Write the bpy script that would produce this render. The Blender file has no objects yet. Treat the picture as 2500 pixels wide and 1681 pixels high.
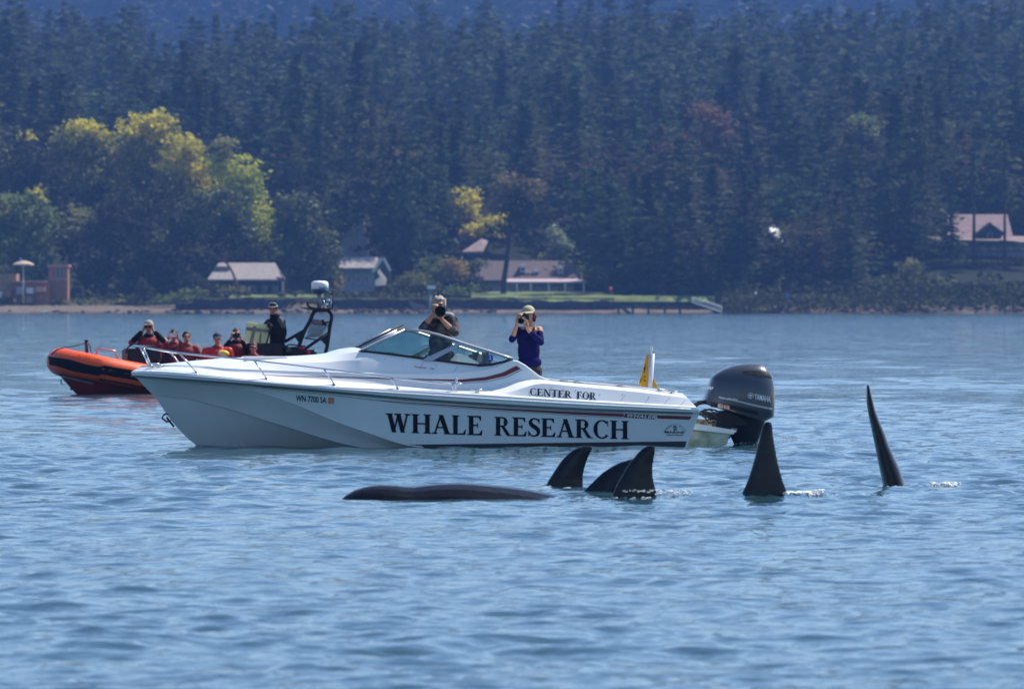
import bpy, bmesh, math, random
import numpy as np
from mathutils import Vector, Matrix, noise as mnoise
from mathutils.bvhtree import BVHTree

R = math.radians
sc = bpy.context.scene
COL = sc.collection

# ------------------------------------------------------------------ camera, sky, sun, exposure
F_PX, CX, HY, CAM_H = 16364.0, 1250.0, 724.0, 2.0      # focal length and horizon in pixels of the 2500 x 1681 photograph
cam_d = bpy.data.cameras.new('camera')
cam = bpy.data.objects.new('camera', cam_d)
COL.objects.link(cam)
cam.location = (0, 0, CAM_H)
cam.rotation_euler = (R(90), 0, 0)
cam_d.sensor_width = 36.0
cam_d.lens = F_PX * 36.0 / 2500.0
cam_d.shift_y = (HY - 840.5) / 2500.0
cam_d.clip_start, cam_d.clip_end = 1.0, 9000.0
cam_d.dof.use_dof = True
cam_d.dof.focus_distance = 86.0
cam_d.dof.aperture_fstop = 5.8
sc.camera = cam

SUN_AZ, SUN_EL = R(56), R(52)                           # azimuth from +Y towards +X
world = bpy.data.worlds.new('World')
sc.world = world
world.use_nodes = True
wn = world.node_tree.nodes
wl = world.node_tree.links
bg = wn['Background']
sky = wn.new('ShaderNodeTexSky')
sky.sky_type = 'NISHITA'
sky.sun_disc = False
sky.sun_elevation = SUN_EL
sky.sun_rotation = SUN_AZ
sky.air_density = 1.0
sky.dust_density = 0.7
sky.ozone_density = 6.0
wl.new(sky.outputs[0], bg.inputs[0])
bg.inputs[1].default_value = 0.13

sun_d = bpy.data.lights.new('sun', 'SUN')
sun = bpy.data.objects.new('sun', sun_d)
COL.objects.link(sun)
sun_d.energy = 5.0
sun_d.angle = R(0.53)
sun_d.color = (1.0, 0.94, 0.86)
S_DIR = Vector((math.sin(SUN_AZ) * math.cos(SUN_EL), math.cos(SUN_AZ) * math.cos(SUN_EL), math.sin(SUN_EL)))
sun.rotation_euler = (-S_DIR).to_track_quat('-Z', 'Y').to_euler()

sc.view_settings.view_transform = 'Standard'
sc.view_settings.look = 'None'
sc.view_settings.gamma = 1.0
sc.view_settings.use_curve_mapping = False
sc.view_settings.exposure = 0.46

sc.render.engine = 'CYCLES'
cy = sc.cycles
cy.use_denoising = True
try:
    cy.denoiser = 'OPENIMAGEDENOISE'
except Exception:
    pass
cy.max_bounces = 6
cy.diffuse_bounces = 2
cy.glossy_bounces = 3
cy.transmission_bounces = 4
cy.transparent_max_bounces = 12
cy.volume_bounces = 0
cy.caustics_reflective = False
cy.caustics_refractive = False
cy.sample_clamp_indirect = 4.0
cy.sample_clamp_direct = 30.0

# ------------------------------------------------------------------ helpers
def at(px, py, Y):
    """World point on the ray of a photograph pixel at depth Y (used to read sizes off the photograph)."""
    return Vector(((px - CX) * Y / F_PX, Y, CAM_H - (py - HY) * Y / F_PX))

def tag(o, label=None, cat=None, group=None, kind=None):
    if label: o['label'] = label
    if cat: o['category'] = cat
    if group: o['group'] = group
    if kind: o['kind'] = kind
    return o

def empty(name, loc=(0, 0, 0), rz=0.0, label=None, cat=None, group=None):
    o = bpy.data.objects.new(name, None)
    o.empty_display_size = 0.2
    COL.objects.link(o)
    o.location = loc
    o.rotation_euler = (0, 0, rz)
    return tag(o, label, cat, group)

def link_mesh(name, me, parent=None, loc=None):
    o = bpy.data.objects.new(name, me)
    COL.objects.link(o)
    if parent is not None: o.parent = parent
    if loc is not None: o.location = loc
    return o

def mesh_np(name, V, Fq, mats, smooth=False, midx=None):
    """Mesh from arrays: V (n,3); Fq (m,3) or (m,4)."""
    V = np.asarray(V, dtype=np.float32); Fq = np.asarray(Fq, dtype=np.int32)
    me = bpy.data.meshes.new(name)
    me.vertices.add(len(V)); me.vertices.foreach_set('co', V.ravel())
    k = Fq.shape[1]
    me.loops.add(Fq.size); me.loops.foreach_set('vertex_index', Fq.ravel())
    me.polygons.add(len(Fq))
    me.polygons.foreach_set('loop_start', np.arange(0, Fq.size, k, dtype=np.int32))
    me.polygons.foreach_set('loop_total', np.full(len(Fq), k, dtype=np.int32))
    if midx is not None: me.polygons.foreach_set('material_index', np.asarray(midx, dtype=np.int32))
    me.polygons.foreach_set('use_smooth', np.full(len(Fq), bool(smooth)))
    for m in (mats if isinstance(mats, (list, tuple)) else [mats]): me.materials.append(m)
    me.update(calc_edges=True); me.validate()
    return me

class MB:
    """Collects faces and links them as ONE mesh object."""
    def __init__(s): s.v, s.f, s.m, s.s = [], [], [], []
    def add(s, vs, fs, m=0, smooth=False):
        b = len(s.v)
        s.v += [tuple(p) for p in vs]
        for f in fs:
            s.f.append([b + i for i in f]); s.m.append(m); s.s.append(smooth)
        return b
    def box(s, c, d, m=0, rz=0.0, rx=0.0, ry=0.0, taper=1.0):
        M = Matrix.Rotation(rz, 3, 'Z') @ Matrix.Rotation(ry, 3, 'Y') @ Matrix.Rotation(rx, 3, 'X')
        vs = []
        for z in (-1, 1):
            t = taper if z > 0 else 1.0
            for x, y in ((-1, -1), (1, -1), (1, 1), (-1, 1)):
                vs.append(Vector(c) + M @ Vector((x * d[0] / 2 * t, y * d[1] / 2 * t, z * d[2] / 2)))
        s.add(vs, [(0, 3, 2, 1), (4, 5, 6, 7), (0, 1, 5, 4), (1, 2, 6, 5), (2, 3, 7, 6), (3, 0, 4, 7)], m)
        return s
    def tube(s, pts, r, m=0, n=8, closed=False, smooth=True, caps=True):
        pts = [Vector(p) for p in pts]
        rs = r if isinstance(r, (list, tuple)) else [r] * len(pts)
        rings = []
        up = Vector((0.13, 0.31, 0.94))
        N = len(pts)
        for i, p in enumerate(pts):
            if closed: t = pts[(i + 1) % N] - pts[i - 1]
            else: t = pts[min(i + 1, N - 1)] - pts[max(i - 1, 0)]
            if t.length < 1e-9: t = Vector((0, 0, 1))
            t.normalize()
            a = up - t * up.dot(t)
            if a.length < 0.15:
                a = Vector((1, 0, 0)) - t * t.x
            a.normalize(); up = a
            b = t.cross(a)
            rings.append([p + (a * math.cos(k * 2 * math.pi / n) + b * math.sin(k * 2 * math.pi / n)) * rs[i] for k in range(n)])
        vs = [q for g in rings for q in g]
        fs = []
        for i in range(N if closed else N - 1):
            j = (i + 1) % N
            for k in range(n):
                l = (k + 1) % n
                fs.append((i * n + k, i * n + l, j * n + l, j * n + k))
        if not closed and caps:
            fs.append(tuple(reversed(range(n)))); fs.append(tuple((N - 1) * n + k for k in range(n)))
        s.add(vs, fs, m, smooth)
        return s
    def lathe(s, prof, c=(0, 0, 0), m=0, n=16, axis='Z', smooth=True):
        vs, fs = [], []
        for (r, z) in prof:
            for k in range(n):
                a = 2 * math.pi * k / n
                p = (r * math.cos(a), r * math.sin(a), z)
                if axis == 'Y': p = (p[0], p[2], p[1])
                if axis == 'X': p = (p[2], p[0], p[1])
                vs.append(Vector(c) + Vector(p))
        for i in range(len(prof) - 1):
            for k in range(n):
                l = (k + 1) % n
                fs.append((i * n + k, i * n + l, (i + 1) * n + l, (i + 1) * n + k))
        fs.append(tuple(range(n))); fs.append(tuple((len(prof) - 1) * n + k for k in range(n)))
        s.add(vs, fs, m, smooth)
        return s
    def ellipsoid(s, c, d, m=0, n=12, k=8, rot=None):
        vs, fs = [], []
        for i in range(k + 1):
            t = math.pi * i / k
            for j in range(n):
                a = 2 * math.pi * j / n
                p = Vector((d[0] * math.sin(t) * math.cos(a), d[1] * math.sin(t) * math.sin(a), d[2] * math.cos(t)))
                if rot is not None: p = rot @ p
                vs.append(Vector(c) + p)
        for i in range(k):
            for j in range(n):
                l = (j + 1) % n
                fs.append((i * n + j, (i + 1) * n + j, (i + 1) * n + l, i * n + l))
        s.add(vs, fs, m, True)
        return s
    def loft(s, rows, m=0, smooth=True, flip=False, mfun=None):
        n = len(rows[0])
        vs = [p for r_ in rows for p in r_]
        b = len(s.v); s.v += [tuple(p) for p in vs]
        for i in range(len(rows) - 1):
            for j in range(n - 1):
                q = [b + i * n + j, b + i * n + j + 1, b + (i + 1) * n + j + 1, b + (i + 1) * n + j]
                if flip: q.reverse()
                s.f.append(q); s.m.append(mfun(i, j) if mfun else m); s.s.append(smooth)
        return s
    def slab(s, poly, thick, m=0):
        """Polygon (list of 3D points) given a thickness vector."""
        t = Vector(thick); n = len(poly)
        vs = [Vector(p) for p in poly] + [Vector(p) + t for p in poly]
        fs = [tuple(reversed(range(n))), tuple(range(n, 2 * n))]
        for i in range(n):
            j = (i + 1) % n
            fs.append((i, j, n + j, n + i))
        s.add(vs, fs, m)
        return s
    def mesh(s, name, mats):
        me = bpy.data.meshes.new(name)
        me.from_pydata(s.v, [], s.f)
        for mt in (mats if isinstance(mats, (list, tuple)) else [mats]): me.materials.append(mt)
        me.polygons.foreach_set('material_index', s.m)
        me.polygons.foreach_set('use_smooth', s.s)
        me.update()
        return me
    def build(s, name, mats, parent=None, fix=True, bevel=0.0):
        me = s.mesh(name, mats)
        if fix or bevel:
            bm = bmesh.new(); bm.from_mesh(me)
            bmesh.ops.remove_doubles(bm, verts=bm.verts, dist=1e-5)
            if bevel:
                es = [e for e in bm.edges if len(e.link_faces) == 2 and e.calc_face_angle(0) > 0.6]
                bmesh.ops.bevel(bm, geom=es, offset=bevel, segments=2, affect='EDGES', clamp_overlap=True)
            bmesh.ops.recalc_face_normals(bm, faces=bm.faces)
            bm.to_mesh(me); bm.free()
        return link_mesh(name, me, parent)

_mats = {}
def mat(name, col, rough=0.6, metal=0.0, spec=0.5, var=0.0, vscale=3.0, bump=0.0, bscale=20.0, coat=0.0, trans=0.0, objvar=0.0, col2=None, ior=1.45, sheen=0.0, detail=4.0):
    """Principled material with procedural colour variation and fine relief."""
    if name in _mats: return _mats[name]
    m = bpy.data.materials.new(name); m.use_nodes = True
    nt = m.node_tree; N = nt.nodes; L = nt.links
    b = N['Principled BSDF']
    b.inputs['Roughness'].default_value = rough
    b.inputs['Metallic'].default_value = metal
    b.inputs['Specular IOR Level'].default_value = spec
    b.inputs['IOR'].default_value = ior
    b.inputs['Coat Weight'].default_value = coat
    b.inputs['Coat Roughness'].default_value = 0.06
    b.inputs['Sheen Weight'].default_value = sheen
    b.inputs['Base Color'].default_value = (*col, 1)
    tc = N.new('ShaderNodeTexCoord')
    if var > 0 or col2 or objvar > 0:
        c2 = col2 if col2 else tuple(c * (1 - var) for c in col)
        nz = N.new('ShaderNodeTexNoise'); nz.inputs['Scale'].default_value = vscale; nz.inputs['Detail'].default_value = detail
        nz.inputs['Roughness'].default_value = 0.6
        L.new(tc.outputs['Object'], nz.inputs['Vector'])
        rp = N.new('ShaderNodeValToRGB')
        rp.color_ramp.elements[0].position = 0.35; rp.color_ramp.elements[1].position = 0.65
        rp.color_ramp.elements[0].color = (*c2, 1); rp.color_ramp.elements[1].color = (*col, 1)
        L.new(nz.outputs['Fac'], rp.inputs[0])
        out = rp.outputs[0]
        if objvar > 0:
            oi = N.new('ShaderNodeObjectInfo')
            hs = N.new('ShaderNodeHueSaturation')
            mr = N.new('ShaderNodeMapRange'); mr.inputs['To Min'].default_value = 1 - objvar; mr.inputs['To Max'].default_value = 1 + objvar
            L.new(oi.outputs['Random'], mr.inputs['Value'])
            L.new(mr.outputs[0], hs.inputs['Value'])
            mr2 = N.new('ShaderNodeMapRange'); mr2.inputs['To Min'].default_value = 0.43; mr2.inputs['To Max'].default_value = 0.54
            mu = N.new('ShaderNodeMath'); mu.operation = 'MULTIPLY'; mu.inputs[1].default_value = 7.31
            fr = N.new('ShaderNodeMath'); fr.operation = 'FRACT'
            L.new(oi.outputs['Random'], mu.inputs[0]); L.new(mu.outputs[0], fr.inputs[0]); L.new(fr.outputs[0], mr2.inputs['Value'])
            L.new(mr2.outputs[0], hs.inputs['Hue'])
            L.new(out, hs.inputs['Color']); out = hs.outputs[0]
        L.new(out, b.inputs['Base Color'])
    else:
        out = None
    if bump > 0:
        nb = N.new('ShaderNodeTexNoise'); nb.inputs['Scale'].default_value = bscale; nb.inputs['Detail'].default_value = 3
        L.new(tc.outputs['Object'], nb.inputs['Vector'])
        bp = N.new('ShaderNodeBump'); bp.inputs['Strength'].default_value = bump; bp.inputs['Distance'].default_value = 0.02
        L.new(nb.outputs['Fac'], bp.inputs['Height']); L.new(bp.outputs[0], b.inputs['Normal'])
    if trans > 0:      # leaves: light passes through
        tr = N.new('ShaderNodeBsdfTranslucent'); mx = N.new('ShaderNodeMixShader'); mx.inputs[0].default_value = trans
        if out is not None: L.new(out, tr.inputs[0])
        else: tr.inputs[0].default_value = (*col, 1)
        L.new(b.outputs[0], mx.inputs[1]); L.new(tr.outputs[0], mx.inputs[2])
        L.new(mx.outputs[0], N['Material Output'].inputs[0])
    _mats[name] = m
    return m

def pchip(xs, ys, x):
    """Monotone cubic interpolation of (xs, ys) at x (numpy)."""
    xs = np.asarray(xs, float); ys = np.asarray(ys, float); x = np.asarray(x, float)
    h = np.diff(xs); d = np.diff(ys) / h
    m = np.zeros(len(xs))
    for i in range(1, len(xs) - 1):
        if d[i - 1] * d[i] > 0:
            w1 = 2 * h[i] + h[i - 1]; w2 = h[i] + 2 * h[i - 1]
            m[i] = (w1 + w2) / (w1 / d[i - 1] + w2 / d[i])
    m[0], m[-1] = d[0], d[-1]
    i = np.clip(np.searchsorted(xs, x) - 1, 0, len(h) - 1)
    t = np.clip((x - xs[i]) / h[i], 0, 1)
    return ((2 * t**3 - 3 * t**2 + 1) * ys[i] + (t**3 - 2 * t**2 + t) * h[i] * m[i] + (-2 * t**3 + 3 * t**2) * ys[i + 1] + (t**3 - t**2) * h[i] * m[i + 1])
HAZE_D = 0.000155
# ------------------------------------------------------------------ water
rng = np.random.default_rng(7)
def make_waves():
    W = []
    n = 150
    for i in range(n):
        lam = 0.22 * (18.0 / 0.22) ** ((i + rng.random()) / n)
        if lam < 0.45: sl = 0.023
        elif lam < 0.9: sl = 0.0285
        elif lam < 1.5: sl = 0.0135
        elif lam < 3.0: sl = 0.0070
        elif lam < 6: sl = 0.0035
        else: sl = 0.0020
        th = rng.normal(0.15, 1.0 if lam < 1.5 else 0.7)                  # direction about -Y
        k = 2 * math.pi / lam
        W.append((k * math.sin(th), -k * math.cos(th), sl / k, rng.random() * 6.283, lam))
    return W
WAVES = make_waves()
def smooth01(t):
    t = np.clip(t, 0, 1); return t * t * (3 - 2 * t)
def gust(x, y):
    """Slow change of ruffling over the bay."""
    return (0.95 + 0.30 * np.sin(x * 0.31 + y * 0.083 + 1.0) * np.sin(y * 0.047 - x * 0.11) + 0.22 * np.sin(y * 0.151 + x * 0.05 + 2.2)
            + 0.2 * np.sin(x * 0.9 + y * 0.21) * np.sin(y * 0.33 - x * 0.4 + 0.7))
def water_z(x, y, dy=0.05):
    x = np.asarray(x, float); y = np.asarray(y, float)
    z = np.zeros(np.broadcast(x, y).shape)
    g = gust(x, y) * (0.78 + 0.22 * smooth01((y - 42) / 34.0))
    for kx, ky, a, ph, lam in WAVES:
        w = smooth01((lam / dy - 2.5) / 2.5)
        s = np.sin(kx * x + ky * y + ph)
        z += w * a * (s + 0.40 * (s * s - 0.5)) * (g if lam < 3 else 1.0)
    return z
ys = [22.0]
while ys[-1] < 812:
    ys.append(ys[-1] + max(0.04, 0.042 * (ys[-1] / 36.0) ** 1.42))
ys = np.array(ys); NX = 300
uu = np.linspace(-1, 1, NX)
Yg = np.repeat(ys[:, None], NX, 1)
Xg = uu[None, :] * (0.108 * Yg + 1.6)
dyg = np.gradient(ys)[:, None] * np.ones((1, NX))
Zg = np.zeros_like(Xg)
B = 200
for i in range(0, len(ys), B):
    Zg[i:i + B] = water_z(Xg[i:i + B], Yg[i:i + B], dyg[i:i + B])
# the boat's slow wake: a low ridge running off astern
def bump_line(X, Y, x0, x1, y0, y1, w, h):
    t = np.clip((X - x0) / (x1 - x0), 0, 1); yc = y0 + (y1 - y0) * t
    on = smooth01((X - x0) / 0.6) * smooth01((x1 - X) / 2.0)
    return h * on * np.exp(-((Y - yc) / w) ** 2)
# calm slick over the long whale back
calm = np.exp(-(np.clip(np.abs(Xg - (1200 - CX) * 66.5 / F_PX) - 1.6, 0, None) / 0.5) ** 2 - ((Yg - 66.3) / 1.3) ** 2)
Zg *= 1 - 0.62 * calm
# churned ridges trailing from the fins
for fx, fy, ln in ((1930, 66.4, 0.75), (1600, 66.4, 0.9), (1425, 69.9, 0.5), (2215, 70.6, 1.4), (1340, 66.3, 0.5)):
    x0 = (fx - CX) * fy / F_PX
    m_ = smooth01((Xg - x0 + .1) / .15) * np.exp(-np.clip(Xg - x0, 0, None) / ln) * np.exp(-((Yg - fy) / 0.45) ** 2)
    Zg += m_ * (0.022 + 0.030 * np.sin(Xg * 41 + 3 * np.sin(Yg * 9)) * np.sin(Yg * 23 + Xg * 7))
Zg += bump_line(Xg, Yg, 2.8, 9.0, 90.6, 94.0, 0.35, 0.06) * (0.7 + 0.5 * np.sin(Xg * 7) * np.sin(Xg * 3.1))
Vw = np.stack([Xg, Yg, Zg], -1).reshape(-1, 3)
nr = len(ys)
ii = (np.arange(nr - 1)[:, None] * NX + np.arange(NX - 1)[None, :]).ravel()
Fw = np.stack([ii, ii + 1, ii + NX + 1, ii + NX], 1)
b0 = len(Vw)
Vw = np.vstack([Vw, [(-900, -40, -0.25), (900, -40, -0.25), (900, 815, -0.25), (-900, 815, -0.25)]])
Fw = np.vstack([Fw, [(b0, b0 + 1, b0 + 2, b0 + 3)]])

def water_material():
    m = bpy.data.materials.new('sea_water'); m.use_nodes = True
    N = m.node_tree.nodes; L = m.node_tree.links
    b = N['Principled BSDF']
    b.inputs['Roughness'].default_value = 0.05
    b.inputs['IOR'].default_value = 1.333
    b.inputs['Specular IOR Level'].default_value = 0.5
    tc = N.new('ShaderNodeTexCoord')
    nz = N.new('ShaderNodeTexNoise'); nz.inputs['Scale'].default_value = 0.25
    L.new(tc.outputs['Object'], nz.inputs['Vector'])
    rp = N.new('ShaderNodeValToRGB')
    rp.color_ramp.elements[0].color = (0.016, 0.050, 0.070, 1); rp.color_ramp.elements[1].color = (0.026, 0.070, 0.094, 1)
    L.new(nz.outputs[0], rp.inputs[0]); L.new(rp.outputs[0], b.inputs['Base Color'])
    mp = N.new('ShaderNodeMapping'); mp.inputs['Scale'].default_value = (0.8, 1.0, 1.0); mp.inputs['Rotation'].default_value = (0, 0, 0.25)
    L.new(tc.outputs['Object'], mp.inputs[0])
    n1 = N.new('ShaderNodeTexNoise'); n1.inputs['Scale'].default_value = 3.2; n1.inputs['Detail'].default_value = 3; n1.inputs['Roughness'].default_value = 0.5
    n2 = N.new('ShaderNodeTexNoise'); n2.inputs['Scale'].default_value = 11.0; n2.inputs['Detail'].default_value = 2
    L.new(mp.outputs[0], n1.inputs[0]); L.new(mp.outputs[0], n2.inputs[0])
    bp1 = N.new('ShaderNodeBump'); bp1.inputs['Strength'].default_value = 1.0; bp1.inputs['Distance'].default_value = 0.030
    bp2 = N.new('ShaderNodeBump'); bp2.inputs['Strength'].default_value = 1.0; bp2.inputs['Distance'].default_value = 0.006
    L.new(n1.outputs[0], bp1.inputs['Height']); L.new(n2.outputs[0], bp2.inputs['Height'])
    n3 = N.new('ShaderNodeTexNoise'); n3.inputs['Scale'].default_value = 1.1; n3.inputs['Detail'].default_value = 2
    L.new(mp.outputs[0], n3.inputs[0])
    sy = N.new('ShaderNodeSeparateXYZ'); L.new(tc.outputs['Object'], sy.inputs[0])
    my = N.new('ShaderNodeMapRange'); my.inputs['From Min'].default_value = 130; my.inputs['From Max'].default_value = 420; my.inputs['To Max'].default_value = 0.20
    L.new(sy.outputs['Y'], my.inputs['Value'])
    bp3 = N.new('ShaderNodeBump'); bp3.inputs['Strength'].default_value = 1.0
    L.new(my.outputs[0], bp3.inputs['Distance']); L.new(n3.outputs[0], bp3.inputs['Height']); L.new(bp3.outputs[0], bp1.inputs['Normal'])
    L.new(bp1.outputs[0], bp2.inputs['Normal']); L.new(bp2.outputs[0], b.inputs['Normal'])
    return m
M_WATER = water_material()
water = link_mesh('water', mesh_np('water', Vw, Fw, M_WATER, smooth=True))
tag(water, kind='structure')

# ------------------------------------------------------------------ land
def ss(a, b, x):
    return smooth01((np.asarray(x, float) - a) / (b - a))
def land_z(x, y):
    x = np.asarray(x, float); y = np.asarray(y, float)
    px = CX + x / np.maximum(y, 1) * F_PX
    d = y - 800.0 - 1.5 * np.sin(x * 0.09) - 0.8 * np.sin(x * 0.31)
    left = ss(520, 400, px)
    right = ss(1950, 2300, px)
    steep = ss(1740, 1830, px)
    beach_l = np.clip(d * 0.055, -1.5, 0.9) + 0.8 * ss(16, 30, d)
    beach_m = np.clip(d * 0.075, -1.5, 0.42) + 1.45 * ss(8.2, 8.9, d)
    z = beach_m * (1 - left) + beach_l * left
    z = z + steep * (0.55 * ss(1.5, 3.5, d) + 0.6 * ss(3.5, 8, d) - 1.1 * ss(8.2, 9.5, d))
    z = z + right * (0.9 * ss(4, 12, d) + 4.6 * ss(14, 60, d))
    z = z + 7.0 * ss(48, 130, d) * (1 - right)
    ridge = 31 + 4 * np.sin(px * 0.0042 + 2.6) + 4.0 * ss(1400, 2300, px) - 5.5 * np.exp(-((px - 1150) / 260) ** 2)
    z = z + ridge * np.clip((d - 70) / 430, 0, 1) ** 0.9
    z = z - 36 * ss(620, 950, d)
    z = z + 1.2 * np.sin(x * 0.05 + y * 0.03) * ss(60, 200, d) + 0.7 * np.sin(x * 0.17 - y * 0.06) * ss(60, 200, d)
    far = ss(1500, 2350, y)
    z = z + far * (98 + 16 * np.sin(x * 0.008 + 1.0) - 8 * np.sin(x * 0.021))
    return z
ly = np.concatenate([np.arange(786, 830, 0.7), np.arange(830, 900, 2.5), np.arange(900, 1600, 14), np.arange(1600, 2700, 40)])
NXL = 260
lu = np.linspace(-1, 1, NXL)
LY = np.repeat(ly[:, None], NXL, 1); LX = lu[None, :] * (0.115 * LY + 12)
LZ = land_z(LX, LY)
LV = np.stack([LX, LY, LZ], -1).reshape(-1, 3)
ii = (np.arange(len(ly) - 1)[:, None] * NXL + np.arange(NXL - 1)[None, :]).ravel()
LF = np.stack([ii, ii + 1, ii + NXL + 1, ii + NXL], 1)
def land_material():
    m = bpy.data.materials.new('shore_ground'); m.use_nodes = True
    N = m.node_tree.nodes; L = m.node_tree.links
    b = N['Principled BSDF']; b.inputs['Roughness'].default_value = 0.95; b.inputs['Specular IOR Level'].default_value = 0.1
    tc = N.new('ShaderNodeTexCoord'); sp = N.new('ShaderNodeSeparateXYZ'); L.new(tc.outputs['Object'], sp.inputs[0])
    nz = N.new('ShaderNodeTexNoise'); nz.inputs['Scale'].default_value = 0.35; nz.inputs['Detail'].default_value = 6; L.new(tc.outputs['Object'], nz.inputs[0])
    ad = N.new('ShaderNodeMath'); ad.operation = 'MULTIPLY_ADD'; ad.inputs[1].default_value = 0.9; L.new(nz.outputs[0], ad.inputs[0]); L.new(sp.outputs['Z'], ad.inputs[2])
    rp = N.new('ShaderNodeValToRGB'); e = rp.color_ramp.elements
    mr = N.new('ShaderNodeMapRange'); mr.inputs['From Min'].default_value = 0.0; mr.inputs['From Max'].default_value = 4.0; L.new(ad.outputs[0], mr.inputs[0]); L.new(mr.outputs[0], rp.inputs[0])
    e[0].position = 0.10; e[0].color = (0.035, 0.032, 0.028, 1)      # wet weedy stones at the water's edge
    e[1].position = 0.17; e[1].color = (0.17, 0.135, 0.11, 1)         # dry shingle
    x = e.new(0.34); x.color = (0.17, 0.14, 0.11, 1)
    x = e.new(0.42); x.color = (0.075, 0.075, 0.035, 1)
    x = e.new(0.55); x.color = (0.045, 0.055, 0.022, 1)
    x = e.new(1.0); x.color = (0.020, 0.024, 0.012, 1)
    n2 = N.new('ShaderNodeTexNoise'); n2.inputs['Scale'].default_value = 1.6; n2.inputs['Detail'].default_value = 6; L.new(tc.outputs['Object'], n2.inputs[0])
    mx = N.new('ShaderNodeMix'); mx.data_type = 'RGBA'; mx.blend_type = 'MULTIPLY'; mx.inputs[0].default_value = 0.8
    rp2 = N.new('ShaderNodeValToRGB'); rp2.color_ramp.elements[0].position = 0.3; rp2.color_ramp.elements[0].color = (0.35, 0.35, 0.35, 1); rp2.color_ramp.elements[1].position = 0.65
    L.new(n2.outputs[0], rp2.inputs[0]); L.new(rp.outputs[0], mx.inputs[6]); L.new(rp2.outputs[0], mx.inputs[7]); L.new(mx.outputs[2], b.inputs['Base Color'])
    return m
ground = link_mesh('terrain', mesh_np('terrain', LV, LF, land_material(), smooth=True))
tag(ground, kind='structure')
def gz(x, y): return float(land_z(x, y))
def on_land(px, Y):
    x = (px - CX) * Y / F_PX
    return Vector((x, Y, gz(x, Y)))

# ------------------------------------------------------------------ trees
def leaf_quads(C, S, rg, flat=0.5, droop=0.0):
    """Irregular leaf clumps: C (n,3) centres, S (n,) sizes."""
    n = len(C)
    a = rg.random(n) * 6.283
    nx = np.stack([np.cos(a), np.sin(a), rg.normal(0, flat, n) - droop], 1); nx /= np.linalg.norm(nx, axis=1)[:, None]
    t = rg.normal(0, 1, (n, 3)); t -= (t * nx).sum(1)[:, None] * nx; t /= np.linalg.norm(t, axis=1)[:, None]
    V = np.empty((n, 4, 3))
    for k, (u, v) in enumerate(((-1, -0.25), (0.1, -1), (1, 0.2), (-0.1, 1))):
        ju = 1 + rg.normal(0, 0.25, n); jv = 0.55 * (1 + rg.normal(0, 0.3, n))
        V[:, k] = C + nx * (u * S * ju)[:, None] + t * (v * S * jv)[:, None]
    return V.reshape(-1, 3), np.arange(4 * n).reshape(n, 4)

def conifer_arrays(rg, H, Rr, base=0.12, nb=48, per=7, seg=5, size=0.5, lop=0.3, prof='cone'):
    C, S = [], []
    ph = rg.random() * 6.28
    for i in range(nb):
        t = (i + rg.random() * 0.8) / nb
        z = H * (base + (1 - base) * t)
        Lr = Rr * ((1 - t) ** 0.8 * (0.75 + 0.35 * math.sin(t * 17 + ph)) + 0.05)
        if prof == 'round': Lr = Rr * (math.sin(math.pi * min(1, t * 0.86 + 0.14)) ** 0.55 * (0.8 + 0.3 * math.sin(t * 11 + ph)) + 0.05)
        if prof == 'ragged': Lr = Rr * ((1 - t) ** 0.5 * (0.55 + 0.55 * abs(math.sin(t * 13 + ph))) + 0.05)
        if t > 0.95: Lr = Rr * 0.10
        m = max(3, int(per * (1 - 0.5 * t)))
        for j in range(m):
            a = rg.random() * 6.283
            l = Lr * (0.45 + 0.75 * rg.random()) * (1 + lop * math.sin(a + ph))
            if rg.random() < 0.06: l *= 1.35
            up = 0.25 * (t - 0.45) + rg.normal(0, 0.06)
            for q in range(seg):
                u = (q + 0.4 + 0.5 * rg.random()) / seg
                w = 0.16 * l * (rg.random() - 0.5)
                C.append((math.cos(a) * l * u - math.sin(a) * w, math.sin(a) * l * u + math.cos(a) * w, z + l * u * up - 0.10 * l * u * u + rg.normal(0, 0.12)))
                S.append(size * (0.65 + 0.6 * rg.random()) * (1.1 - 0.45 * t))
    C.append((0, 0, H * 0.995)); S.append(size * 0.5)
    return leaf_quads(np.array(C), np.array(S), rg, flat=0.25, droop=0.25)

def trunk_mesh(name, H, r, m, lean=0.0):
    mb = MB()
    mb.tube([(lean * H * (t ** 1.3), 0, H * t - 0.5) for t in (0, .25, .5, .75, 1)], [r, r * .8, r * .58, r * .35, r * .08], n=7)
    return mb.mesh(name, m)

M_CON = mat('conifer_needles', (0.068, 0.088, 0.040), 0.9, spec=0.1, col2=(0.024, 0.038, 0.020), vscale=0.22, objvar=0.45, trans=0.3, detail=5)
M_BARK = mat('conifer_bark', (0.085, 0.062, 0.045), 0.95, spec=0.1, var=0.5, vscale=2.0)
CON = []
for k in range(9):
    rg = np.random.default_rng(100 + k)
    H = 1.0
    V, Fq = conifer_arrays(rg, 25.0, [5.2, 6.2, 4.4, 5.6, 6.8, 5.0, 5.4, 6.4, 4.2][k], base=[.08, .2, .05, .3, .15, .1, .35, .12, .1][k], nb=[40, 36, 42, 32, 38, 40, 32, 38, 42][k], per=8, seg=6, size=0.66, prof=['cone', 'ragged', 'cone', 'round', 'ragged', 'ragged', 'round', 'ragged', 'cone'][k])
    CON.append((mesh_np('conifer_crown', V, Fq, M_CON), trunk_mesh('conifer_trunk', 24.5, 0.42, M_BARK)))
LEAFY = []
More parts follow.
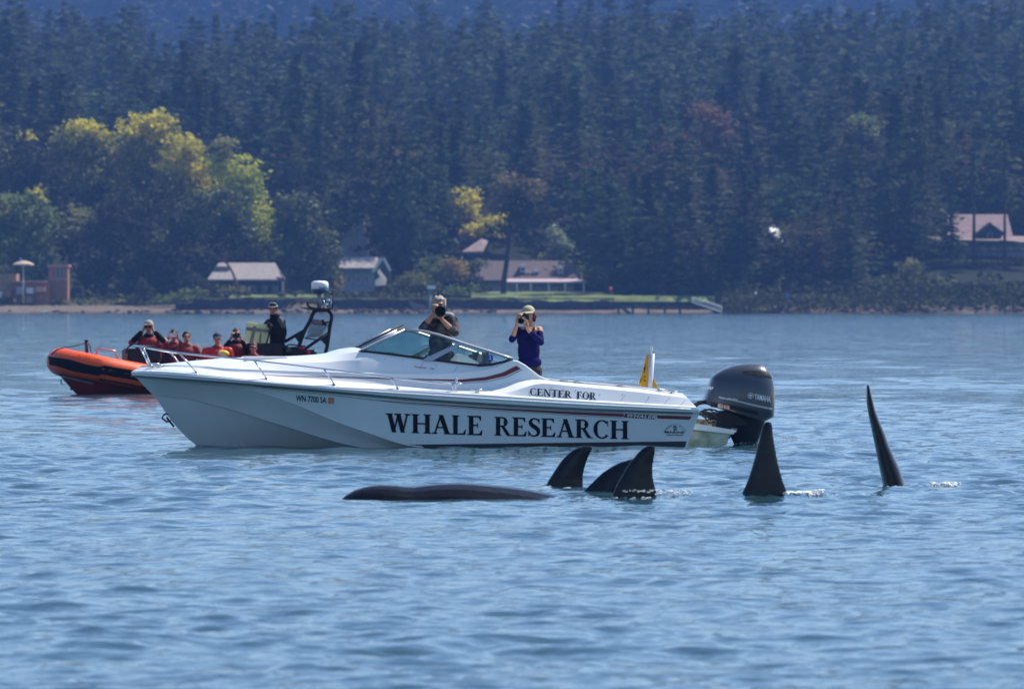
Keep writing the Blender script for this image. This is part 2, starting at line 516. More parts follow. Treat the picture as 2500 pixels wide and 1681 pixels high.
for k, (ca, cb) in enumerate((((0.14, 0.115, 0.055), (0.05, 0.045, 0.028)), ((0.105, 0.135, 0.045), (0.04, 0.055, 0.025)), ((0.13, 0.125, 0.045), (0.045, 0.05, 0.024)))):
    rg = np.random.default_rng(150 + k)
    V, Fq = conifer_arrays(rg, 22.0, [6.0, 5.4, 6.6][k], base=.12, nb=30, per=9, seg=7, size=0.62, prof='round')
    LEAFY.append((mesh_np('leafy_crown', V, Fq, mat('mixed_leaves_%s' % 'abc'[k], ca, 0.85, spec=0.1, col2=cb, vscale=0.22, objvar=0.3, trans=0.35)), trunk_mesh('leafy_trunk', 20.0, 0.42, M_BARK)))
# ---- conifers of the hillside: nearest ones as things, the rest as one mass
def place_points(rg, n, p0, p1, Y0, Y1, taken, mind, bad=None):
    out = []; tries = 0
    while len(out) < n and tries < n * 40:
        tries += 1
        px = rg.uniform(p0, p1); Y = rg.uniform(Y0, Y1)
        if bad and bad(px, Y): continue
        x = (px - CX) * Y / F_PX
        if any((x - a) ** 2 + ((Y - b) * 0.7) ** 2 < mind * mind for a, b in taken): continue
        taken.append((x, Y)); out.append((px, x, Y))
    return out
rg = np.random.default_rng(5)
taken = []
front = place_points(rg, 48, 1480, 2235, 816, 850, taken, 3.4, lambda p, Y: (Y < 822 and p < 1790) or (1845 < p < 1925 and Y < 834) or (p > 2080 and Y < 842))
front += place_points(rg, 40, 1430, 2240, 850, 890, taken, 4.6)
front += place_points(rg, 20, 700, 1130, 872, 895, taken, 4.5, lambda p, Y: 805 < p < 930 and Y < 885)
front += place_points(rg, 12, 2200, 2600, 884, 900, taken, 4.5)
mid = place_points(rg, 150, -140, 2640, 892, 985, taken, 4.4, lambda p, Y: p < 700 and Y < 910)
back = place_points(rg, 70, -160, 2660, 985, 1050, taken, 5.5)
allp = front + mid + back
allp.sort(key=lambda q: q[2])
allp = allp[:292]
def add_conifer(i, px, x, Y, s, k, rz, label, group='conifers of the hillside forest', base_z=None):
    if i % 3 == 2:
        o = empty('leafy_tree', (x, Y, gz(x, Y) - 0.3), rz, 'round crowned leafy tree standing among the conifers of the hazy hillside forest', 'tree', 'leafy trees of the hillside forest')
        o.scale = (s * 1.5, s * 1.5, s * (0.8 + 0.3 * ((i * 37) % 10) / 10)); k = (i // 3) % 3
        link_mesh('crown', LEAFY[k][0], o); link_mesh('trunk', LEAFY[k][1], o)
        return o
    o = empty('conifer_tree', (x, Y, (gz(x, Y) if base_z is None else base_z) - 0.3), rz, label, 'conifer', group)
    o.scale = (s * 1.75, s * 1.75, s * (0.86 + 0.3 * ((i * 37) % 10) / 10))
    link_mesh('crown', CON[k][0], o); link_mesh('trunk', CON[k][1], o)
    return o
for i, (px, x, Y) in enumerate(allp):
    s = rg.uniform(0.46, 0.80)
    if Y < 895: s = rg.uniform(0.42, 0.78)
    if Y < 850: s = rg.uniform(0.36, 0.62)
    add_conifer(i, px, x, Y, s, int(rg.integers(0, 9)), rg.uniform(0, 6.28), 'dark conifer standing among many in the hazy forest behind the shore')

def forest_mass(name, label, pts, arrays, m, group=None):
    Vs, Fs, b = [], [], 0
    for (px, x, Y) in pts:
        V, Fq = arrays[int(rg.integers(0, len(arrays)))]
        s = rg.uniform(0.5, 0.88) * (1.25 if Y > 1500 else 1.0); a = rg.uniform(0, 6.28)
        c, n_ = math.cos(a), math.sin(a)
        w_ = s * 1.45
        V2 = np.stack([(V[:, 0] * c - V[:, 1] * n_) * w_ + x, (V[:, 0] * n_ + V[:, 1] * c) * w_ + Y, V[:, 2] * s * rg.uniform(0.9, 1.15) + gz(x, Y) - 0.5], 1)
        Vs.append(V2); Fs.append(Fq + b); b += len(V2)
    o = link_mesh(name, mesh_np(name, np.vstack(Vs), np.vstack(Fs), m))
    return tag(o, label, 'forest', group, kind='stuff')
M_MASS = mat('distant_needles', (0.076, 0.092, 0.042), 0.95, spec=0.1, col2=(0.034, 0.048, 0.025), vscale=0.10, trans=0.3, detail=8)
low = [conifer_arrays(np.random.default_rng(300 + k), 24.0, [6.0, 5.2, 6.8, 5.6][k], nb=22, per=7, seg=4, size=1.0, prof=['ragged', 'cone', 'round', 'round'][k]) for k in range(4)]
ridge_pts = place_points(rg, 620, -180, 2680, 1040, 1400, taken, 5.5)
forest_mass('ridge_forest', 'dense conifers filling the ridge line above the nearer forest', ridge_pts, low, M_MASS)
tiny = [conifer_arrays(np.random.default_rng(340 + k), 24.0, 6.0, nb=10, per=5, seg=2, size=2.4) for k in range(4)]
far_pts = place_points(rg, 1300, -180, 2680, 1850, 2500, [], 7)
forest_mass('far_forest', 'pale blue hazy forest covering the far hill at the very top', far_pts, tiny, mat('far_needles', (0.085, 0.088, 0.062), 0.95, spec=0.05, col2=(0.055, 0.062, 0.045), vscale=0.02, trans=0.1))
# low brush that closes the forest floor
Cb, Sb = [], []
for _ in range(9000):
    px = rg.uniform(-150, 2650); Y = rg.uniform(846, 1000) if rg.random() < 0.7 else rg.uniform(1000, 1250)
    if Y < 885 and (px < 1440 or px > 2190): continue
    x = (px - CX) * Y / F_PX
    if 800 < px < 930 and Y < 864: continue
    h = rg.uniform(0.3, 4.5)
    Cb.append((x, Y, gz(x, Y) + h)); Sb.append(rg.uniform(0.6, 1.4))
for _ in range(5200):
    px = rg.uniform(1745, 2640); Y = rg.uniform(800.3, 808)
    x = (px - CX) * Y / F_PX
    Cb.append((x, Y, gz(x, Y) + rg.uniform(0.0, 0.9))); Sb.append(rg.uniform(0.15, 0.35))
for _ in range(5200):       # bushes down the banks at the right
    px = rg.uniform(1745, 2640); Y = rg.uniform(804.5, 846)
    if px < 2180 and Y > 826: continue
    x = (px - CX) * Y / F_PX
    if 2262 < px and 815 < Y: continue
    Cb.append((x, Y, gz(x, Y) + rg.uniform(0.0, 1.5) * (1.3 if math.sin(px * .05) > 0 else .6))); Sb.append(rg.uniform(0.25, 0.55))
for _ in range(1800):       # weeds on top of the left beach and along the seawall
    px = rg.uniform(-100, 1500); Y = rg.uniform(818, 832) if px < 420 else rg.uniform(810, 830)
    if px > 1040: continue
    x = (px - CX) * Y / F_PX
    Cb.append((x, Y, gz(x, Y) + rg.uniform(0.0, 0.7))); Sb.append(rg.uniform(0.2, 0.45))
V, Fq = leaf_quads(np.array(Cb), np.array(Sb), rg)
M_BRUSH = mat('brush_leaves', (0.075, 0.085, 0.034), 0.9, spec=0.1, col2=(0.026, 0.032, 0.016), vscale=0.25, trans=0.2)
tag(link_mesh('undergrowth', mesh_np('undergrowth', V, Fq, M_BRUSH)), 'dark tangled undergrowth between the forest trunks', 'undergrowth', kind='stuff')

# ---- broadleaf trees, each with a crown of its own outline
M_LEAF = {  # bright and dark leaf tones also paint crowns' sunlit tops and shaded bases
 'yellow': mat('maple_leaves', (0.74, 0.62, 0.055), 0.7, spec=0.2, col2=(0.24, 0.23, 0.04), vscale=0.22, trans=0.5, detail=6),
 'lime': mat('lime_leaves', (0.60, 0.60, 0.06), 0.7, spec=0.2, col2=(0.26, 0.30, 0.045), vscale=0.3, trans=0.5, detail=6),
 'ochre': mat('ochre_leaves', (0.42, 0.32, 0.08), 0.7, spec=0.2, col2=(0.20, 0.14, 0.05), vscale=0.3, trans=0.45),
 'green': mat('soft_green_leaves', (0.19, 0.24, 0.065), 0.7, spec=0.2, col2=(0.09, 0.13, 0.045), vscale=0.3, trans=0.4),
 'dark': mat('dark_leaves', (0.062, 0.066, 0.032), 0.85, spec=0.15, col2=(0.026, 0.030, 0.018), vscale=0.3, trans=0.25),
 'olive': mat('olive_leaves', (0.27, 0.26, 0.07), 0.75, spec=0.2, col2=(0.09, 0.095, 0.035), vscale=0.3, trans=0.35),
 'madrona': mat('madrona_leaves', (0.15, 0.17, 0.06), 0.6, spec=0.3, col2=(0.045, 0.058, 0.026), vscale=0.4, trans=0.3),
 'copper': mat('copper_leaves', (0.22, 0.125, 0.075), 0.8, spec=0.2, col2=(0.11, 0.07, 0.045), vscale=0.3, trans=0.35),
 'pine': mat('pine_needles', (0.27, 0.21, 0.09), 0.8, spec=0.2, col2=(0.11, 0.09, 0.045), vscale=0.3, trans=0.3),
 'blossom': mat('blossom_leaves', (0.42, 0.48, 0.30), 0.7, spec=0.2, col2=(0.15, 0.20, 0.10), vscale=0.5, trans=0.4),
}
M_TRK = {'grey': mat('grey_bark', (0.12, 0.10, 0.085), 0.9, var=0.4, vscale=2.0), 'red': mat('madrona_bark', (0.30, 0.125, 0.075), 0.6, var=0.45, vscale=1.2),
         'dark': mat('dark_bark', (0.04, 0.032, 0.028), 0.9, var=0.4, vscale=2.0)}
def broadleaf(name, cat, label, Y, base, blobs, leaf, bark='grey', size=0.38, dens=1.35, r0=0.35, seed=1, limbs=True, trunkpath=None, group=None, flat=0.5):
    """blobs: (px, py, rx, ry[, leafcolour]) measured on the photograph; base: (px, py or None)."""
    rg = np.random.default_rng(seed)
    k = Y / F_PX
    bx = (base[0] - CX) * k
    bz = gz(bx, Y) if base[1] is None else CAM_H - (base[1] - HY) * k
    root = empty(name, (bx, Y, bz), 0, label, cat, group)
    mats = []; Vs, Fs, Ms = [], [], []; b = 0
    cen = []
    for bl in blobs:
        c = at(bl[0], bl[1], Y) - Vector((bx, Y, bz))
        rx, rz = bl[2] * k, bl[3] * k
        ry = (rx + rz) * 0.5
        cen.append((c, rx, rz))
        lc = bl[4] if len(bl) > 4 else leaf
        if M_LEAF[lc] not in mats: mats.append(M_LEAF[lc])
        ncl = max(5, int(dens * 3.4 * (rx * rz + rx * ry + ry * rz) / 3 / (size * size * 2.2)))
        d = rg.normal(0, 1, (ncl, 3)); d /= np.linalg.norm(d, axis=1)[:, None]
        rad = 0.45 + 0.6 * rg.random(ncl) ** 0.6
        cc = d * rad[:, None] * np.array([rx, ry, rz]) + np.array(c)
        per = 8
        P = np.repeat(cc, per, 0) + rg.normal(0, 1, (ncl * per, 3)) * np.array([size * 1.25, size * 1.25, size * 0.7])
        S = size * (0.5 + 0.6 * rg.random(len(P)))
        V, Fq = leaf_quads(P, S, rg, flat=flat)
        Vs.append(V); Fs.append(Fq + b); b += len(V); Ms.append(np.full(len(Fq), mats.index(M_LEAF[lc])))
    V = np.vstack(Vs); zmin = 0.3
    V[:, 2] = np.maximum(V[:, 2], zmin)
    link_mesh('crown', mesh_np(name + '_crown', V, np.vstack(Fs), mats, midx=np.concatenate(Ms)), root)
    mb = MB()
    top = max(c[0].z for c in cen)
    if trunkpath:
        pth = [at(p[0], p[1], Y) - Vector((bx, Y, bz)) for p in trunkpath[0]]
        mb.tube([pth[0] - Vector((0, 0, 0.8))] + pth, [r0 * 1.2] + [r0 * (1 - 0.75 * i / len(pth)) for i in range(len(pth))], n=8)
        for br in trunkpath[1:]:
            bp = [at(p[0], p[1], Y) - Vector((bx, Y, bz)) for p in br]
            mb.tube(bp, [r0 * 0.55 * (1 - 0.7 * i / len(bp)) for i in range(len(bp))], n=6)
        fork = pth[-1]
    else:
        mx_ = sum(c[0].x for c in cen) / len(cen)
        fork = Vector((mx_ * 0.5, 0, top * 0.35))
        mb.tube([(0, 0, -0.8), (0.03, 0, fork.z * 0.5), fork], [r0 * 1.2, r0, r0 * 0.8], n=8)
    if limbs:
        for c, rx, rz in cen:
            mdl = (fork + c) * 0.5 + Vector((rg.normal(0, .3), rg.normal(0, .3), 0.4))
            mb.tube([fork, mdl, c + Vector((0, 0, rz * 0.4))], [r0 * 0.55, r0 * 0.35, r0 * 0.1], n=6)
    mb.build('trunk', M_TRK[bark], root, fix=False)
    return root

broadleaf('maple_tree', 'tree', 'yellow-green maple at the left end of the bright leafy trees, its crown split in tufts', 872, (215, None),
    [(205, 318, 46, 28), (255, 340, 34, 26), (190, 385, 28, 24), (225, 365, 50, 34, 'olive'), (230, 430, 70, 50, 'olive'), (160, 360, 40, 50, 'olive'), (300, 400, 40, 60, 'olive'), (240, 520, 80, 70, 'dark'), (180, 372, 24, 18), (265, 425, 20, 16)], 'yellow', seed=11)  # yellow sunlit tufts over a dark shaded foot, painted by leaf colour
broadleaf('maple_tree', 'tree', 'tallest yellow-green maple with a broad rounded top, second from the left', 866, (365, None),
    [(330, 315, 46, 36), (385, 305, 46, 34), (405, 345, 34, 40), (330, 375, 46, 40, 'olive'), (385, 420, 60, 60, 'olive'), (330, 460, 60, 60, 'olive'), (360, 540, 90, 70, 'dark'), (320, 400, 20, 34), (300, 375, 22, 12, 'ochre'), (415, 385, 24, 30), (345, 420, 16, 16)], 'yellow', seed=12)  # sun side in yellow leaves, shaded lower crown in olive and dark ones
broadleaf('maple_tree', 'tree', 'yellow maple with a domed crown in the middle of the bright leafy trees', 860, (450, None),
    [(450, 355, 40, 30), (470, 400, 44, 46), (430, 395, 40, 36), (480, 450, 36, 40), (420, 455, 50, 44, 'olive'), (460, 520, 60, 60, 'olive')], 'yellow', seed=13)  # olive leaves below paint the shaded part of the crown
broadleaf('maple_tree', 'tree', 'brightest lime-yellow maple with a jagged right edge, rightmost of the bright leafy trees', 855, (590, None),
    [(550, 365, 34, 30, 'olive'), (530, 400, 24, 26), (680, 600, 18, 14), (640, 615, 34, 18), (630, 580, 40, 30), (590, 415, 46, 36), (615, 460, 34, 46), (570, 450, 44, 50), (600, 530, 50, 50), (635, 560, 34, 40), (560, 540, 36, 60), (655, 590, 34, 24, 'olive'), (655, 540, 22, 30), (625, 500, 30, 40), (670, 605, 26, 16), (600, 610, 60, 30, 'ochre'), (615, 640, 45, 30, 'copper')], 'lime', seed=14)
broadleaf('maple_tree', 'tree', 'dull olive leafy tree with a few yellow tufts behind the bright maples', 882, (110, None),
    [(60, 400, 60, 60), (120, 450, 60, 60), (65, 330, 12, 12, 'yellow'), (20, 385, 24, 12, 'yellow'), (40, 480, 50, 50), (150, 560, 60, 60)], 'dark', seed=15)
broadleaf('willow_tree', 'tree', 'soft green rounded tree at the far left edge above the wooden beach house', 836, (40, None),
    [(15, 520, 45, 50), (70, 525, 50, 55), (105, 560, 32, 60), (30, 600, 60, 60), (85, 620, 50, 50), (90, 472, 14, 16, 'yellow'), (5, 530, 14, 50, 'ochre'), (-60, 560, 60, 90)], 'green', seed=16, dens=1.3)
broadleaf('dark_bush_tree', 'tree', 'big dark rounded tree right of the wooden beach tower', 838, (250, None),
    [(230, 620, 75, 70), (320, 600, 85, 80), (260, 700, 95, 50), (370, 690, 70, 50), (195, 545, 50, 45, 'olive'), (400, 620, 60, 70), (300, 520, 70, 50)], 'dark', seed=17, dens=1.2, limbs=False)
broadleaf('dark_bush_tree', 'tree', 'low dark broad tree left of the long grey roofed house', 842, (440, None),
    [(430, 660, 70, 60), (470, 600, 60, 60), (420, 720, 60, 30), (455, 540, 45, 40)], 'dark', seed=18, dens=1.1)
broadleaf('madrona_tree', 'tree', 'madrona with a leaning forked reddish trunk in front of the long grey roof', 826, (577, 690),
    [(475, 500, 38, 30), (520, 478, 50, 24), (565, 500, 40, 34), (500, 550, 60, 40), (440, 575, 36, 24, 'dark'), (560, 570, 50, 44, 'dark'), (450, 530, 16, 12, 'olive'), (585, 545, 30, 50), (395, 580, 14, 10, 'olive')],
    'madrona', bark='red', r0=0.20, seed=19, limbs=False, trunkpath=[[(577, 688), (568, 665), (556, 645), (549, 628)], [(549, 628), (545, 612), (552, 600)], [(556, 645), (530, 625), (495, 612), (480, 598)], [(530, 625), (505, 600), (490, 570)]])
broadleaf('madrona_tree', 'tree', 'tall olive madrona in front of the gap between the two grey roofed houses', 824, (710, 700),
    [(715, 492, 44, 26), (760, 512, 34, 30), (700, 530, 36, 36), (750, 560, 50, 44), (790, 605, 40, 44), (730, 620, 50, 50), (810, 640, 26, 40), (690, 580, 26, 40), (760, 670, 60, 30, 'dark'), (715, 560, 50, 60)],
    'madrona', bark='grey', r0=0.24, seed=20, dens=1.15, trunkpath=[[(706, 716), (700, 690), (698, 660), (705, 630)]])
broadleaf('golden_tree', 'tree', 'golden tree above the village, upper tuft round, right of centre conifers', 868, (1120, None),
    [(1128, 480, 40, 24), (1150, 510, 26, 24), (1105, 505, 24, 20, 'ochre'), (1140, 535, 40, 14, 'ochre')], 'yellow', seed=21, size=0.34)
broadleaf('golden_tree', 'tree', 'lower golden-green tree spreading right towards the tall lone pine', 862, (1170, None),
    [(1210, 540, 30, 15), (1175, 562, 44, 18), (1150, 575, 30, 14, 'ochre'), (1140, 590, 26, 20, 'copper'), (1190, 580, 30, 14, 'olive')], 'yellow', seed=22, size=0.34)
broadleaf('lone_pine', 'pine', 'tall pine with a bare dark trunk and flat brown-green top beside the long cottage', 822, (1229, 725),
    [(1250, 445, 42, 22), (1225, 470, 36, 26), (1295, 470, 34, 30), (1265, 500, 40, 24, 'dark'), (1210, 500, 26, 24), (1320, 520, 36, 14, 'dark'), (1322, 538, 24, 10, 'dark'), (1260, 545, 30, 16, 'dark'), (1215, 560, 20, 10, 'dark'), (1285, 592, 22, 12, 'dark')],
    'pine', bark='dark', r0=0.42, seed=23, size=0.36, trunkpath=[[(1229, 722), (1231, 680), (1237, 640), (1243, 580), (1246, 520), (1250, 470)]])
broadleaf('blossom_tree', 'tree', 'small pale blossoming tree right of the lone pine above the cottage', 843, (1365, None),
    [(1350, 565, 14, 16), (1362, 585, 20, 18), (1380, 602, 18, 16), (1395, 630, 34, 30, 'green'), (1345, 640, 40, 30, 'olive')], 'blossom', seed=24, size=0.28)
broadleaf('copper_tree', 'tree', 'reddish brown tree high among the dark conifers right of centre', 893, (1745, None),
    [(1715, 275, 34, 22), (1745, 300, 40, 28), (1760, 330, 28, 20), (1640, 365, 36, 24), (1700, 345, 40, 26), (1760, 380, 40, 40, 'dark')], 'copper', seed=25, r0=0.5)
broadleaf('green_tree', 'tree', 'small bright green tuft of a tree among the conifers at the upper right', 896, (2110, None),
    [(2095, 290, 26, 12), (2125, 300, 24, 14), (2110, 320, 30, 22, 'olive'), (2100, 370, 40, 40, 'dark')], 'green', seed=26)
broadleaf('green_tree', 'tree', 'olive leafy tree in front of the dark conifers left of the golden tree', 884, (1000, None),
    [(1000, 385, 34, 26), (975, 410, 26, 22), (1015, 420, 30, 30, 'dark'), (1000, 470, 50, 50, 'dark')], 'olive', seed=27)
for i, (lab, Y, base, bl, lf) in enumerate([
    ('round green garden bush beside the chalet gable', 833, (1000, None), [(1010, 690, 40, 26), (975, 705, 30, 16), (1040, 700, 26, 18)], 'olive'),
    ('orange-brown rounded bush between the chalet and the cottage', 835, (1100, None), [(1110, 650, 26, 22), (1125, 668, 18, 18), (1095, 640, 18, 12), (1085, 665, 26, 22, 'olive')], 'ochre'),
    ('wide green bush behind the orange-brown bush', 838, (1060, None), [(1060, 655, 44, 30), (1040, 690, 40, 26), (1170, 650, 34, 16)], 'green'),
    ('clipped green hedge bush at the left end of the lawn', 826, (1130, None), [(1105, 714, 26, 14), (1160, 712, 18, 14), (1135, 722, 34, 10)], 'green'),
    ('small dark round shrub on the lawn left of the pine trunk', 823, (1180, None), [(1178, 712, 16, 12)], 'dark'),
    ('tall grey-green shrub against the left end of the cottage wall', 832, (1165, None), [(1160, 680, 18, 36), (1150, 705, 20, 18)], 'dark'),
    ('green shrubs right of the cottage porch', 830, (1450, None), [(1450, 680, 28, 24, 'olive'), (1440, 655, 20, 18), (1470, 700, 24, 20, 'dark')], 'green'),
    ('pointed ochre shrub standing alone on the lawn by the pier', 822, (1665, None), [(1665, 700, 12, 18), (1664, 680, 7, 12)], 'olive'),
    ('bright green bush at the water in front of the right hand slope', 812, (2160, None), [(2150, 690, 14, 14), (2165, 712, 20, 22), (2178, 728, 16, 12), (2200, 718, 34, 18, 'olive')], 'green'),
    ('soft green bushes at the foot of the right hand house slope', 822, (2240, None), [(2225, 655, 22, 24, 'olive'), (2260, 700, 44, 14, 'olive'), (2215, 690, 20, 22), (2295, 690, 40, 16)], 'olive'),
    ('dark bank of shrubs below the right hand house', 816, (2400, None), [(2330, 725, 60, 22), (2420, 720, 70, 26), (2500, 720, 50, 24), (2560, 712, 60, 26), (2350, 708, 40, 12)], 'dark'),
    ('dark shrubs between the lawn and the right hand house deck', 838, (2440, None), [(2300, 648, 36, 9), (2380, 646, 40, 8), (2460, 642, 30, 8), (2492, 642, 16, 20)], 'dark'),
    ('grey-green bush at the far right edge by the shore', 813, (2480, None), [(2450, 728, 26, 18), (2485, 715, 30, 20)], 'olive'),
    ('yellow-green shrubs on the bank left of the long seawall', 814, (430, None), [(400, 735, 30, 10), (450, 722, 34, 14), (385, 745, 24, 6), (480, 712, 26, 8), (350, 748, 30, 5)], 'green'),
    ('pointed dark red-brown shrub behind the left beach', 818, (355, None), [(355, 715, 24, 22), (350, 695, 12, 14)], 'dark'),
    ('low olive shrubs along the back of the left beach', 820, (250, None), [(160, 742, 30, 6), (220, 738, 34, 8), (290, 740, 34, 8), (330, 735, 24, 10)], 'olive'),
    ('leafy shrubs hiding the base of the long grey roofed house', 828, (520, None), [(510, 700, 34, 14, 'dark'), (560, 708, 40, 8), (470, 690, 24, 24, 'dark')], 'olive'),
    ('yellow columnar shrub left of the chalet wall', 827, (828, None), [(826, 690, 8, 22), (824, 670, 7, 12)], 'ochre'),
    ]):
    broadleaf('garden_bush', 'bush', lab, Y, base, bl, lf, seed=60 + i, size=0.27, r0=0.08, dens=1.3, limbs=False)
# tall bare trunked conifers beside the centre houses
for i, (px, Y, s, k, lab) in enumerate([
    (992, 842, 0.78, 3, 'bare trunked dark conifer left of the orange bush, left one of the pair'),
    (1028, 846, 0.86, 6, 'bare trunked dark conifer left of the orange bush, right one of the pair'),
    (2378, 842, 0.70, 6, 'slim dark conifer whose thin bare trunk crosses the right hand house roof'),
    (2453, 838, 0.66, 6, 'slim conifer with a thin bare trunk at the right side of the right hand house'),
    (2245, 850, 0.95, 3, 'dark conifer just left of the right hand house'),
    (960, 856, 0.9, 1, 'full dark conifer behind the chalet gable'),
    (905, 874, 0.95, 4, 'broad dark conifer behind the grey tower house'),
    (1075, 852, 0.9, 8, 'narrow conifer left of the golden tree'),
    (2322, 844, 0.40, 5, 'small dark conifer in front of the left end of the pink roof'),
    (2540, 846, 0.9, 3, 'dark conifer at the right edge behind the right hand house'),
    (780, 878, 1.0, 0, 'dark conifer behind the olive madrona'),
    ]):
    x = (px - CX) * Y / F_PX
    o = empty('conifer_tree', (x, Y, gz(x, Y) - 0.3), i * 1.3, lab, 'conifer', 'conifers beside the shore houses')
    o.scale = (s * 0.9, s * 0.9, s)
    if px in (2378, 2453):
        V, Fq = conifer_arrays(np.random.default_rng(900 + i), 25.0, 2.6, base=0.55, nb=22, per=6, size=0.5)
        link_mesh('crown', mesh_np('conifer_crown', V, Fq, M_CON), o)
    else:
        link_mesh('crown', CON[k][0], o)
    link_mesh('trunk', CON[k][1], o)
# ------------------------------------------------------------------ frames that turn photograph measurements into boat coordinates
class Frame:
    def __init__(s, px, Y, yaw):
        s.base = Vector(((px - CX) * Y / F_PX, Y, 0.0)); s.yaw = yaw
        s.c, s.s = math.cos(yaw), math.sin(yaw)
    def loc(s, w):
        p = Vector(w) - s.base
        return Vector((p.x * s.c + p.y * s.s, -p.x * s.s + p.y * s.c, p.z))
    def P(s, px, py, yl):
        """Point with local y = yl that the photograph shows at (px, py)."""
        o = s.loc((0, 0, CAM_H))
        d = Vector(((px - CX) / F_PX, 1.0, -(py - HY) / F_PX))
        dl = Vector((d.x * s.c + d.y * s.s, -d.x * s.s + d.y * s.c, d.z))
        t = (yl - o.y) / dl.y
        return o + dl * t
BF = Frame(1020, 90.0, R(9))
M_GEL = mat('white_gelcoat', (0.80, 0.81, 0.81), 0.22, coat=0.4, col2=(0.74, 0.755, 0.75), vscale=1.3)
M_GEL2 = mat('white_deck', (0.80, 0.80, 0.79), 0.38, col2=(0.74, 0.74, 0.73), vscale=2.0, bump=0.05, bscale=60)
M_BOTTOM = mat('black_bottom_paint', (0.012, 0.014, 0.016), 0.5)
M_RUBBER = mat('grey_rub_rail', (0.10, 0.11, 0.12), 0.5)
M_CHROME = mat('stainless_steel', (0.72, 0.72, 0.73), 0.16, metal=1.0)
M_ALU = mat('brushed_aluminium_frame', (0.42, 0.42, 0.44), 0.38, metal=0.85)
M_GASKET = mat('black_gasket', (0.015, 0.015, 0.017), 0.6)
M_MAROON = mat('maroon_vinyl', (0.16, 0.018, 0.030), 0.35)
M_INK = mat('black_vinyl_lettering', (0.006, 0.006, 0.009), 0.6, spec=0.12)
M_SEAT = mat('dark_upholstery', (0.05, 0.055, 0.065), 0.6)
M_WHITEPRINT = mat('white_vinyl', (0.78, 0.78, 0.78), 0.35)

boat = empty('research_motorboat', BF.base, BF.yaw,
    'white sports motorboat lettered whale research, outboard at its stern, nearest of the two boats', 'motorboat')

def curve(pts):
    """pts: (px, py, half_breadth) on the near side -> local arrays sorted by x."""
    P = [BF.P(a, b, -c) for a, b, c in pts]
    return np.array([p.x for p in P]), np.array([p.z for p in P]), np.array([c for _, _, c in pts])
def sample(cv, u, warp=1.0):
    x0, x1 = cv[0][0], cv[0][-1]
    x = x0 + (x1 - x0) * u
    return np.stack([x, -pchip(cv[0], cv[2], x), pchip(cv[0], cv[1], x)], 1)

RAILB = curve([(321, 915, 0.0), (345, 917, .16), (400, 921, .42), (475, 926, .66), (595, 935, .90), (820, 955, 1.12), (1072, 976, 1.22), (1420, 996, 1.25), (1709, 1007, 1.2)])
KNUC = curve([(337, 925, 0.0), (380, 928, .20), (475, 936, .50), (574, 946, .76), (690, 976, .92), (820, 1029, 1.03), (880, 1050, 1.08), (1016, 1090, 1.14), (1200, 1101, 1.17), (1420, 1104, 1.18), (1673, 1101, 1.14)])
CHIN = curve([(378, 969, 0.0), (450, 973, .24), (526, 989, .46), (663, 1030, .70), (852, 1086, .90), (1016, 1115, .98), (1420, 1128, 1.02), (1668, 1126, 1.0)])
KEEL = curve([(382, 973, 0.0), (423, 1032, 0.0), (475, 1083, 0.0), (560, 1130, 0.0), (900, 1168, 0.0), (1660, 1175, 0.0)])
us = np.linspace(0, 1, 90) ** 1.25
def between(A, B_, n, bulge=0.0, hollow=0.0):
    rows = []
    for i in range(n):
        t = i / (n - 1)
        Rr = A * (1 - t) + B_ * t
        Rr = Rr.copy(); Rr[:, 1] -= (bulge - hollow) * math.sin(math.pi * t) * smooth01(us * 6)
        rows.append(Rr)
    return rows
rb, kn, ch, ke = (sample(c, us) for c in (RAILB, KNUC, CHIN, KEEL))
rb2 = rb.copy(); rb2[:, 1] += 0.028 * smooth01(us * 12)
def side_rows(mirror=False):
    g1 = between(rb2, kn, 5, bulge=-0.012)
    kn2 = kn.copy(); kn2[:, 1] += 0.012 * smooth01(us * 8); kn2[:, 2] -= 0.006
    g2 = between(kn2, ch, 5, bulge=-0.02)
    ch2 = ch.copy(); ch2[:, 1] += 0.035 * smooth01(us * 8); ch2[:, 2] -= 0.004
    g3 = between(ch2, ke, 6, bulge=0.02)
    rows = g1 + g2 + g3
    if mirror: rows = [r_ * np.array([1, -1, 1]) for r_ in rows]
    return rows
def is_bottom(rows):
    def f(i, j):
        z = rows[i][j][2]; x = rows[i][j][0]
        return 1 if (z < 0.045 and x > 0.0) else 0
    return f
hull = MB()
rows = side_rows(); hull.loft(rows, mfun=None, smooth=True); 
rows_m = side_rows(True); hull.loft(rows_m, smooth=True, flip=True)
# transom
tr = [r_[-1] for r_ in rows] + [r_[-1] for r_ in reversed(rows_m)]
hull.add(tr, [tuple(range(len(tr)))], 0)
M_HULL = mat('darkened_hull_gelcoat', (0.64, 0.68, 0.68), 0.24, coat=0.4, col2=(0.58, 0.62, 0.615), vscale=0.9)  # the deck's white gelcoat, darkened to deepen the hull's shade
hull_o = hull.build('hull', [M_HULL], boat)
# sharpen the chines
def sharp(o, ang=20):
    me = o.data
    bm = bmesh.new(); bm.from_mesh(me)
    for e in bm.edges:
        if len(e.link_faces) == 2 and e.calc_face_angle(0) > R(ang): e.smooth = False
    bm.to_mesh(me); bm.free()
sharp(hull_o, 9)
# boot line: black paint that runs along the waterline, a thin skin over the hull
hull_bvh = None
def boat_bvh(obs):
    bm = bmesh.new()
    for o in obs: bm.from_mesh(o.data)
    t = BVHTree.FromBMesh(bm); bm.free(); return t

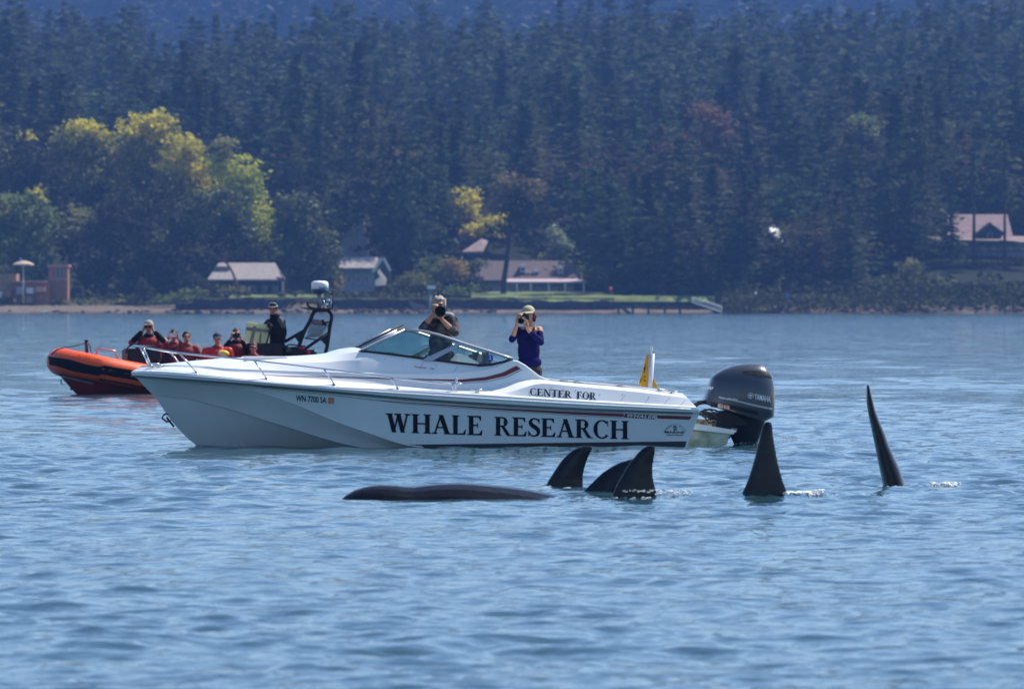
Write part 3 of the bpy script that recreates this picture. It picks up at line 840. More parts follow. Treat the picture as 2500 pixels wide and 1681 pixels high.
# ---- deck: feature lines from the rail inwards
RAILT = curve([(323, 905, 0.0), (345, 905, .17), (400, 907, .44), (475, 913, .68), (650, 930, .98), (820, 945, 1.14), (1117, 960, 1.24), (1420, 979, 1.265), (1700, 994, 1.22)])
FACB = curve([(334, 900, 0.0), (355, 901, .13), (400, 904, .38), (475, 911, .62), (650, 927, .93), (820, 942, 1.09), (1117, 958, 1.20), (1199, 962, 1.21), (1420, 975, 1.23), (1698, 991, 1.18)])
SWLO = curve([(334, 899, 0.0), (355, 899.5, .12), (400, 902, .365), (475, 909, .605), (650, 925, .91), (820, 940, 1.07), (1117, 957, 1.185), (1199, 961, 1.195), (1241, 957, 1.18), (1283, 945, 1.155), (1319, 936, 1.14), (1420, 944, 1.14), (1560, 957, 1.14), (1679, 971, 1.11)])
SWUP = curve([(340, 896, 0.0), (360, 897, .06), (400, 897, .24), (475, 901, .42), (650, 916, .70), (820, 929, .86), (1000, 943, .95), (1117, 951, .985), (1185, 948, .99), (1227, 939, .99), (1269, 928, .975), (1300, 926, .965), (1333, 928, .955), (1420, 936, .95), (1560, 948, .94), (1672, 965, .93)])
MIDC = curve([(345, 893, 0.0), (362, 893, .04), (400, 892, .19), (475, 893, .36), (560, 899, .54), (650, 903, .64), (820, 908, .80), (940, 912, .87), (1000, 912.5, .90), (1060, 912.5, .92), (1117, 910, .935), (1170, 905, .945), (1213, 896, .955), (1254, 879, .965), (1275, 888, .955), (1333, 925, .94), (1420, 933, .93), (1560, 946, .92), (1668, 962, .91)])
WBAS = curve([(348, 892, 0.0), (365, 892, .03), (400, 889, .10), (475, 885, .16), (560, 883, .26), (700, 880, .40), (800, 874, .52), (841, 863, .58), (880, 858.5, .66), (950, 866, .74), (1030, 876.5, .80), (1110, 887, .86), (1171, 894, .90), (1213, 890, .925), (1254, 877, .945), (1275, 886, .93), (1333, 923, .92), (1420, 932, .905), (1560, 945, .895), (1666, 960, .885)])
dk = [sample(c, us) for c in (RAILB, RAILT, FACB, SWLO, SWUP, MIDC, WBAS)]
dk[0] = dk[0] + np.array([0, -0.012, 0.002])
# rows between the lines give rounded knees
deck = MB()
def deck_rows(mirror=False):
    a, b, c, d, e, f, g = dk
    out = [a, a * .5 + b * .5 + np.array([0, -.014, 0]), b]
    out += [c, d, d * .66 + e * .34, d * .33 + e * .67, e]
    m1 = e * .5 + f * .5; m1 = m1.copy(); m1[:, 1] += 0.012
    out += [m1, f]
    f2 = f.copy(); f2[:, 1] += 0.020 * smooth01(us * 5); f2[:, 2] += 0.008
    m2 = f2 * .5 + g * .5
    m2 = m2.copy(); bul = smooth01((0.52 - us) / 0.2) * smooth01(us * 4); m2[:, 2] += 0.035 * bul; m2[:, 1] -= 0.02 * bul
    out += [f2, m2, g]
    if mirror: out = [r_ * np.array([1, -1, 1]) for r_ in out]
    return out
dr, drm = deck_rows(), deck_rows(True)
deck.loft(dr, smooth=True); deck.loft(drm, smooth=True, flip=True)
g, gm = dr[-1], drm[-1]
xw = BF.P(880, 858, -.72).x
nf = int(np.searchsorted(g[:, 0], xw))
# crowned foredeck closes between the two window lines
crown = []
for t in np.linspace(0, 1, 13):
    rr = g[:nf + 1] * (1 - t) + gm[:nf + 1] * t
    rr = rr.copy(); k_ = math.sin(math.pi * t)
    rr[:, 2] += 0.055 * k_ ** 0.8 * smooth01(us[:nf + 1] * 5)
    crown.append(rr)
deck.loft(crown, smooth=True)
# cockpit coaming and floor
FLOOR = 0.20
for sgn, gg in ((-1, g), (1, gm)):
    a = gg[nf:]
    b = a.copy(); b[:, 1] -= sgn * 0.055; b[:, 2] -= 0.004
    c = b.copy(); c[:, 1] -= sgn * 0.02; c[:, 2] = b[:, 2] - 0.06
    d = c.copy(); d[:, 2] = FLOOR - 0.02; d[:, 1] -= sgn * 0.05
    deck.loft([a, b, c, d], smooth=False, flip=(sgn > 0))
deck.add([g[nf] + [0, 0, 0], gm[nf], gm[nf] * [1, 1, 0] + [0.25, 0, FLOOR], g[nf] * [1, 1, 0] + [0.25, 0, FLOOR]], [(0, 1, 2, 3)], 0)
e0, e1 = g[-1], gm[-1]
deck.add([e0, e1, e1 * [1, 1, 0] + [-.05, 0, FLOOR], e0 * [1, 1, 0] + [-.05, 0, FLOOR]], [(0, 1, 2, 3)], 0)
# stern end cap from the top of the rail over to the far side
ce = [r_[-1] for r_ in dr] + [r_[-1] for r_ in reversed(drm)]
deck.add(ce, [tuple(range(len(ce)))], 0)
deck_o = deck.build('deck', [M_GEL], boat)
sharp(deck_o, 16)
cf = MB(); cf.box(((g[nf][0] + e0[0]) / 2, 0, FLOOR - 0.02), (e0[0] - g[nf][0], 1.9, 0.04)); cf.build('cockpit_floor', [M_GEL2], boat)
bvh_hull, bvh_deck, bvh_all = boat_bvh([hull_o]), boat_bvh([deck_o]), boat_bvh([hull_o, deck_o])

def project(bvh, px, py, off=0.004, fr=BF):
    """Point of the surface that the photograph shows at (px, py), lifted off it by off."""
    o = fr.loc((0, 0, CAM_H)); tgt = fr.P(px, py, 0.0)
    d = (tgt - o).normalized()
    h, n, i, dist = bvh.ray_cast(o, d)
    if h is None: return None
    if n.dot(d) > 0: n = -n
    return h + n * off
def strip(mb, bvh, up, lo, off=0.004, n=40, m=0, fr=BF, thick=0.0):
    """Vinyl stripe between two lines of the photograph, laid on the surface."""
    up = np.array(up, float); lo = np.array(lo, float)
    def along(a, t):
        d = np.concatenate([[0], np.cumsum(np.hypot(*np.diff(a, axis=0).T))]); d /= d[-1]
        return np.stack([np.interp(t, d, a[:, 0]), np.interp(t, d, a[:, 1])], 1)
    t = np.linspace(0, 1, n)
    A, B_ = along(up, t), along(lo, t)
    ra, rm, rb_ = [], [], []
    for a, b in zip(A, B_):
        p, q = project(bvh, *a, off, fr), project(bvh, *b, off, fr)
        w = project(bvh, *((a + b) / 2), off, fr)
        if p is None or q is None or w is None: continue
        ra.append(p); rm.append(w); rb_.append(q)
    if len(ra) > 1: mb.loft([ra, rm, rb_], m=m, smooth=False)

# black boot stripe (skin 4 mm proud)
bs = MB()
strip(bs, bvh_hull, [(1000, 1084.5), (1100, 1083.5), (1300, 1081), (1500, 1078.5), (1676, 1076.5)], [(1000, 1100), (1300, 1102), (1670, 1100)], 0.005, 50)
bs.build('bottom_paint', [M_BOTTOM], boat, fix=False)
# rub rail insert under the rail
rr_ = MB()
rr_.tube([tuple(p + np.array([0, -0.012, -0.012])) for p in rb[::2]], 0.011, n=6)
rr_.tube([tuple((p + np.array([0, -0.012, -0.012])) * np.array([1, -1, 1])) for p in rb[::2]], 0.011, n=6)
rr_.build('rub_rail', [M_RUBBER], boat)
tl = MB()
mid_top = [tuple((p + q) / 2 + np.array([0, -0.016, 0.004])) for p, q in zip(dk[0][::2], dk[1][::2])]
tl.tube(mid_top, 0.012, n=6); tl.tube([(x, -y, z) for x, y, z in mid_top], 0.012, n=6)
tl.build('rail_bead', [M_GEL], boat)

st = MB()
strip(st, bvh_hull, [(900, 974.5), (988, 981), (1200, 994.5), (1400, 1004.5), (1523, 1009.5)], [(900, 975.5), (988, 982.5), (1200, 998.5), (1400, 1011), (1523, 1017)], 0.004)
strip(st, bvh_hull, [(1603, 1013), (1689, 1015.5)], [(1605, 1021), (1684, 1024)], 0.004, 12)
strip(st, bvh_deck, [(640, 915), (700, 917), (820, 919), (940, 922.2), (1060, 925.5), (1100, 926)], [(640, 916), (700, 918.3), (820, 921), (940, 925), (1060, 928.5), (1100, 930.0)], 0.005)
strip(st, bvh_deck, [(1100, 926), (1123, 926.3), (1185, 920), (1227, 909), (1260, 892.5)], [(1100, 930), (1126, 932.6), (1185, 928.5), (1235, 917), (1272, 899.5)], 0.005)
st.build('maroon_stripe', [M_MAROON], boat, fix=False)
ps = MB()
for o_ in ((0, -6),):
    strip(ps, bvh_hull, [(620, 941), (800, 957.5), (988, 975.5), (1200, 990.5), (1400, 1001.5), (1520, 1006.5)], [(620, 942.2), (800, 958.7), (988, 976.7), (1200, 991.7), (1400, 1002.7), (1520, 1007.7)], 0.004)
    strip(ps, bvh_hull, [(640, 945.5), (800, 962), (988, 984.5), (1200, 1000.5), (1400, 1013), (1520, 1019)], [(640, 946.3), (800, 963), (988, 985.5), (1200, 1001.5), (1400, 1014), (1520, 1020)], 0.004)
strip(ps, bvh_deck, [(1130, 935), (1188, 931), (1238, 919.5), (1275, 901)], [(1130, 936), (1188, 932), (1239, 920.5), (1276.3, 901.8)], 0.005, 20)
ps.build('pinstripe', [M_RUBBER], boat, fix=False)

# ---- lettering
def stroke_font():
    T, t, s = 0.215, 0.078, 0.052        # thick, thin, serif height
    G = {}
    def quad(x0, y0, x1, y1, w): # slanted stem from (x0,y0) to (x1,y1) of horizontal width w
        return [(x0 - w / 2, y0), (x0 + w / 2, y0), (x1 + w / 2, y1), (x1 - w / 2, y1)]
    def ser(x, y, w, up=True):   # bracketed serif centred at x
        if up: return [(x - w / 2, y), (x + w / 2, y), (x + w / 2, y + s * .6), (x + w * .28, y + s * 1.6), (x - w * .28, y + s * 1.6), (x - w / 2, y + s * .6)]
        return [(x - w / 2, y), (x + w / 2, y), (x + w / 2, y - s * .6), (x + w * .28, y - s * 1.6), (x - w * .28, y - s * 1.6), (x - w / 2, y - s * .6)]
    def rib(pts, n=28):          # ribbon of varying width along a smooth path: (x, y, w)
        a = np.array(pts, float); u = np.linspace(0, 1, len(a)); v = np.linspace(0, 1, n)
        X, Y_, W = pchip(u, a[:, 0], v), pchip(u, a[:, 1], v), pchip(u, a[:, 2], v)
        # smoother path
        dx, dy = np.gradient(X), np.gradient(Y_); l = np.hypot(dx, dy) + 1e-9
        nx, ny = -dy / l, dx / l
        L_ = [(X[i] + nx[i] * W[i] / 2, Y_[i] + ny[i] * W[i] / 2) for i in range(n)]
        R_ = [(X[i] - nx[i] * W[i] / 2, Y_[i] - ny[i] * W[i] / 2) for i in range(n)]
        return [[L_[i], L_[i + 1], R_[i + 1], R_[i]] for i in range(n - 1)]
    def arc(cx, cy, rx, ry, a0, a1, w0, n=26, thin=t, thick=T):  # arc whose sides are thick and whose top and bottom are thin
        out = []
        for i in range(n - 1):
            q = []
            for k, a in ((0, a0 + (a1 - a0) * i / (n - 1)), (0, a0 + (a1 - a0) * (i + 1) / (n - 1))):
                w = thin + (thick - thin) * abs(math.cos(a)) ** 1.6
                q.append(((cx + (rx) * math.cos(a), cy + (ry) * math.sin(a)), (cx + (rx - w) * math.cos(a), cy + (ry - w * 0.55 - thin * .45) * math.sin(a))))
            out.append([q[0][0], q[1][0], q[1][1], q[0][1]])
        return out
    G['H'] = (0.96, [quad(.19, 0, .19, 1, T), quad(.77, 0, .77, 1, T), [(.19, .47), (.77, .47), (.77, .47 + t), (.19, .47 + t)],
                     ser(.19, 0, .38), ser(.77, 0, .38), ser(.19, 1, .38, False), ser(.77, 1, .38, False)])
    G['W'] = (1.24, [quad(.20, 1, .42, 0, T), quad(.62, .96, .40, 0, t * 1.1), quad(.62, 1, .84, 0, T), quad(1.06, 1, .84, 0, t * 1.1),
                     ser(.18, 1, .36, False), ser(.60, 1, .36, False), ser(1.07, 1, .30, False)])
    G['A'] = (0.94, [quad(.15, 0, .44, 1, t * 1.1), quad(.76, 0, .44, 1, T * 1.05), [(.22, .30), (.66, .30), (.66, .30 + t), (.22, .30 + t)], ser(.14, 0, .28), ser(.76, 0, .38)])
    G['L'] = (0.74, [quad(.19, 0, .19, 1, T), ser(.19, 1, .38, False), [(.0, 0), (.66, 0), (.70, .27), (.655, .27), (.56, .09), (.40, t), (.0, t * .7)]])
    G['E'] = (0.78, [quad(.19, 0, .19, 1, T), [(.0, 1), (.66, 1), (.67, .76), (.63, .76), (.54, .92), (.40, 1 - t), (.0, 1 - t * .7)], [(.0, 0), (.70, 0), (.74, .27), (.695, .27), (.58, .09), (.40, t), (.0, t * .7)],
                     [(.19, .47), (.50, .47), (.50, .47 + t), (.19, .47 + t)], [(.48, .37), (.52, .37), (.52, .64), (.48, .64)]])
    G['R'] = (0.90, [quad(.19, 0, .19, 1, T), ser(.19, 0, .38), [(.0, 1), (.42, 1), (.42, 1 - t), (.0, 1 - t * .7)], [(.25, .47), (.42, .47), (.42, .47 + t), (.25, .47 + t)],
                     [(.34, .50), (.52, .50), (.80, .07), (.92, .05), (.92, 0), (.68, 0), (.62, .04)]] + arc(.42, .735, .26, .265, -math.pi / 2, math.pi / 2, T, n=16))
    G['F'] = (0.72, [quad(.19, 0, .19, 1, T), ser(.19, 0, .40), [(.0, 1), (.64, 1), (.65, .76), (.61, .76), (.52, .92), (.40, 1 - t), (.0, 1 - t * .7)], [(.19, .45), (.48, .45), (.48, .45 + t), (.19, .45 + t)], [(.46, .34), (.50, .34), (.50, .62), (.46, .62)]])
    G['N'] = (0.98, [quad(.17, 0, .17, 1, t), quad(.81, 0, .81, 1, t), quad(.20, 1, .80, 0, T * 1.05), ser(.17, 0, .30), ser(.81, 1, .30, False), ser(.12, 1, .26, False)])
    G['T'] = (0.82, [quad(.41, 0, .41, 1, T), ser(.41, 0, .40), [(.02, 1), (.80, 1), (.80, 1 - t), (.02, 1 - t)], [(.02, 1), (.07, .74), (.03, .74), (.0, 1)], [(.80, 1), (.75, .74), (.79, .74), (.82, 1)]])
    G['O'] = (0.94, arc(.46, .5, .44, .515, 0, 2 * math.pi, T, n=40))
    G['C'] = (0.86, arc(.46, .5, .44, .515, R(48), R(318), T, n=34) + [[(.72, .98), (.76, .98), (.78, .66), (.74, .66)]])
    G['S'] = (0.66, rib([(.57, .80, t), (.50, .91, t), (.34, .965, t), (.19, .90, T * .6), (.13, .76, T * .85), (.22, .61, T * 1.0), (.38, .50, T * 1.05), (.52, .37, T), (.55, .22, T * .8), (.46, .08, T * .55), (.30, .035, t), (.15, .08, t), (.07, .22, t)], 40)
              + [[(.55, .98), (.60, .98), (.61, .70), (.57, .70)], [(.03, .02), (.07, .02), (.07, .32), (.02, .32)]])
    G[' '] = (0.42, [])
    return G
SERIF = stroke_font()
def serif_polys(text, gap=0.02):
    x = 0; out = []
    for ch_ in text:
        w, polys = SERIF[ch_]
        for i, p in enumerate(polys): out.append([(x + a, b) for a, b in p])
        x += w + gap
    return out, x - gap
def lay_text(name, parent, bvh, polys, width, corners, m, off=0.004, fr=BF, step=0.0002):
    """polys in (0..width, 0..1); corners: photograph points bottom-left, bottom-right, top-right, top-left."""
    bl, br, tr_, tl_ = [np.array(c, float) for c in corners]
    mb = MB()
    for i, p in enumerate(polys):
        vs = []
        for a, b in p:
            u = a / width
            q = (bl * (1 - u) + br * u) * (1 - b) + (tl_ * (1 - u) + tr_ * u) * b
            h = project(bvh, q[0], q[1], off + step * (i % 12), fr)
            if h is None: break
            vs.append(h)
        if len(vs) == len(p): mb.add(vs, [tuple(range(len(vs)))], 0)
    return mb.build(name, [m], parent, fix=False)
def font_polys(text, shear=0.0, bold=0.0, spacing=1.0):
    """Built-in sans letters as flat triangles, normalised to cap height 1."""
    cu = bpy.data.curves.new('t', 'FONT'); cu.body = text; cu.shear = shear; cu.offset = bold; cu.space_character = spacing; cu.resolution_u = 3
    ob = bpy.data.objects.new('t', cu); COL.objects.link(ob)
    dg = bpy.context.evaluated_depsgraph_get(); me = bpy.data.meshes.new_from_object(ob.evaluated_get(dg))
    V = np.array([v.co[:2] for v in me.vertices]); polys = [[tuple(V[i]) for i in p.vertices] for p in me.polygons]
    bpy.data.objects.remove(ob); bpy.data.curves.remove(cu); bpy.data.meshes.remove(me)
    x0, y0, x1, y1 = V[:, 0].min(), V[:, 1].min(), V[:, 0].max(), V[:, 1].max()
    h = y1 - y0
    return [[((a - x0) / h, (b - y0) / h) for a, b in p] for p in polys], (x1 - x0) / h

pl, w = serif_polys('WHALE'); lay_text('name_lettering', boat, bvh_hull, pl, w, [(941, 1054), (1180, 1062.5), (1180, 1015), (941, 1008)], M_INK)
pl, w = serif_polys('RESEARCH'); lay_text('name_lettering', boat, bvh_hull, pl, w, [(1207, 1062.5), (1535, 1071.5), (1535, 1027), (1207, 1016.5)], M_INK)
pl, w = serif_polys('CENTER'); lay_text('name_lettering', boat, bvh_deck, pl, w, [(1293.5, 964.5), (1396, 972), (1396, 954.5), (1293.5, 947)], M_INK)
pl, w = serif_polys('FOR'); lay_text('name_lettering', boat, bvh_deck, pl, w, [(1408, 972.8), (1456, 976.2), (1456, 958.5), (1408, 955.3)], M_INK)
pl, w = font_polys('WN 7700 SA', bold=0.018); lay_text('registration_number', boat, bvh_hull, pl, w, [(722.5, 979), (797, 984), (797, 969), (722.5, 963.5)], M_INK, 0.004, step=0)
M_ORANGE_ST = mat('orange_sticker', (0.55, 0.10, 0.04), 0.5, col2=(0.65, 0.30, 0.15), vscale=30)
sk = MB(); strip(sk, bvh_hull, [(801, 969.5), (815.5, 970.5)], [(801, 984), (815.5, 985)], 0.004, 4); sk.build('sticker', [M_ORANGE_ST], boat, fix=False)
pl, w = font_polys('WHALER', shear=0.25, bold=0.02, spacing=1.15)
lay_text('maker_lettering', boat, bvh_hull, pl, w, [(1530, 1017.2), (1600, 1021.5), (1601, 1013), (1532, 1009.2)], M_WHITEPRINT, 0.007, step=0)
mk = MB(); strip(mk, bvh_hull, [(1526, 1008.6), (1602, 1012.4)], [(1523, 1018.4), (1599, 1022.8)], 0.0045, 8); mk.build('lettering_backing', [M_MAROON], boat, fix=False)
pl, w = font_polys('Temptation', shear=0.3); lay_text('model_lettering', boat, bvh_deck, pl, w, [(1012, 899), (1041, 901.5), (1041, 894.5), (1012, 892)], M_MAROON, 0.004, step=0)
pl, w = font_polys('2700', shear=0.3); lay_text('model_lettering', boat, bvh_deck, pl, w, [(1049, 901.5), (1060, 902.3), (1060, 898), (1049, 897.2)], M_INK, 0.004, step=0)
pl, w = font_polys('MARINE', bold=0.02); lay_text('dealer_lettering', boat, bvh_hull, pl, w, [(1623, 1057), (1671, 1058), (1671, 1052), (1623, 1051)], M_INK, 0.004, step=0)
arcs = []
for i, ch_ in enumerate('BARNACLE BILLS'):
    if ch_ == ' ': continue
    p, w = font_polys(ch_)
    a = R(158 - 136 * i / 13.0); ra = 27.0
    c = (1648 + ra * math.cos(a), 1061.5 - ra * 0.92 * math.sin(a)); rot = a - math.pi / 2
    for q in p:
        arcs.append([(c[0] + (x - w / 2) * 4.6 * math.cos(rot) - (y - .5) * 5.2 * math.sin(rot) , c[1] - ((x - w / 2) * 4.6 * math.sin(rot) + (y - .5) * 5.2 * math.cos(rot))) for x, y in q])
emb = MB()
def px_poly(mb, bvh, poly, off=0.004, fr=BF, m=0):
    vs = [project(bvh, a, b, off, fr) for a, b in poly]
    if all(v is not None for v in vs): mb.add(vs, [tuple(range(len(vs)))], m)
for q in arcs: px_poly(emb, bvh_hull, q)
for a in range(8):   # rope-ringed anchor-like emblem
    t0, t1 = a * math.pi / 4, (a + 0.7) * math.pi / 4
    px_poly(emb, bvh_hull, [(1648 + r_ * math.cos(t), 1044.5 + r_ * math.sin(t)) for r_, t in ((5.5, t0), (5.5, t1), (4.2, t1), (4.2, t0))])
px_poly(emb, bvh_hull, [(1647, 1040), (1649, 1040), (1649, 1049), (1647, 1049)]); px_poly(emb, bvh_hull, [(1644, 1042), (1652, 1042), (1652, 1043.4), (1644, 1043.4)], 0.0045)
px_poly(emb, bvh_hull, [(1643, 1046), (1645, 1046), (1648, 1049.5), (1651, 1046), (1653, 1046), (1648, 1051)], 0.005)
for k_ in range(9): px_poly(emb, bvh_hull, [(1627 + k_ * 4.6, 1059.8 + k_ * .08), (1630.3 + k_ * 4.6, 1059.8 + k_ * .08), (1630.3 + k_ * 4.6, 1062 + k_ * .08), (1627 + k_ * 4.6, 1062 + k_ * .08)])
emb.build('dealer_emblem', [M_INK], boat, fix=False)

# ---- windscreen
def gl_mat():
    m = bpy.data.materials.new('tinted_glass'); m.use_nodes = True
    N = m.node_tree.nodes; L = m.node_tree.links; N.remove(N['Principled BSDF'])
    tr = N.new('ShaderNodeBsdfTransparent'); tr.inputs[0].default_value = (0.78, 0.90, 0.91, 1)
    gl = N.new('ShaderNodeBsdfGlossy'); gl.inputs['Roughness'].default_value = 0.02
    fr = N.new('ShaderNodeFresnel'); fr.inputs[0].default_value = 1.45
    mx = N.new('ShaderNodeMixShader'); L.new(fr.outputs[0], mx.inputs[0]); L.new(tr.outputs[0], mx.inputs[1]); L.new(gl.outputs[0], mx.inputs[2])
    L.new(mx.outputs[0], N['Material Output'].inputs[0]); return m
M_GLASS = gl_mat()
def BP(px, py, y): return BF.P(px, py, y)
def mirror(p): return Vector((p.x, -p.y, p.z))
b_line = [BP(880, 857.5, -.66), BP(950, 865, -.74), BP(1030, 875.5, -.80), BP(1110, 886, -.86), BP(1171, 893, -.90), BP(1200, 891, -.915), BP(1230, 884, -.93), BP(1252, 876.5, -.945)]
t_line = [BP(988, 805, -.64), BP(1012, 806, -.66), BP(1040, 809.5, -.69), BP(1070, 817, -.73), BP(1100, 827, -.77), BP(1125, 836, -.80), BP(1160, 847, -.84), BP(1193, 857, -.88), BP(1230, 869, -.92), BP(1253, 876, -.94)]
for sgn in (1, -1):
    f_ = (lambda p: p) if sgn == 1 else mirror
    d1t, d1b = f_(BP(1122, 836, -.797)), f_(BP(1040, 878, -.808))
    mb = MB(); mb.slab([f_(b_line[0])] + [f_(p) for p in (b_line[1], )] + [d1b] + [d1t] + [f_(p) for p in reversed(t_line[:5])], (0, 0.006 * sgn, 0))
    mb.build('side_window', [M_GLASS], boat)
    mb = MB(); mb.slab([d1b] + [f_(p) for p in b_line[3:]] + [f_(p) for p in reversed(t_line[6:])] + [d1t], (0, 0.006 * sgn, 0))
    mb.build('side_window', [M_GLASS], boat)
    fr_ = MB()
    fr_.tube([f_(p) for p in t_line], 0.019, n=8)
    fr_.tube([f_(b_line[0]), f_(t_line[0])], 0.017, n=8)
    o1, o2 = f_(Vector((d1b.x - .03, d1b.y if sgn == -1 else d1b.y, d1b.z))), None
    a0, a1 = f_(BP(1030, 878, -.812)), f_(BP(1122, 834, -.807))
    a2, a3 = f_(BP(1056, 880, -.83)), f_(BP(1133, 838, -.822))
    fr_.slab([a0, a2, a3, a1], (0, -0.02 * sgn, 0))
    fr_.build('window_frame', [M_ALU], boat)
    gk = MB(); gk.tube([f_(p) + Vector((0, -0.004 * sgn, .008)) for p in b_line], 0.017, n=8); gk.build('window_gasket', [M_GASKET], boat)
fw = MB()
nb, nt_ = b_line[0], t_line[0]
fb, ft = mirror(nb), mirror(nt_)
fw.slab([nb, fb, ft, nt_], (0.006, 0, 0.003)); fw.build('front_window', [M_GLASS], boat)
ff = MB(); ff.tube([nb, fb], 0.016, n=8); ff.tube([nt_, ft], 0.017, n=8)
ff.tube([(nb + fb) / 2, (nt_ + ft) / 2], 0.016, n=8)
ff.build('window_frame', [M_ALU], boat)
wp = MB(); m_b = (nb + fb) / 2 + Vector((-0.03, -0.15, 0.02)); m_t = (nt_ + ft) / 2 + Vector((0.0, -0.12, 0.04))
wp.tube([m_b, m_b.lerp(m_t, 0.55), m_t + Vector((0.05, 0, 0.03))], [0.012, .010, .016], n=6); wp.build('wiper', [M_GASKET], boat)
# snaps and seams on the cabin side
sn = MB()
for a, b in ((905, 872), (940, 877), (982, 880), (1060, 890), (1117, 895), (1160, 899), (1200, 899), (1240, 893), (1312, 926), (1347, 946), (1376, 948), (1405, 953), (1465, 962), (1520, 962), (1585, 968), (1634, 972), (1172, 1004.5), (1540, 1061)):
    p = project(bvh_all, a, b, 0.002)
    if p: sn.ellipsoid(p, (.007, .004, .007), n=6, k=4)
sn.build('snap', [M_CHROME], boat); 
seam = MB()
for (a, b), (c, d) in (((1033, 885), (1028, 893)), ((1067, 889), (1062, 899)), ((1117, 895), (1107, 908)), ((1527, 962), (1514, 978)), ((1585, 969), (1573, 984)), ((1630, 974), (1620, 988)), ((1672, 976), (1660, 990))):
    strip(seam, bvh_all, [(a, b), (c, d)], [(a + .8, b), (c + .8, d)], 0.002, 4)
seam.build('canvas_seam', [M_RUBBER], boat, fix=False)

# ---- rails and fittings
rl = MB()
near = [BP(325, 843.5, 0.0), BP(345, 846, -.20), BP(380, 852, -.40), BP(437, 861, -.56), BP(530, 870.5, -.78), BP(619, 879.5, -.88), BP(700, 889, -.97), BP(790, 900, -1.04), BP(880, 911, -1.09), BP(955, 921.5, -1.12), BP(1050, 932, -1.15), BP(1098, 937, -1.15), BP(1108, 944, -1.15), BP(1117.5, 958, -1.17)]
rl.tube([mirror(p) for p in reversed(near[1:])] + near, 0.0125, n=8)
st_near = [((350, 848, -.22), (368, 891, -.14)), ((437, 861, -.56), (480, 909, -.60)), ((621, 880, -.88), (651, 924, -.90)), ((790, 900, -1.04), (816, 937, -1.06)), ((953, 921.5, -1.12), (972, 947, -1.12))]
for a, b in st_near:
    p, q = BP(*a), BP(*b)
    rl.tube([p, q], 0.0115, n=8); rl.tube([mirror(p), mirror(q)], 0.0115, n=8)
    rl.lathe([(.026, 0), (.026, .012), (.015, .016)], q - Vector((0, 0, .006)), n=10); rl.lathe([(.026, 0), (.026, .012), (.015, .016)], mirror(q) - Vector((0, 0, .006)), n=10)
rl.build('bow_rail', [M_CHROME], boat, fix=False)
def deck_rail(y):
    gr = MB()
    pts = [BP(1345, 922.5, y), BP(1420, 929, y), BP(1520, 939, y), BP(1600, 948, y), BP(1642, 953, y)]
    gr.tube(pts, 0.010, n=6)
    for a, b in ((1372, 931), (1405, 934), (1510, 943), (1608, 953), (1640, 957)):
        gr.box(BP(a, b - 3, y), (.03, .03, .05))
        gr.ellipsoid(BP(a + 6, b - 1, y - .02), (.05, .012, .012), n=6, k=4)
    gr.build('gunwale_track', [M_CHROME], boat)
deck_rail(-0.93); deck_rail(0.93)
for (a, b, y) in ((376, 893, -.10), (386, 897, -.2), (1114, 942, -1.12), (1164, 956, -1.16)):
    c = BP(a, b, y) + Vector((0, 0, .02)); cl = MB()
    cl.box(c - Vector((0, 0, .015)), (.05, .03, .04)); cl.tube([c + Vector((-.08, 0, .012)), c + Vector((-.03, 0, .01)), c + Vector((.03, 0, .01)), c + Vector((.08, 0, .012))], [.006, .012, .012, .006], n=6)
    cl.build('cleat', [M_CHROME], boat)
cl = MB()
c = BP(1114, 934, -1.13); cl.tube([c, c + Vector((0, 0, .06))], .02, n=8); cl.ellipsoid(c + Vector((-.03, 0, -.04)), (.03, .03, .05), n=8, k=6)
cl.build('rail_socket', [M_CHROME], boat)
be = MB(); c = BP(412, 1018, 0.0)
be.tube([c + Vector((0.02, 0, .05)), c + Vector((-.06, 0, .04)), c + Vector((-.09, 0, -.01)), c + Vector((-.03, 0, -.06)), c + Vector((.03, 0, -.05))], .013, n=6)
be.tube([c + Vector((-.03, 0, .0)), c + Vector((.05, 0, -.10)), c + Vector((.07, 0, -.13))], .016, n=6)
be.build('bow_eye', [M_GASKET], boat)
ha = MB(); ha.box(BP(645, 874, 0.0) + Vector((0, 0, .0)), (.58, .56, .045)); ha.build('deck_hatch', [M_GEL2], boat, bevel=0.015)
# helm, seats seen through the glass
hm = MB(); c = BP(950, 866, -.1)
hm.box((c.x + .1, -.38, .80), (.42, .75, .55), ry=-.25); hm.box((c.x + .1, .42, .74), (.42, .65, .45), ry=-.25); hm.build('dashboard', [M_SEAT], boat, bevel=.04)
sw = MB(); cc = Vector((c.x + .42, -.35, 1.05)); sw.tube([cc + Vector((math.sin(a) * .06, math.cos(a) * .18, math.sin(a) * .17)) for a in np.linspace(0, 6.283, 20)[:-1]], .013, closed=True, n=6); sw.build('steering_wheel', [M_GASKET], boat)
for k_, (xo, y_) in enumerate(((.95, -.42), (.95, .42))):
    s_ = MB(); x_ = c.x + xo
    s_.box((x_, y_, .70), (.5, .52, .16)); s_.box((x_ + .27, y_, .95), (.13, .52, .62), ry=.12); s_.box((x_, y_, .42), (.16, .16, .45))
    s_.build('helm_seat', [M_SEAT], boat, bevel=.05)
bx = MB(); pts = [BP(1112, 880, -.55), BP(1128, 863, -.55), BP(1170, 885, -.55), BP(1165, 900, -.55)]
bx.slab(pts, (0, .5, 0)); bx.build('engine_box', [M_GEL2], boat)
lb = MB(); lb.box((e0[0] - .35, 0, .42), (.5, 1.7, .42)); lb.build('stern_bench', [M_GEL2], boat, bevel=.03)
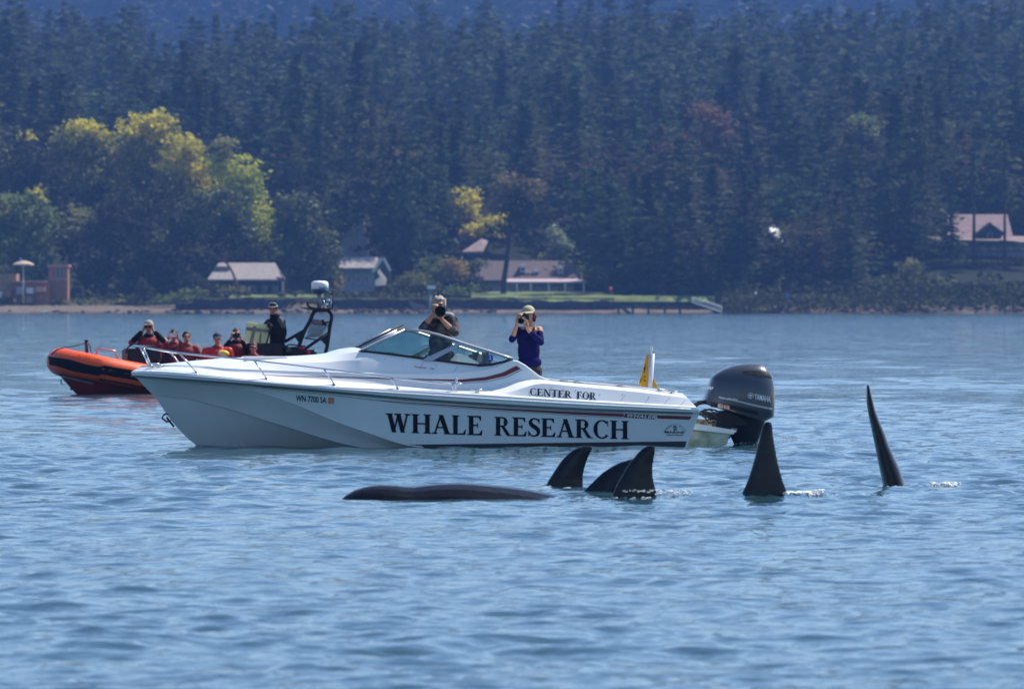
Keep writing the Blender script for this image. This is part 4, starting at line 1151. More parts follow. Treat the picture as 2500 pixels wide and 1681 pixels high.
# stickers on the side window
sb = MB(); sb.slab([BP(1190, 866, -.905), BP(1203, 866.5, -.912), BP(1203.5, 880.5, -.925), BP(1191, 881, -.918)], (0, -0.003, 0)); sb.build('sticker', [mat('blue_sticker', (.02, .07, .35), .4)], boat)
pl, w = font_polys('1', bold=.03); 
s2 = MB()
for i, (x_, y_, w_, h_) in enumerate(((1195.5, 869, 2.5, 4), (1194.5, 875, 4.5, 2.2))):
    s2.slab([BP(x_, y_, -.922), BP(x_ + w_, y_, -.924), BP(x_ + w_, y_ + h_, -.930), BP(x_, y_ + h_, -.929)], (0, -.002, 0))
s2.build('sticker_print', [M_WHITEPRINT], boat)

# ---- outboard bracket and motor
M_DARKGREY = mat('dark_grey_cowl_paint', (0.060, 0.068, 0.088), 0.30, metal=0.45, coat=0.4, col2=(0.053, 0.060, 0.078), vscale=1.5)
M_BLACK = mat('black_plastic', (0.008, 0.009, 0.011), 0.5, spec=0.3)
M_GRIME = mat('grimy_white', (0.60, 0.60, 0.55), 0.5, col2=(0.16, 0.14, 0.09), vscale=9, detail=8)
M_ALGAE = mat('algae_stained_white', (0.50, 0.53, 0.44), 0.6, col2=(0.20, 0.26, 0.14), vscale=6, detail=8)
br = MB()
yn, yf = -.62, .62
def plate(pts, y0, y1, mb=br, m=0): mb.slab([BP(a, b, y0) for a, b in pts], (0, y1 - y0, 0), m)
A_, B2, C2, D_ = (1680, 1036), (1792, 1049), (1789, 1060), (1678, 1049)
plate([(1676, 1030), (1694, 1032.5), (1793, 1049.5), (1792, 1059.5), (1780, 1058), (1688, 1048), (1670, 1046)], yn, yn + .09)
plate([(1678, 1049), (1779, 1058), (1783, 1061), (1772, 1088), (1670, 1092)], yn + .03, yf - .03, m=1)
plate([(1690, 1046), (1786, 1058), (1786, 1061), (1690, 1049)], yn + .08, yf - .08, m=2)
plate([(1690, 1012), (1690, 1047), (1696, 1048), (1790, 1058), (1801, 1032), (1797, 1029), (1740, 1026), (1700, 1021)], yf - .12, yf - .05, m=2)
for y0 in (yn + .02,): br.slab([BP(1781, 1053, yn + .05), BP(1792, 1054, yn + .05), BP(1802, 1033, yf - .1), BP(1792, 1029, yf - .1)], (.03, 0, 0), 0)
br.build('outboard_bracket', [M_GEL, M_ALGAE, M_GRIME], boat, bevel=.006)

EY = 0.0
motor_o = None
cow = MB()
# cowling: stacked rings from base to crown; each ring (py_front, py_back, px_front, px_back, halfwidth)
secs = [((1722, 985), (1862, 1030), .30, 1.0), ((1716, 981), (1886, 1016), .325, 1.0), ((1718.5, 978), (1887.5, 1000), .33, 1), ((1724, 960), (1888, 975), .335, 1), ((1730, 942), (1888, 950), .33, 1), ((1737, 920), (1886, 932), .30, 1),
        ((1747, 911), (1881, 915), .27, 1), ((1762, 902), (1873, 902), .235, 1), ((1785, 893), (1863, 892), .175, 1), ((1808, 888.5), (1852, 888), .10, 1), ((1820, 887), (1842, 887), .04, 1)]
rws = []
for (fp, bp_, hw, _) in secs:
    a, b = BP(fp[0], fp[1], EY), BP(bp_[0], bp_[1], EY)
    ring = []
    for k_ in range(33):
        th = 2 * math.pi * k_ / 32
        cxx, syy = math.cos(th), math.sin(th)
        sx = math.copysign(abs(cxx) ** 0.62, cxx); sy = math.copysign(abs(syy) ** 0.55, syy)
        wfac = 1.0 - 0.20 * max(0, -sx)        # a little narrower at the front
        p = a.lerp(b, (sx + 1) / 2)
        ring.append(Vector((p.x, hw * sy * wfac, p.z)))
    rws.append(ring)
cow.loft(rws, smooth=True)
n0 = len(cow.v); cow.add(rws[0][:-1], [tuple(range(32))], 0); cow.add(rws[-1][:-1], [tuple(range(32))], 0)
motor = MB()
motor.box(BP(1790, 1020, EY), (.34, .36, .2)); 
# midsection leg with swivel and anti-ventilation plate
leg = []
for (f0, b0_, hw) in (((1745, 1000), (1868, 1028), .25), ((1772, 1012), (1866, 1034), .20), ((1772, 1040), (1866, 1046), .15), ((1782, 1062), (1858, 1060), .12), ((1792, 1085), (1850, 1080), .09), ((1800, 1130), (1850, 1130), .08)):
    a, b = BP(f0[0], f0[1], EY), BP(b0_[0], b0_[1], EY)
    leg.append([Vector((a.lerp(b, (math.cos(t) + 1) / 2).x, hw * math.sin(t), a.lerp(b, (math.cos(t) + 1) / 2).z)) for t in np.linspace(0, 2 * math.pi, 17)])
motor.loft(leg, smooth=True)
c = BP(1752, 1034, EY)
motor.box(c + Vector((.06, 0, -.02)), (.22, .34, .34), ry=.15); motor.box(c + Vector((-.03, 0, -.16)), (.12, .44, .16))
motor.slab([BP(1785, 1086, -.2), BP(1880, 1092, -.2), BP(1880, 1092, .2), BP(1785, 1086, .2)], (0, 0, -.02))
motor_o = motor.build('outboard_motor', [M_BLACK], boat, bevel=.012)
cow_o = cow.build('cowling', [M_DARKGREY], motor_o)
sharp(cow_o, 35)
bvh_cow = boat_bvh([cow_o])
tray = MB(); strip(tray, bvh_cow, [(1722, 978), (1760, 984), (1800, 991), (1850, 1003)], [(1722, 989), (1760, 994), (1800, 1001), (1850, 1012)], .012, 20)
iv = MB(); strip(iv, bvh_cow, [(1812, 907), (1830, 904.5), (1850, 905), (1868, 908), (1878, 914), (1884, 922)], [(1812, 910), (1830, 912.5), (1850, 915.5), (1866, 918.5), (1876, 920.5), (1884, 924)], .006, 24)
iv.build('air_intake', [M_BLACK], motor_o, fix=False)
sl = MB(); strip(sl, bvh_cow, [(1757, 970), (1800, 977), (1840, 986), (1885, 995.5)], [(1757, 971.5), (1800, 980), (1840, 991), (1885, 1000)], .006, 24); sl.build('silver_stripe', [mat('silver_vinyl', (.35, .37, .40), .3, metal=.5)], motor_o, fix=False)
pl, w = font_polys('YAMAHA', bold=.02); lay_text('motor_lettering', motor_o, bvh_cow, pl, w, [(1841.5, 974), (1880.5, 981.5), (1880.5, 967), (1841.5, 960)], M_WHITEPRINT, .007, step=0)
pl, w = font_polys('300', shear=.25, bold=.02); lay_text('motor_lettering', motor_o, bvh_cow, pl, w, [(1722, 950), (1740.5, 951.5), (1743, 944.5), (1725, 942)], M_WHITEPRINT, .007, step=0)
pl, w = font_polys('four stroke', shear=.3); lay_text('motor_lettering', motor_o, bvh_cow, pl, w, [(1755, 971), (1801, 977), (1801, 972), (1755, 966.5)], M_WHITEPRINT, .007, step=0)
lg = MB()
for i in range(20):
    t0, t1 = 2 * math.pi * i / 20, 2 * math.pi * (i + 1) / 20
    px_poly(lg, bvh_cow, [(1832.5 + r_ * math.cos(t), 965.5 + r_ * math.sin(t)) for r_, t in ((7, t0), (7, t1), (6.1, t1), (6.1, t0))], .007)
for i in range(3):
    t = math.pi * i / 3 + math.pi / 2; d = (math.cos(t), math.sin(t)); n_ = (-d[1] * .5, d[0] * .5)
    px_poly(lg, bvh_cow, [(1832.5 + d[0] * r_ + n_[0] * s_, 965.5 + d[1] * r_ + n_[1] * s_) for r_, s_ in ((-5, 1), (5, 1), (5, -1), (-5, -1))], .007 + .0005 * i)
lg.build('motor_emblem', [M_WHITEPRINT], motor_o, fix=False)
wl_ = MB(); strip(wl_, bvh_cow, [(1753, 984), (1766, 986.5)], [(1753, 992.5), (1766, 995)], .014, 4); strip(wl_, bvh_cow, [(1767.5, 987), (1781, 989.5)], [(1767.5, 995.5), (1781, 998)], .014, 4)
wl_.build('warning_label', [mat('warning_label_print', (.65, .62, .60), .5, col2=(.45, .12, .08), vscale=25)], motor_o, fix=False)
tray.build('lower_tray', [M_BLACK], motor_o, fix=False)
hs = MB()
hs.tube([BP(1693, 992, -.2), BP(1706, 983, -.15), BP(1722, 981, -.1), BP(1740, 986, 0)], .03, n=8)
rgh = random.Random(3)
for i in range(9):
    a = BP(1704 + rgh.uniform(0, 8), 1002 + rgh.uniform(0, 10), rgh.uniform(-.25, .2)); b = BP(1770 + rgh.uniform(-10, 10), 1008 + rgh.uniform(0, 22), rgh.uniform(-.15, .1))
    m_ = a.lerp(b, .5) + Vector((rgh.uniform(-.05, .05), 0, rgh.uniform(-.09, .12)))
    hs.tube([a, a.lerp(m_, .6) + Vector((0, 0, .02)), m_, b], rgh.uniform(.007, .013), n=6)
for i in range(6): hs.box(BP(1718 + i * 8, 1010 + (i % 3) * 6, -.1), (.05, .05, .04), rz=i)
hs.build('hoses', [mat('oily_hose', (.06, .045, .04), .5, col2=(.02, .02, .022), vscale=12)], boat, fix=False)

# ---- flag on its staff at the stern
M_YEL = mat('yellow_flag_cloth', (0.72, 0.42, 0.02), 0.8, trans=0.35, col2=(0.66, 0.36, 0.02), vscale=8)
fs = empty('signal_flag', BF.base, BF.yaw, 'yellow triangular flag with black characters furled round a thick silver staff at the stern', 'flag')
sp_ = MB(); b_ = BP(1587, 946, .2); t_ = BP(1592.5, 863, .2)
sp_.tube([Vector((b_.x, b_.y, .60)), b_, t_], [.034, .034, .036], n=12); sp_.build('staff', [mat('grey_white_tube', (.62, .64, .67), .3)], fs)
lp = MB(); q = BP(1590.5, 853, .2); lp.tube([q + Vector((math.sin(a) * .012, 0, math.cos(a) * .045)) for a in np.linspace(0, 6.283, 16)[:-1]], .008, closed=True, n=6); lp.tube([q - Vector((0, 0, .04)), t_], .008, n=6); lp.build('ring', [M_CHROME], fs)
fc = MB()
def cloth(pts_l, pts_r, y0, wav, n=14):
    rl_, rr2 = [], []
    rows_ = []
    a, b = np.array(pts_l, float), np.array(pts_r, float)
    for i in range(n):
        t = i / (n - 1)
        u = np.linspace(0, 1, len(a)); v = np.linspace(0, 1, len(b))
        p = (np.interp(t, u, a[:, 0]), np.interp(t, u, a[:, 1])); q_ = (np.interp(t, v, b[:, 0]), np.interp(t, v, b[:, 1]))
        rows_.append([BP(p[0] + (q_[0] - p[0]) * s_, p[1] + (q_[1] - p[1]) * s_, y0 + wav * math.sin(s_ * 5 + t * 3)) for s_ in np.linspace(0, 1, 8)])
    return rows_
rw1 = cloth([(1581, 864), (1576, 876), (1570, 900), (1563, 925), (1558, 938), (1567, 944)], [(1584, 864), (1584, 880), (1583, 900), (1583, 920), (1582, 935), (1581, 946)], .18, .015)
rw2 = cloth([(1592, 918), (1591, 930), (1591, 947)], [(1594, 918), (1602, 935), (1609, 951)], .2, .012)
for rw in (rw1, rw2):
    fc.loft(rw, smooth=True); fc.loft([[p + Vector((0, .004, 0)) for p in r_] for r_ in rw], smooth=True, flip=True)
cloth_o = fc.build('cloth', [M_YEL], fs, fix=False)
bvh_fl = boat_bvh([cloth_o])
fp = MB()
def flag_glyph(txt, cx_, cy_, w_, h_):
    p, w0 = font_polys(txt, bold=.02)
    for q_ in p: px_poly(fp, bvh_fl, [(cx_ + (x / w0 - .5) * w_, cy_ - (y - .5) * h_) for x, y in q_], .004)
flag_glyph('9', 1573.5, 899, 6, 24); flag_glyph('C', 1574, 924, 4.5, 14); flag_glyph('I', 1564.5, 925, 2.0, 14)
px_poly(fp, bvh_fl, [(1568, 924), (1570, 924), (1570, 926), (1568, 926)], .004)
fp.build('print', [M_INK], cloth_o, fix=False)
# ------------------------------------------------------------------ people: one continuous remeshed body each
M_SKIN = mat('skin', (0.50, 0.27, 0.18), 0.55, spec=0.3, col2=(0.44, 0.22, 0.145), vscale=18)
M_SKIN2 = mat('tanned_skin', (0.40, 0.20, 0.13), 0.55, spec=0.3, col2=(0.34, 0.16, 0.10), vscale=18)
M_EYE = mat('dark_eye', (0.02, 0.015, 0.012), 0.3)
M_LIP = mat('lips', (0.32, 0.10, 0.08), 0.5)
M_BLUE = mat('royal_blue_knit', (0.006, 0.007, 0.095), 0.9, spec=0.15, col2=(0.004, 0.005, 0.06), vscale=7, bump=0.3, bscale=90)
M_TROUS = mat('dark_trousers', (0.025, 0.022, 0.022), 0.85)
M_KHAKI = mat('khaki_trousers', (0.34, 0.31, 0.16), 0.85, var=0.3, vscale=10)
M_RED = mat('red_jacket', (0.34, 0.010, 0.014), 0.6, col2=(0.17, 0.005, 0.009), vscale=6, bump=0.4, bscale=25)
M_REDX = mat('bright_red_orange_suit', (0.58, 0.022, 0.012), 0.55, col2=(0.34, 0.010, 0.010), vscale=8, bump=0.4, bscale=25)
M_DULLRED = mat('dull_red_jacket', (0.26, 0.035, 0.035), 0.7, col2=(0.15, 0.02, 0.025), vscale=8, bump=0.4, bscale=25)
M_NAVY = mat('black_suit_cloth', (0.005, 0.005, 0.008), 0.8, spec=0.15, col2=(0.009, 0.009, 0.013), vscale=8, bump=0.5, bscale=20)
M_REFLECT = mat('silver_reflective_band', (0.62, 0.62, 0.62), 0.4)
M_HIVIS = mat('yellow_hood', (0.60, 0.55, 0.04), 0.6)
M_GREYH = mat('grey_hair', (0.46, 0.41, 0.36), 0.8, col2=(0.20, 0.17, 0.14), vscale=60)
M_BROWNH = mat('brown_hair', (0.05, 0.022, 0.014), 0.7, col2=(0.09, 0.035, 0.02), vscale=60)
M_DARKH = mat('dark_hair', (0.022, 0.014, 0.012), 0.7, col2=(0.05, 0.028, 0.02), vscale=60)
M_LENS = mat('black_camera_body', (0.010, 0.010, 0.011), 0.4)
M_GLASSLENS = mat('lens_glass', (0.004, 0.004, 0.006), 0.25, spec=0.2)
def plaid_mat():
    m = bpy.data.materials.new('grey_plaid_flannel'); m.use_nodes = True
    N = m.node_tree.nodes; L = m.node_tree.links; b = N['Principled BSDF']; b.inputs['Roughness'].default_value = 0.9
    tc = N.new('ShaderNodeTexCoord'); outs = []
    for dr_ in ('X', 'Z'):
        w = N.new('ShaderNodeTexWave'); w.bands_direction = dr_; w.inputs['Scale'].default_value = 1.7; w.inputs['Distortion'].default_value = 6.0; w.inputs['Detail'].default_value = 4
        L.new(tc.outputs['Object'], w.inputs[0]); outs.append(w.outputs['Fac'])
    a = N.new('ShaderNodeMath'); a.operation = 'ADD'; L.new(outs[0], a.inputs[0]); L.new(outs[1], a.inputs[1])
    rp = N.new('ShaderNodeValToRGB'); e = rp.color_ramp.elements
    e[0].position = 0.38; e[0].color = (0.006, 0.006, 0.008, 1); e[1].position = 0.92; e[1].color = (0.42, 0.40, 0.39, 1)
    x = e.new(0.60); x.color = (0.022, 0.018, 0.020, 1); x = e.new(0.75); x.color = (0.11, 0.095, 0.10, 1)
    h = N.new('ShaderNodeMath'); h.operation = 'MULTIPLY'; h.inputs[1].default_value = 0.5; L.new(a.outputs[0], h.inputs[0]); L.new(h.outputs[0], rp.inputs[0]); L.new(rp.outputs[0], b.inputs['Base Color'])
    return m
M_PLAID = mat('grey_plaid_flannel_cloth', (0.15, 0.135, 0.14), 0.95, spec=0.1, col2=(0.004, 0.004, 0.006), vscale=9.0, detail=3, bump=0.4, bscale=30)
M_HOOD = mat('grey_fleece_hood', (0.30, 0.30, 0.31), 0.9, bump=0.4, bscale=60)

class Body:
    def __init__(s): s.pr = []; s.mats = []
    def mi(s, m):
        if m not in s.mats: s.mats.append(m)
        return s.mats.index(m)
    def cap(s, a, b, r0, r1, m, bias=0.0): s.pr.append(('c', Vector(a), Vector(b), r0, r1, s.mi(m), bias)); return s
    def chain(s, pts, rs, m, bias=0.0):
        for i in range(len(pts) - 1): s.cap(pts[i], pts[i + 1], rs[i], rs[i + 1], m, bias)
        return s
    def ell(s, c, r, m, rz=0.0, rx=0.0, bias=0.0):
        s.pr.append(('e', Vector(c), Vector(r), Matrix.Rotation(rz, 3, 'Z') @ Matrix.Rotation(rx, 3, 'X'), None, s.mi(m), bias)); return s
    def build(s, name, parent, voxel, smooth_it=2):
        mb = MB()
        for p in s.pr:
            if p[0] == 'e': mb.ellipsoid(p[1], p[2], n=14, k=10, rot=p[3])
            else:
                a, b = p[1], p[2]
                if (b - a).length < 1e-4: b = a + Vector((0, 0, 1e-3))
                d = (b - a).normalized()
                pts, rr = [], []
                for t in (1.0, .8, .45): pts.append(a - d * p[3] * t); rr.append(max(1e-4, p[3] * math.sqrt(max(0, 1 - t * t))))
                pts.append(a); rr.append(p[3]); pts.append(b); rr.append(p[4])
                for t in (.45, .8, 1.0): pts.append(b + d * p[4] * t); rr.append(max(1e-4, p[4] * math.sqrt(max(0, 1 - t * t))))
                mb.tube(pts, rr, n=10)
        me0 = mb.mesh('tmp', M_SKIN); ob = bpy.data.objects.new('tmp', me0); COL.objects.link(ob)
        md = ob.modifiers.new('r', 'REMESH'); md.mode = 'VOXEL'; md.voxel_size = voxel
        sm = ob.modifiers.new('s', 'SMOOTH'); sm.factor = 0.5; sm.iterations = smooth_it
        dg = bpy.context.evaluated_depsgraph_get()
        me = bpy.data.meshes.new_from_object(ob.evaluated_get(dg))
        bpy.data.objects.remove(ob); bpy.data.meshes.remove(me0)
        me.name = name
        n = len(me.polygons); C = np.empty(n * 3, np.float32); me.polygons.foreach_get('center', C); C = C.reshape(-1, 3).astype(float)
        best = np.full(n, 1e9); idx = np.zeros(n, int)
        for p in s.pr:
            if p[0] == 'e':
                q = (C - np.array(p[1])) @ np.array(p[3])
                r_ = np.array(p[2]); k0 = np.linalg.norm(q / r_, axis=1); k1 = np.linalg.norm(q / (r_ * r_), axis=1) + 1e-9
                d = k0 * (k0 - 1) / k1
            else:
                a = np.array(p[1]); ab = np.array(p[2]) - a; t = np.clip((C - a) @ ab / (ab @ ab + 1e-12), 0, 1)
                d = np.linalg.norm(C - a - t[:, None] * ab, axis=1) - (p[3] + (p[4] - p[3]) * t)
            d = d - p[6]
            m_ = d < best; best[m_] = d[m_]; idx[m_] = p[5]
        me.materials.clear()
        for m in s.mats: me.materials.append(m)
        me.polygons.foreach_set('material_index', idx.astype(np.int32)); me.polygons.foreach_set('use_smooth', np.ones(n, bool)); me.update()
        return link_mesh(name, me, parent)

def head(B_, c, skin, s=1.0, yaw=0.0, tilt=0.0, face=True):
    Rm = Matrix.Rotation(yaw, 3, 'Z') @ Matrix.Rotation(tilt, 3, 'X')
    def q(x, y, z): return Vector(c) + Rm @ (Vector((x, y, z)) * s)
    B_.ell(q(0, .015, .015), (.077 * s, .096 * s, .103 * s), skin, yaw, tilt)
    B_.ell(q(0, -.022, -.055), (.055 * s, .062 * s, .062 * s), skin, yaw, tilt)
    if face:
        B_.cap(q(0, -.088, .015), q(0, -.106, -.022), .010 * s, .014 * s, skin)
        B_.ell(q(0, -.078, .034), (.055 * s, .016 * s, .012 * s), skin, yaw, tilt)
        for sg in (-1, 1):
            B_.ell(q(sg * .029, -.079, .012), (.013 * s, .010 * s, .008 * s), M_EYE, yaw, tilt, bias=0.002)
            B_.ell(q(sg * .078, .015, -.005), (.010 * s, .020 * s, .030 * s), skin, yaw, tilt)
        B_.ell(q(0, -.080, -.055), (.024 * s, .010 * s, .008 * s), M_LIP, yaw, tilt, bias=0.002)
    return q
def hand(B_, wrist, palm, tips_dir, side, skin, curl=0.6, s=1.0):
    """palm: palm centre; tips_dir: direction the fingers point; side: direction across the knuckles towards the thumb."""
    w, p = Vector(wrist), Vector(palm); d = Vector(tips_dir).normalized(); sd = Vector(side); sd = (sd - d * sd.dot(d)).normalized(); nrm = d.cross(sd)
    B_.cap(w, w.lerp(p, .6), .026 * s, .030 * s, skin)
    B_.cap(p - sd * .020 * s - d * .02 * s, p + sd * .020 * s - d * .02 * s, .019 * s, .020 * s, skin); B_.cap(p - sd * .026 * s + d * .025 * s, p + sd * .026 * s + d * .025 * s, .014 * s, .015 * s, skin)
    for k, (off, ln) in enumerate(((.032, .068), (.011, .078), (-.011, .072), (-.032, .056))):
        a = p + sd * off * s + d * .030 * s
        m_ = a + (d * math.cos(curl * .5) + nrm * math.sin(curl * .5)) * ln * .5 * s
        e = m_ + (d * math.cos(curl * 1.4) + nrm * math.sin(curl * 1.4)) * ln * .5 * s
        B_.chain([a, m_, e], [.0098 * s, .009 * s, .0078 * s], skin)
    a = p + sd * .028 * s - d * .022 * s
    m_ = a + (sd * .8 + d * .55 + nrm * .25) * .036 * s; e = m_ + (sd * .3 + d * .8 + nrm * .5) * .030 * s
    B_.chain([a, m_, e], [.014 * s, .011 * s, .009 * s], skin)
def hair(parent, c, r, m, seed=0, rough=0.012, yaw=0.0, name='hair', sub=3):
    bm = bmesh.new(); bmesh.ops.create_icosphere(bm, subdivisions=sub, radius=1.0)
    for v in bm.verts:
        d = v.co.normalized(); n_ = mnoise.noise(d * 3.1 + Vector((seed, 0, 0))) + 0.5 * mnoise.noise(d * 8 + Vector((0, seed, 0)))
        v.co = Vector(c) + Matrix.Rotation(yaw, 3, 'Z') @ Vector((d.x * r[0], d.y * r[1], d.z * r[2])) + d * rough * n_ * 1.6
    me = bpy.data.meshes.new(name); bm.to_mesh(me); bm.free(); me.materials.append(m)
    me.polygons.foreach_set('use_smooth', [True] * len(me.polygons))
    return link_mesh(name, me, parent)

# ---- the two photographers standing in the cockpit
def person_root(fr, px, yl, zf, label, group=None):
    w = fr.P(px, 800, yl); base = fr.base + Vector((w.x * fr.c - w.y * fr.s, w.x * fr.s + w.y * fr.c, 0)); base.z = zf
    o = empty('person', base, 0, label, 'person', group)
    Yb = base.y
    return o, (lambda px_, py_, dy: at(px_, py_, Yb + dy) - base)

man, Q = person_root(BF, 1074, 0.05, FLOOR, 'grey haired person in dark plaid jacket aiming a big black lens over the windscreen')
B1 = Body(); S_ = M_SKIN
hc = Q(1072, 745.5, 0.0); hq = head(B1, hc, S_, 1.03, 0.05, 0.12)
B1.cap(hc + Vector((0, .03, -.08)), Q(1076, 775, .03), .058, .068, S_)
shL, shR = Q(1047, 787, .02), Q(1105, 782, .02)
B1.ell(Q(1075, 800, .03), (.178, .12, .16), M_PLAID); B1.cap(shL + Vector((.02, 0, 0)), shR - Vector((.02, 0, 0)), .062, .070, M_PLAID)
B1.ell(Q(1076, 835, .03), (.165, .12, .20), M_PLAID); B1.ell(Q(1077, 868, .03), (.185, .125, .14), M_PLAID)
B1.ell(Q(1077, 893, .03), (.17, .12, .12), M_KHAKI)
for sg in (-1, 1):
    hx = .095 * sg
    B1.chain([(hx, .03, .86), (hx * 1.25, .02, .48), (hx * 1.4, .05, .10)], [.105, .072, .055], M_KHAKI); B1.chain([(hx * 1.4, .07, .045), (hx * 1.6, -.11, .04)], [.048, .042], M_TROUS)
elL, elR = Q(1032, 801, -.14), Q(1109, 810, -.16)
B1.chain([shL, shL.lerp(elL, .6) + Vector((0, 0, -.01)), elL], [.064, .064, .058], M_PLAID)
B1.chain([shR, shR.lerp(elR, .6) + Vector((.015, 0, 0)), elR + Vector((.01, 0, 0))], [.070, .070, .064], M_PLAID)
wrL, wrR = Q(1056, 769, -.24), Q(1083, 784, -.36)
B1.cap(elL, elL.lerp(wrL, .35), .060, .052, M_PLAID); B1.cap(elL.lerp(wrL, .3), wrL, .043, .030, S_)
B1.cap(elR, elR.lerp(wrR, .35), .066, .054, M_PLAID); B1.cap(elR.lerp(wrR, .3), wrR, .043, .030, S_)
hand(B1, wrL, Q(1058.5, 756, -.25), (.25, -.2, .9), (.8, -.4, 0), S_, curl=.9)
hand(B1, wrR, Q(1076, 776.5, -.40), (-.95, -.1, .25), (-.1, -1, .2), S_, curl=.9)
body = B1.build('body', man, 0.0088)
hair(man, hc + Vector((.004, .024, .030)), (.088, .104, .100), M_GREYH, 2, rough=.024)
hd = MB(); hp = [Q(1062 + 22 + 21 * math.cos(a), 772 + 6 * math.sin(a), .03 + .09 * math.sin(a + .6)) for a in np.linspace(0, 2 * math.pi, 20)[:-1]]
hd.tube(hp, .030, closed=True, n=8); hd.ellipsoid(Q(1098, 771, .12), (.065, .06, .05), n=10, k=6); hd.build('hood', [M_HOOD], man)
gls = MB(); e0_ = hq(.082, 0, .03); gls.tube([hq(-.07, -.082, .075), hq(-.02, -.10, .082), hq(.02, -.10, .085), hq(.075, -.082, .088), hq(.085, .0, .085)], .005, n=5); gls.build('glasses', [M_EYE], man)

def slr(name, label, c, d, r, ln, parent_label_group=None, body=(.14, .07, .095), hood=1.0):
    """camera held at c, lens pointing along d, outer lens radius r and length ln"""
    o = empty(name, c, 0, label, 'camera')
    q = Vector(d).to_track_quat('Z', 'Y').to_matrix()
    rz = math.atan2(d[0], -d[1])
    b = MB(); b.box((0, 0, 0), body, rz=rz); b.box((0, 0, body[2] * .6), (body[0] * .42, body[1] * .8, body[2] * .35), rz=rz, taper=.7); b.box(Matrix.Rotation(rz, 3, 'Z') @ Vector((-body[0] * .42, -.015, -.005)), (.035, body[1] * 1.25, body[2]), rz=rz)
    b.build('camera_body', [M_LENS], o, bevel=.008)
    l = MB(); pr = [(r * .62, .03), (r * .66, ln * .35), (r * .72, ln * .36), (r * .72, ln * .55), (r * .86, ln * .60), (r * .9, ln * .80), (r, ln * .82), (r, ln), (r * .93, ln), (r * .90, ln * .86)]
    vs = []; 
    n = 24; fs = []
    for (rr2, z) in pr:
        for k in range(n): vs.append(q @ Vector((rr2 * math.cos(2 * math.pi * k / n), rr2 * math.sin(2 * math.pi * k / n), z)))
    for i in range(len(pr) - 1):
        for k in range(n):
            fs.append((i * n + k, i * n + (k + 1) % n, (i + 1) * n + (k + 1) % n, (i + 1) * n + k))
    l.add(vs, fs, 0, True); lo = l.build('lens', [M_LENS], o, fix=False)
    g_ = MB(); g_.add([q @ Vector((r * .89 * math.cos(2 * math.pi * k / n), r * .89 * math.sin(2 * math.pi * k / n), ln * .87)) for k in range(n)], [tuple(range(n))]); g_.build('front_glass', [M_GLASSLENS], lo, fix=False)
    return o
cpos = man.location + Q(1074, 755, -.20)
lens_c = man.location + Q(1075, 759.3, -.52)
slr('telephoto_camera', 'black camera with a wide round telephoto lens held by the plaid jacket person', cpos, (lens_c - cpos).normalized(), .073, (lens_c - cpos).length)

wom, Q = person_root(BF, 1291, 0.30, FLOOR, 'person in pale cap and blue off the shoulder top photographing, right of the windscreen')
B2 = Body()
hc = Q(1290, 767, 0.0); hq = head(B2, hc, M_SKIN, .96, -.25, 0.05)
B2.chain([hc + Vector((.01, .02, -.07)), Q(1296, 800, .02)], [.047, .052], M_SKIN)
shL, shR = Q(1268, 806, .02), Q(1316, 805, .02)
B2.cap(shL, shR, .050, .052, M_SKIN); B2.ell(Q(1293, 808, .02), (.14, .09, .07), M_SKIN)
B2.ell(Q(1289, 830, .02), (.152, .112, .135), M_BLUE, bias=.004); B2.ell(Q(1291, 855, .02), (.152, .108, .25), M_BLUE); B2.ell(Q(1293, 884, .02), (.165, .118, .10), M_BLUE)
B2.cap(Q(1272, 818, -.02), Q(1286, 815, -.02), .07, .07, M_BLUE, bias=.006)
B2.ell(Q(1294, 905, .02), (.165, .12, .10), M_TROUS)
for sg in (-1, 1):
    hx = .088 * sg
    B2.chain([(hx, .02, .80), (hx * 1.1, .0, .45), (hx * 1.2, .04, .09)], [.098, .062, .045], M_TROUS); B2.chain([(hx * 1.2, .05, .04), (hx * 1.4, -.12, .035)], [.040, .034], M_EYE)
elL, elR = Q(1250, 828, -.14), Q(1320, 835, -.10)
B2.chain([shL, shL.lerp(elL, .5), elL], [.052, .048, .046], M_BLUE, bias=.003)
wrL, wrR = Q(1262, 792, -.22), Q(1288.5, 804, -.24)
B2.cap(elL, elL.lerp(wrL, .12), .048, .046, M_BLUE, bias=.004); B2.cap(elL.lerp(wrL, .12), wrL, .038, .026, M_SKIN)
B2.cap(shR, shR.lerp(elR, .30), .054, .052, M_SKIN); B2.cap(shR.lerp(elR, .32), elR, .052, .050, M_BLUE, bias=.004)
B2.cap(elR, elR.lerp(wrR, .72), .050, .042, M_BLUE, bias=.003); B2.cap(elR.lerp(wrR, .7), wrR, .034, .025, M_SKIN)
hand(B2, wrL, Q(1264.5, 777, -.23), (.3, -.3, .85), (.8, -.4, 0), M_SKIN, curl=.9, s=.92)
hand(B2, wrR, Q(1285, 789, -.26), (-.25, -.35, .9), (-.9, .3, 0), M_SKIN, curl=.7, s=.92)
B2.build('body', wom, 0.0088)
hair(wom, hc + Vector((.020, .040, .0)), (.085, .090, .095), M_BROWNH, 5, rough=.02)
hr = MB(); rg_ = random.Random(4)
for i in range(16):
    p0 = Q(1303 + rg_.uniform(-4, 3), 762 + rg_.uniform(0, 8), .05); pts = [p0 + Vector((.012 * math.sin(t * 1.7 + i), .012 * math.cos(t * 2 + i), -.016 * t)) for t in range(2 + rg_.randint(3, 6))]
    hr.tube(pts, [.011] * (len(pts) - 1) + [.003], n=5)
hr.build('curls', [M_BROWNH], wom)
M_CAP = mat('pale_khaki_cap', (0.40, 0.38, 0.24), 0.9, bump=.3, bscale=60)
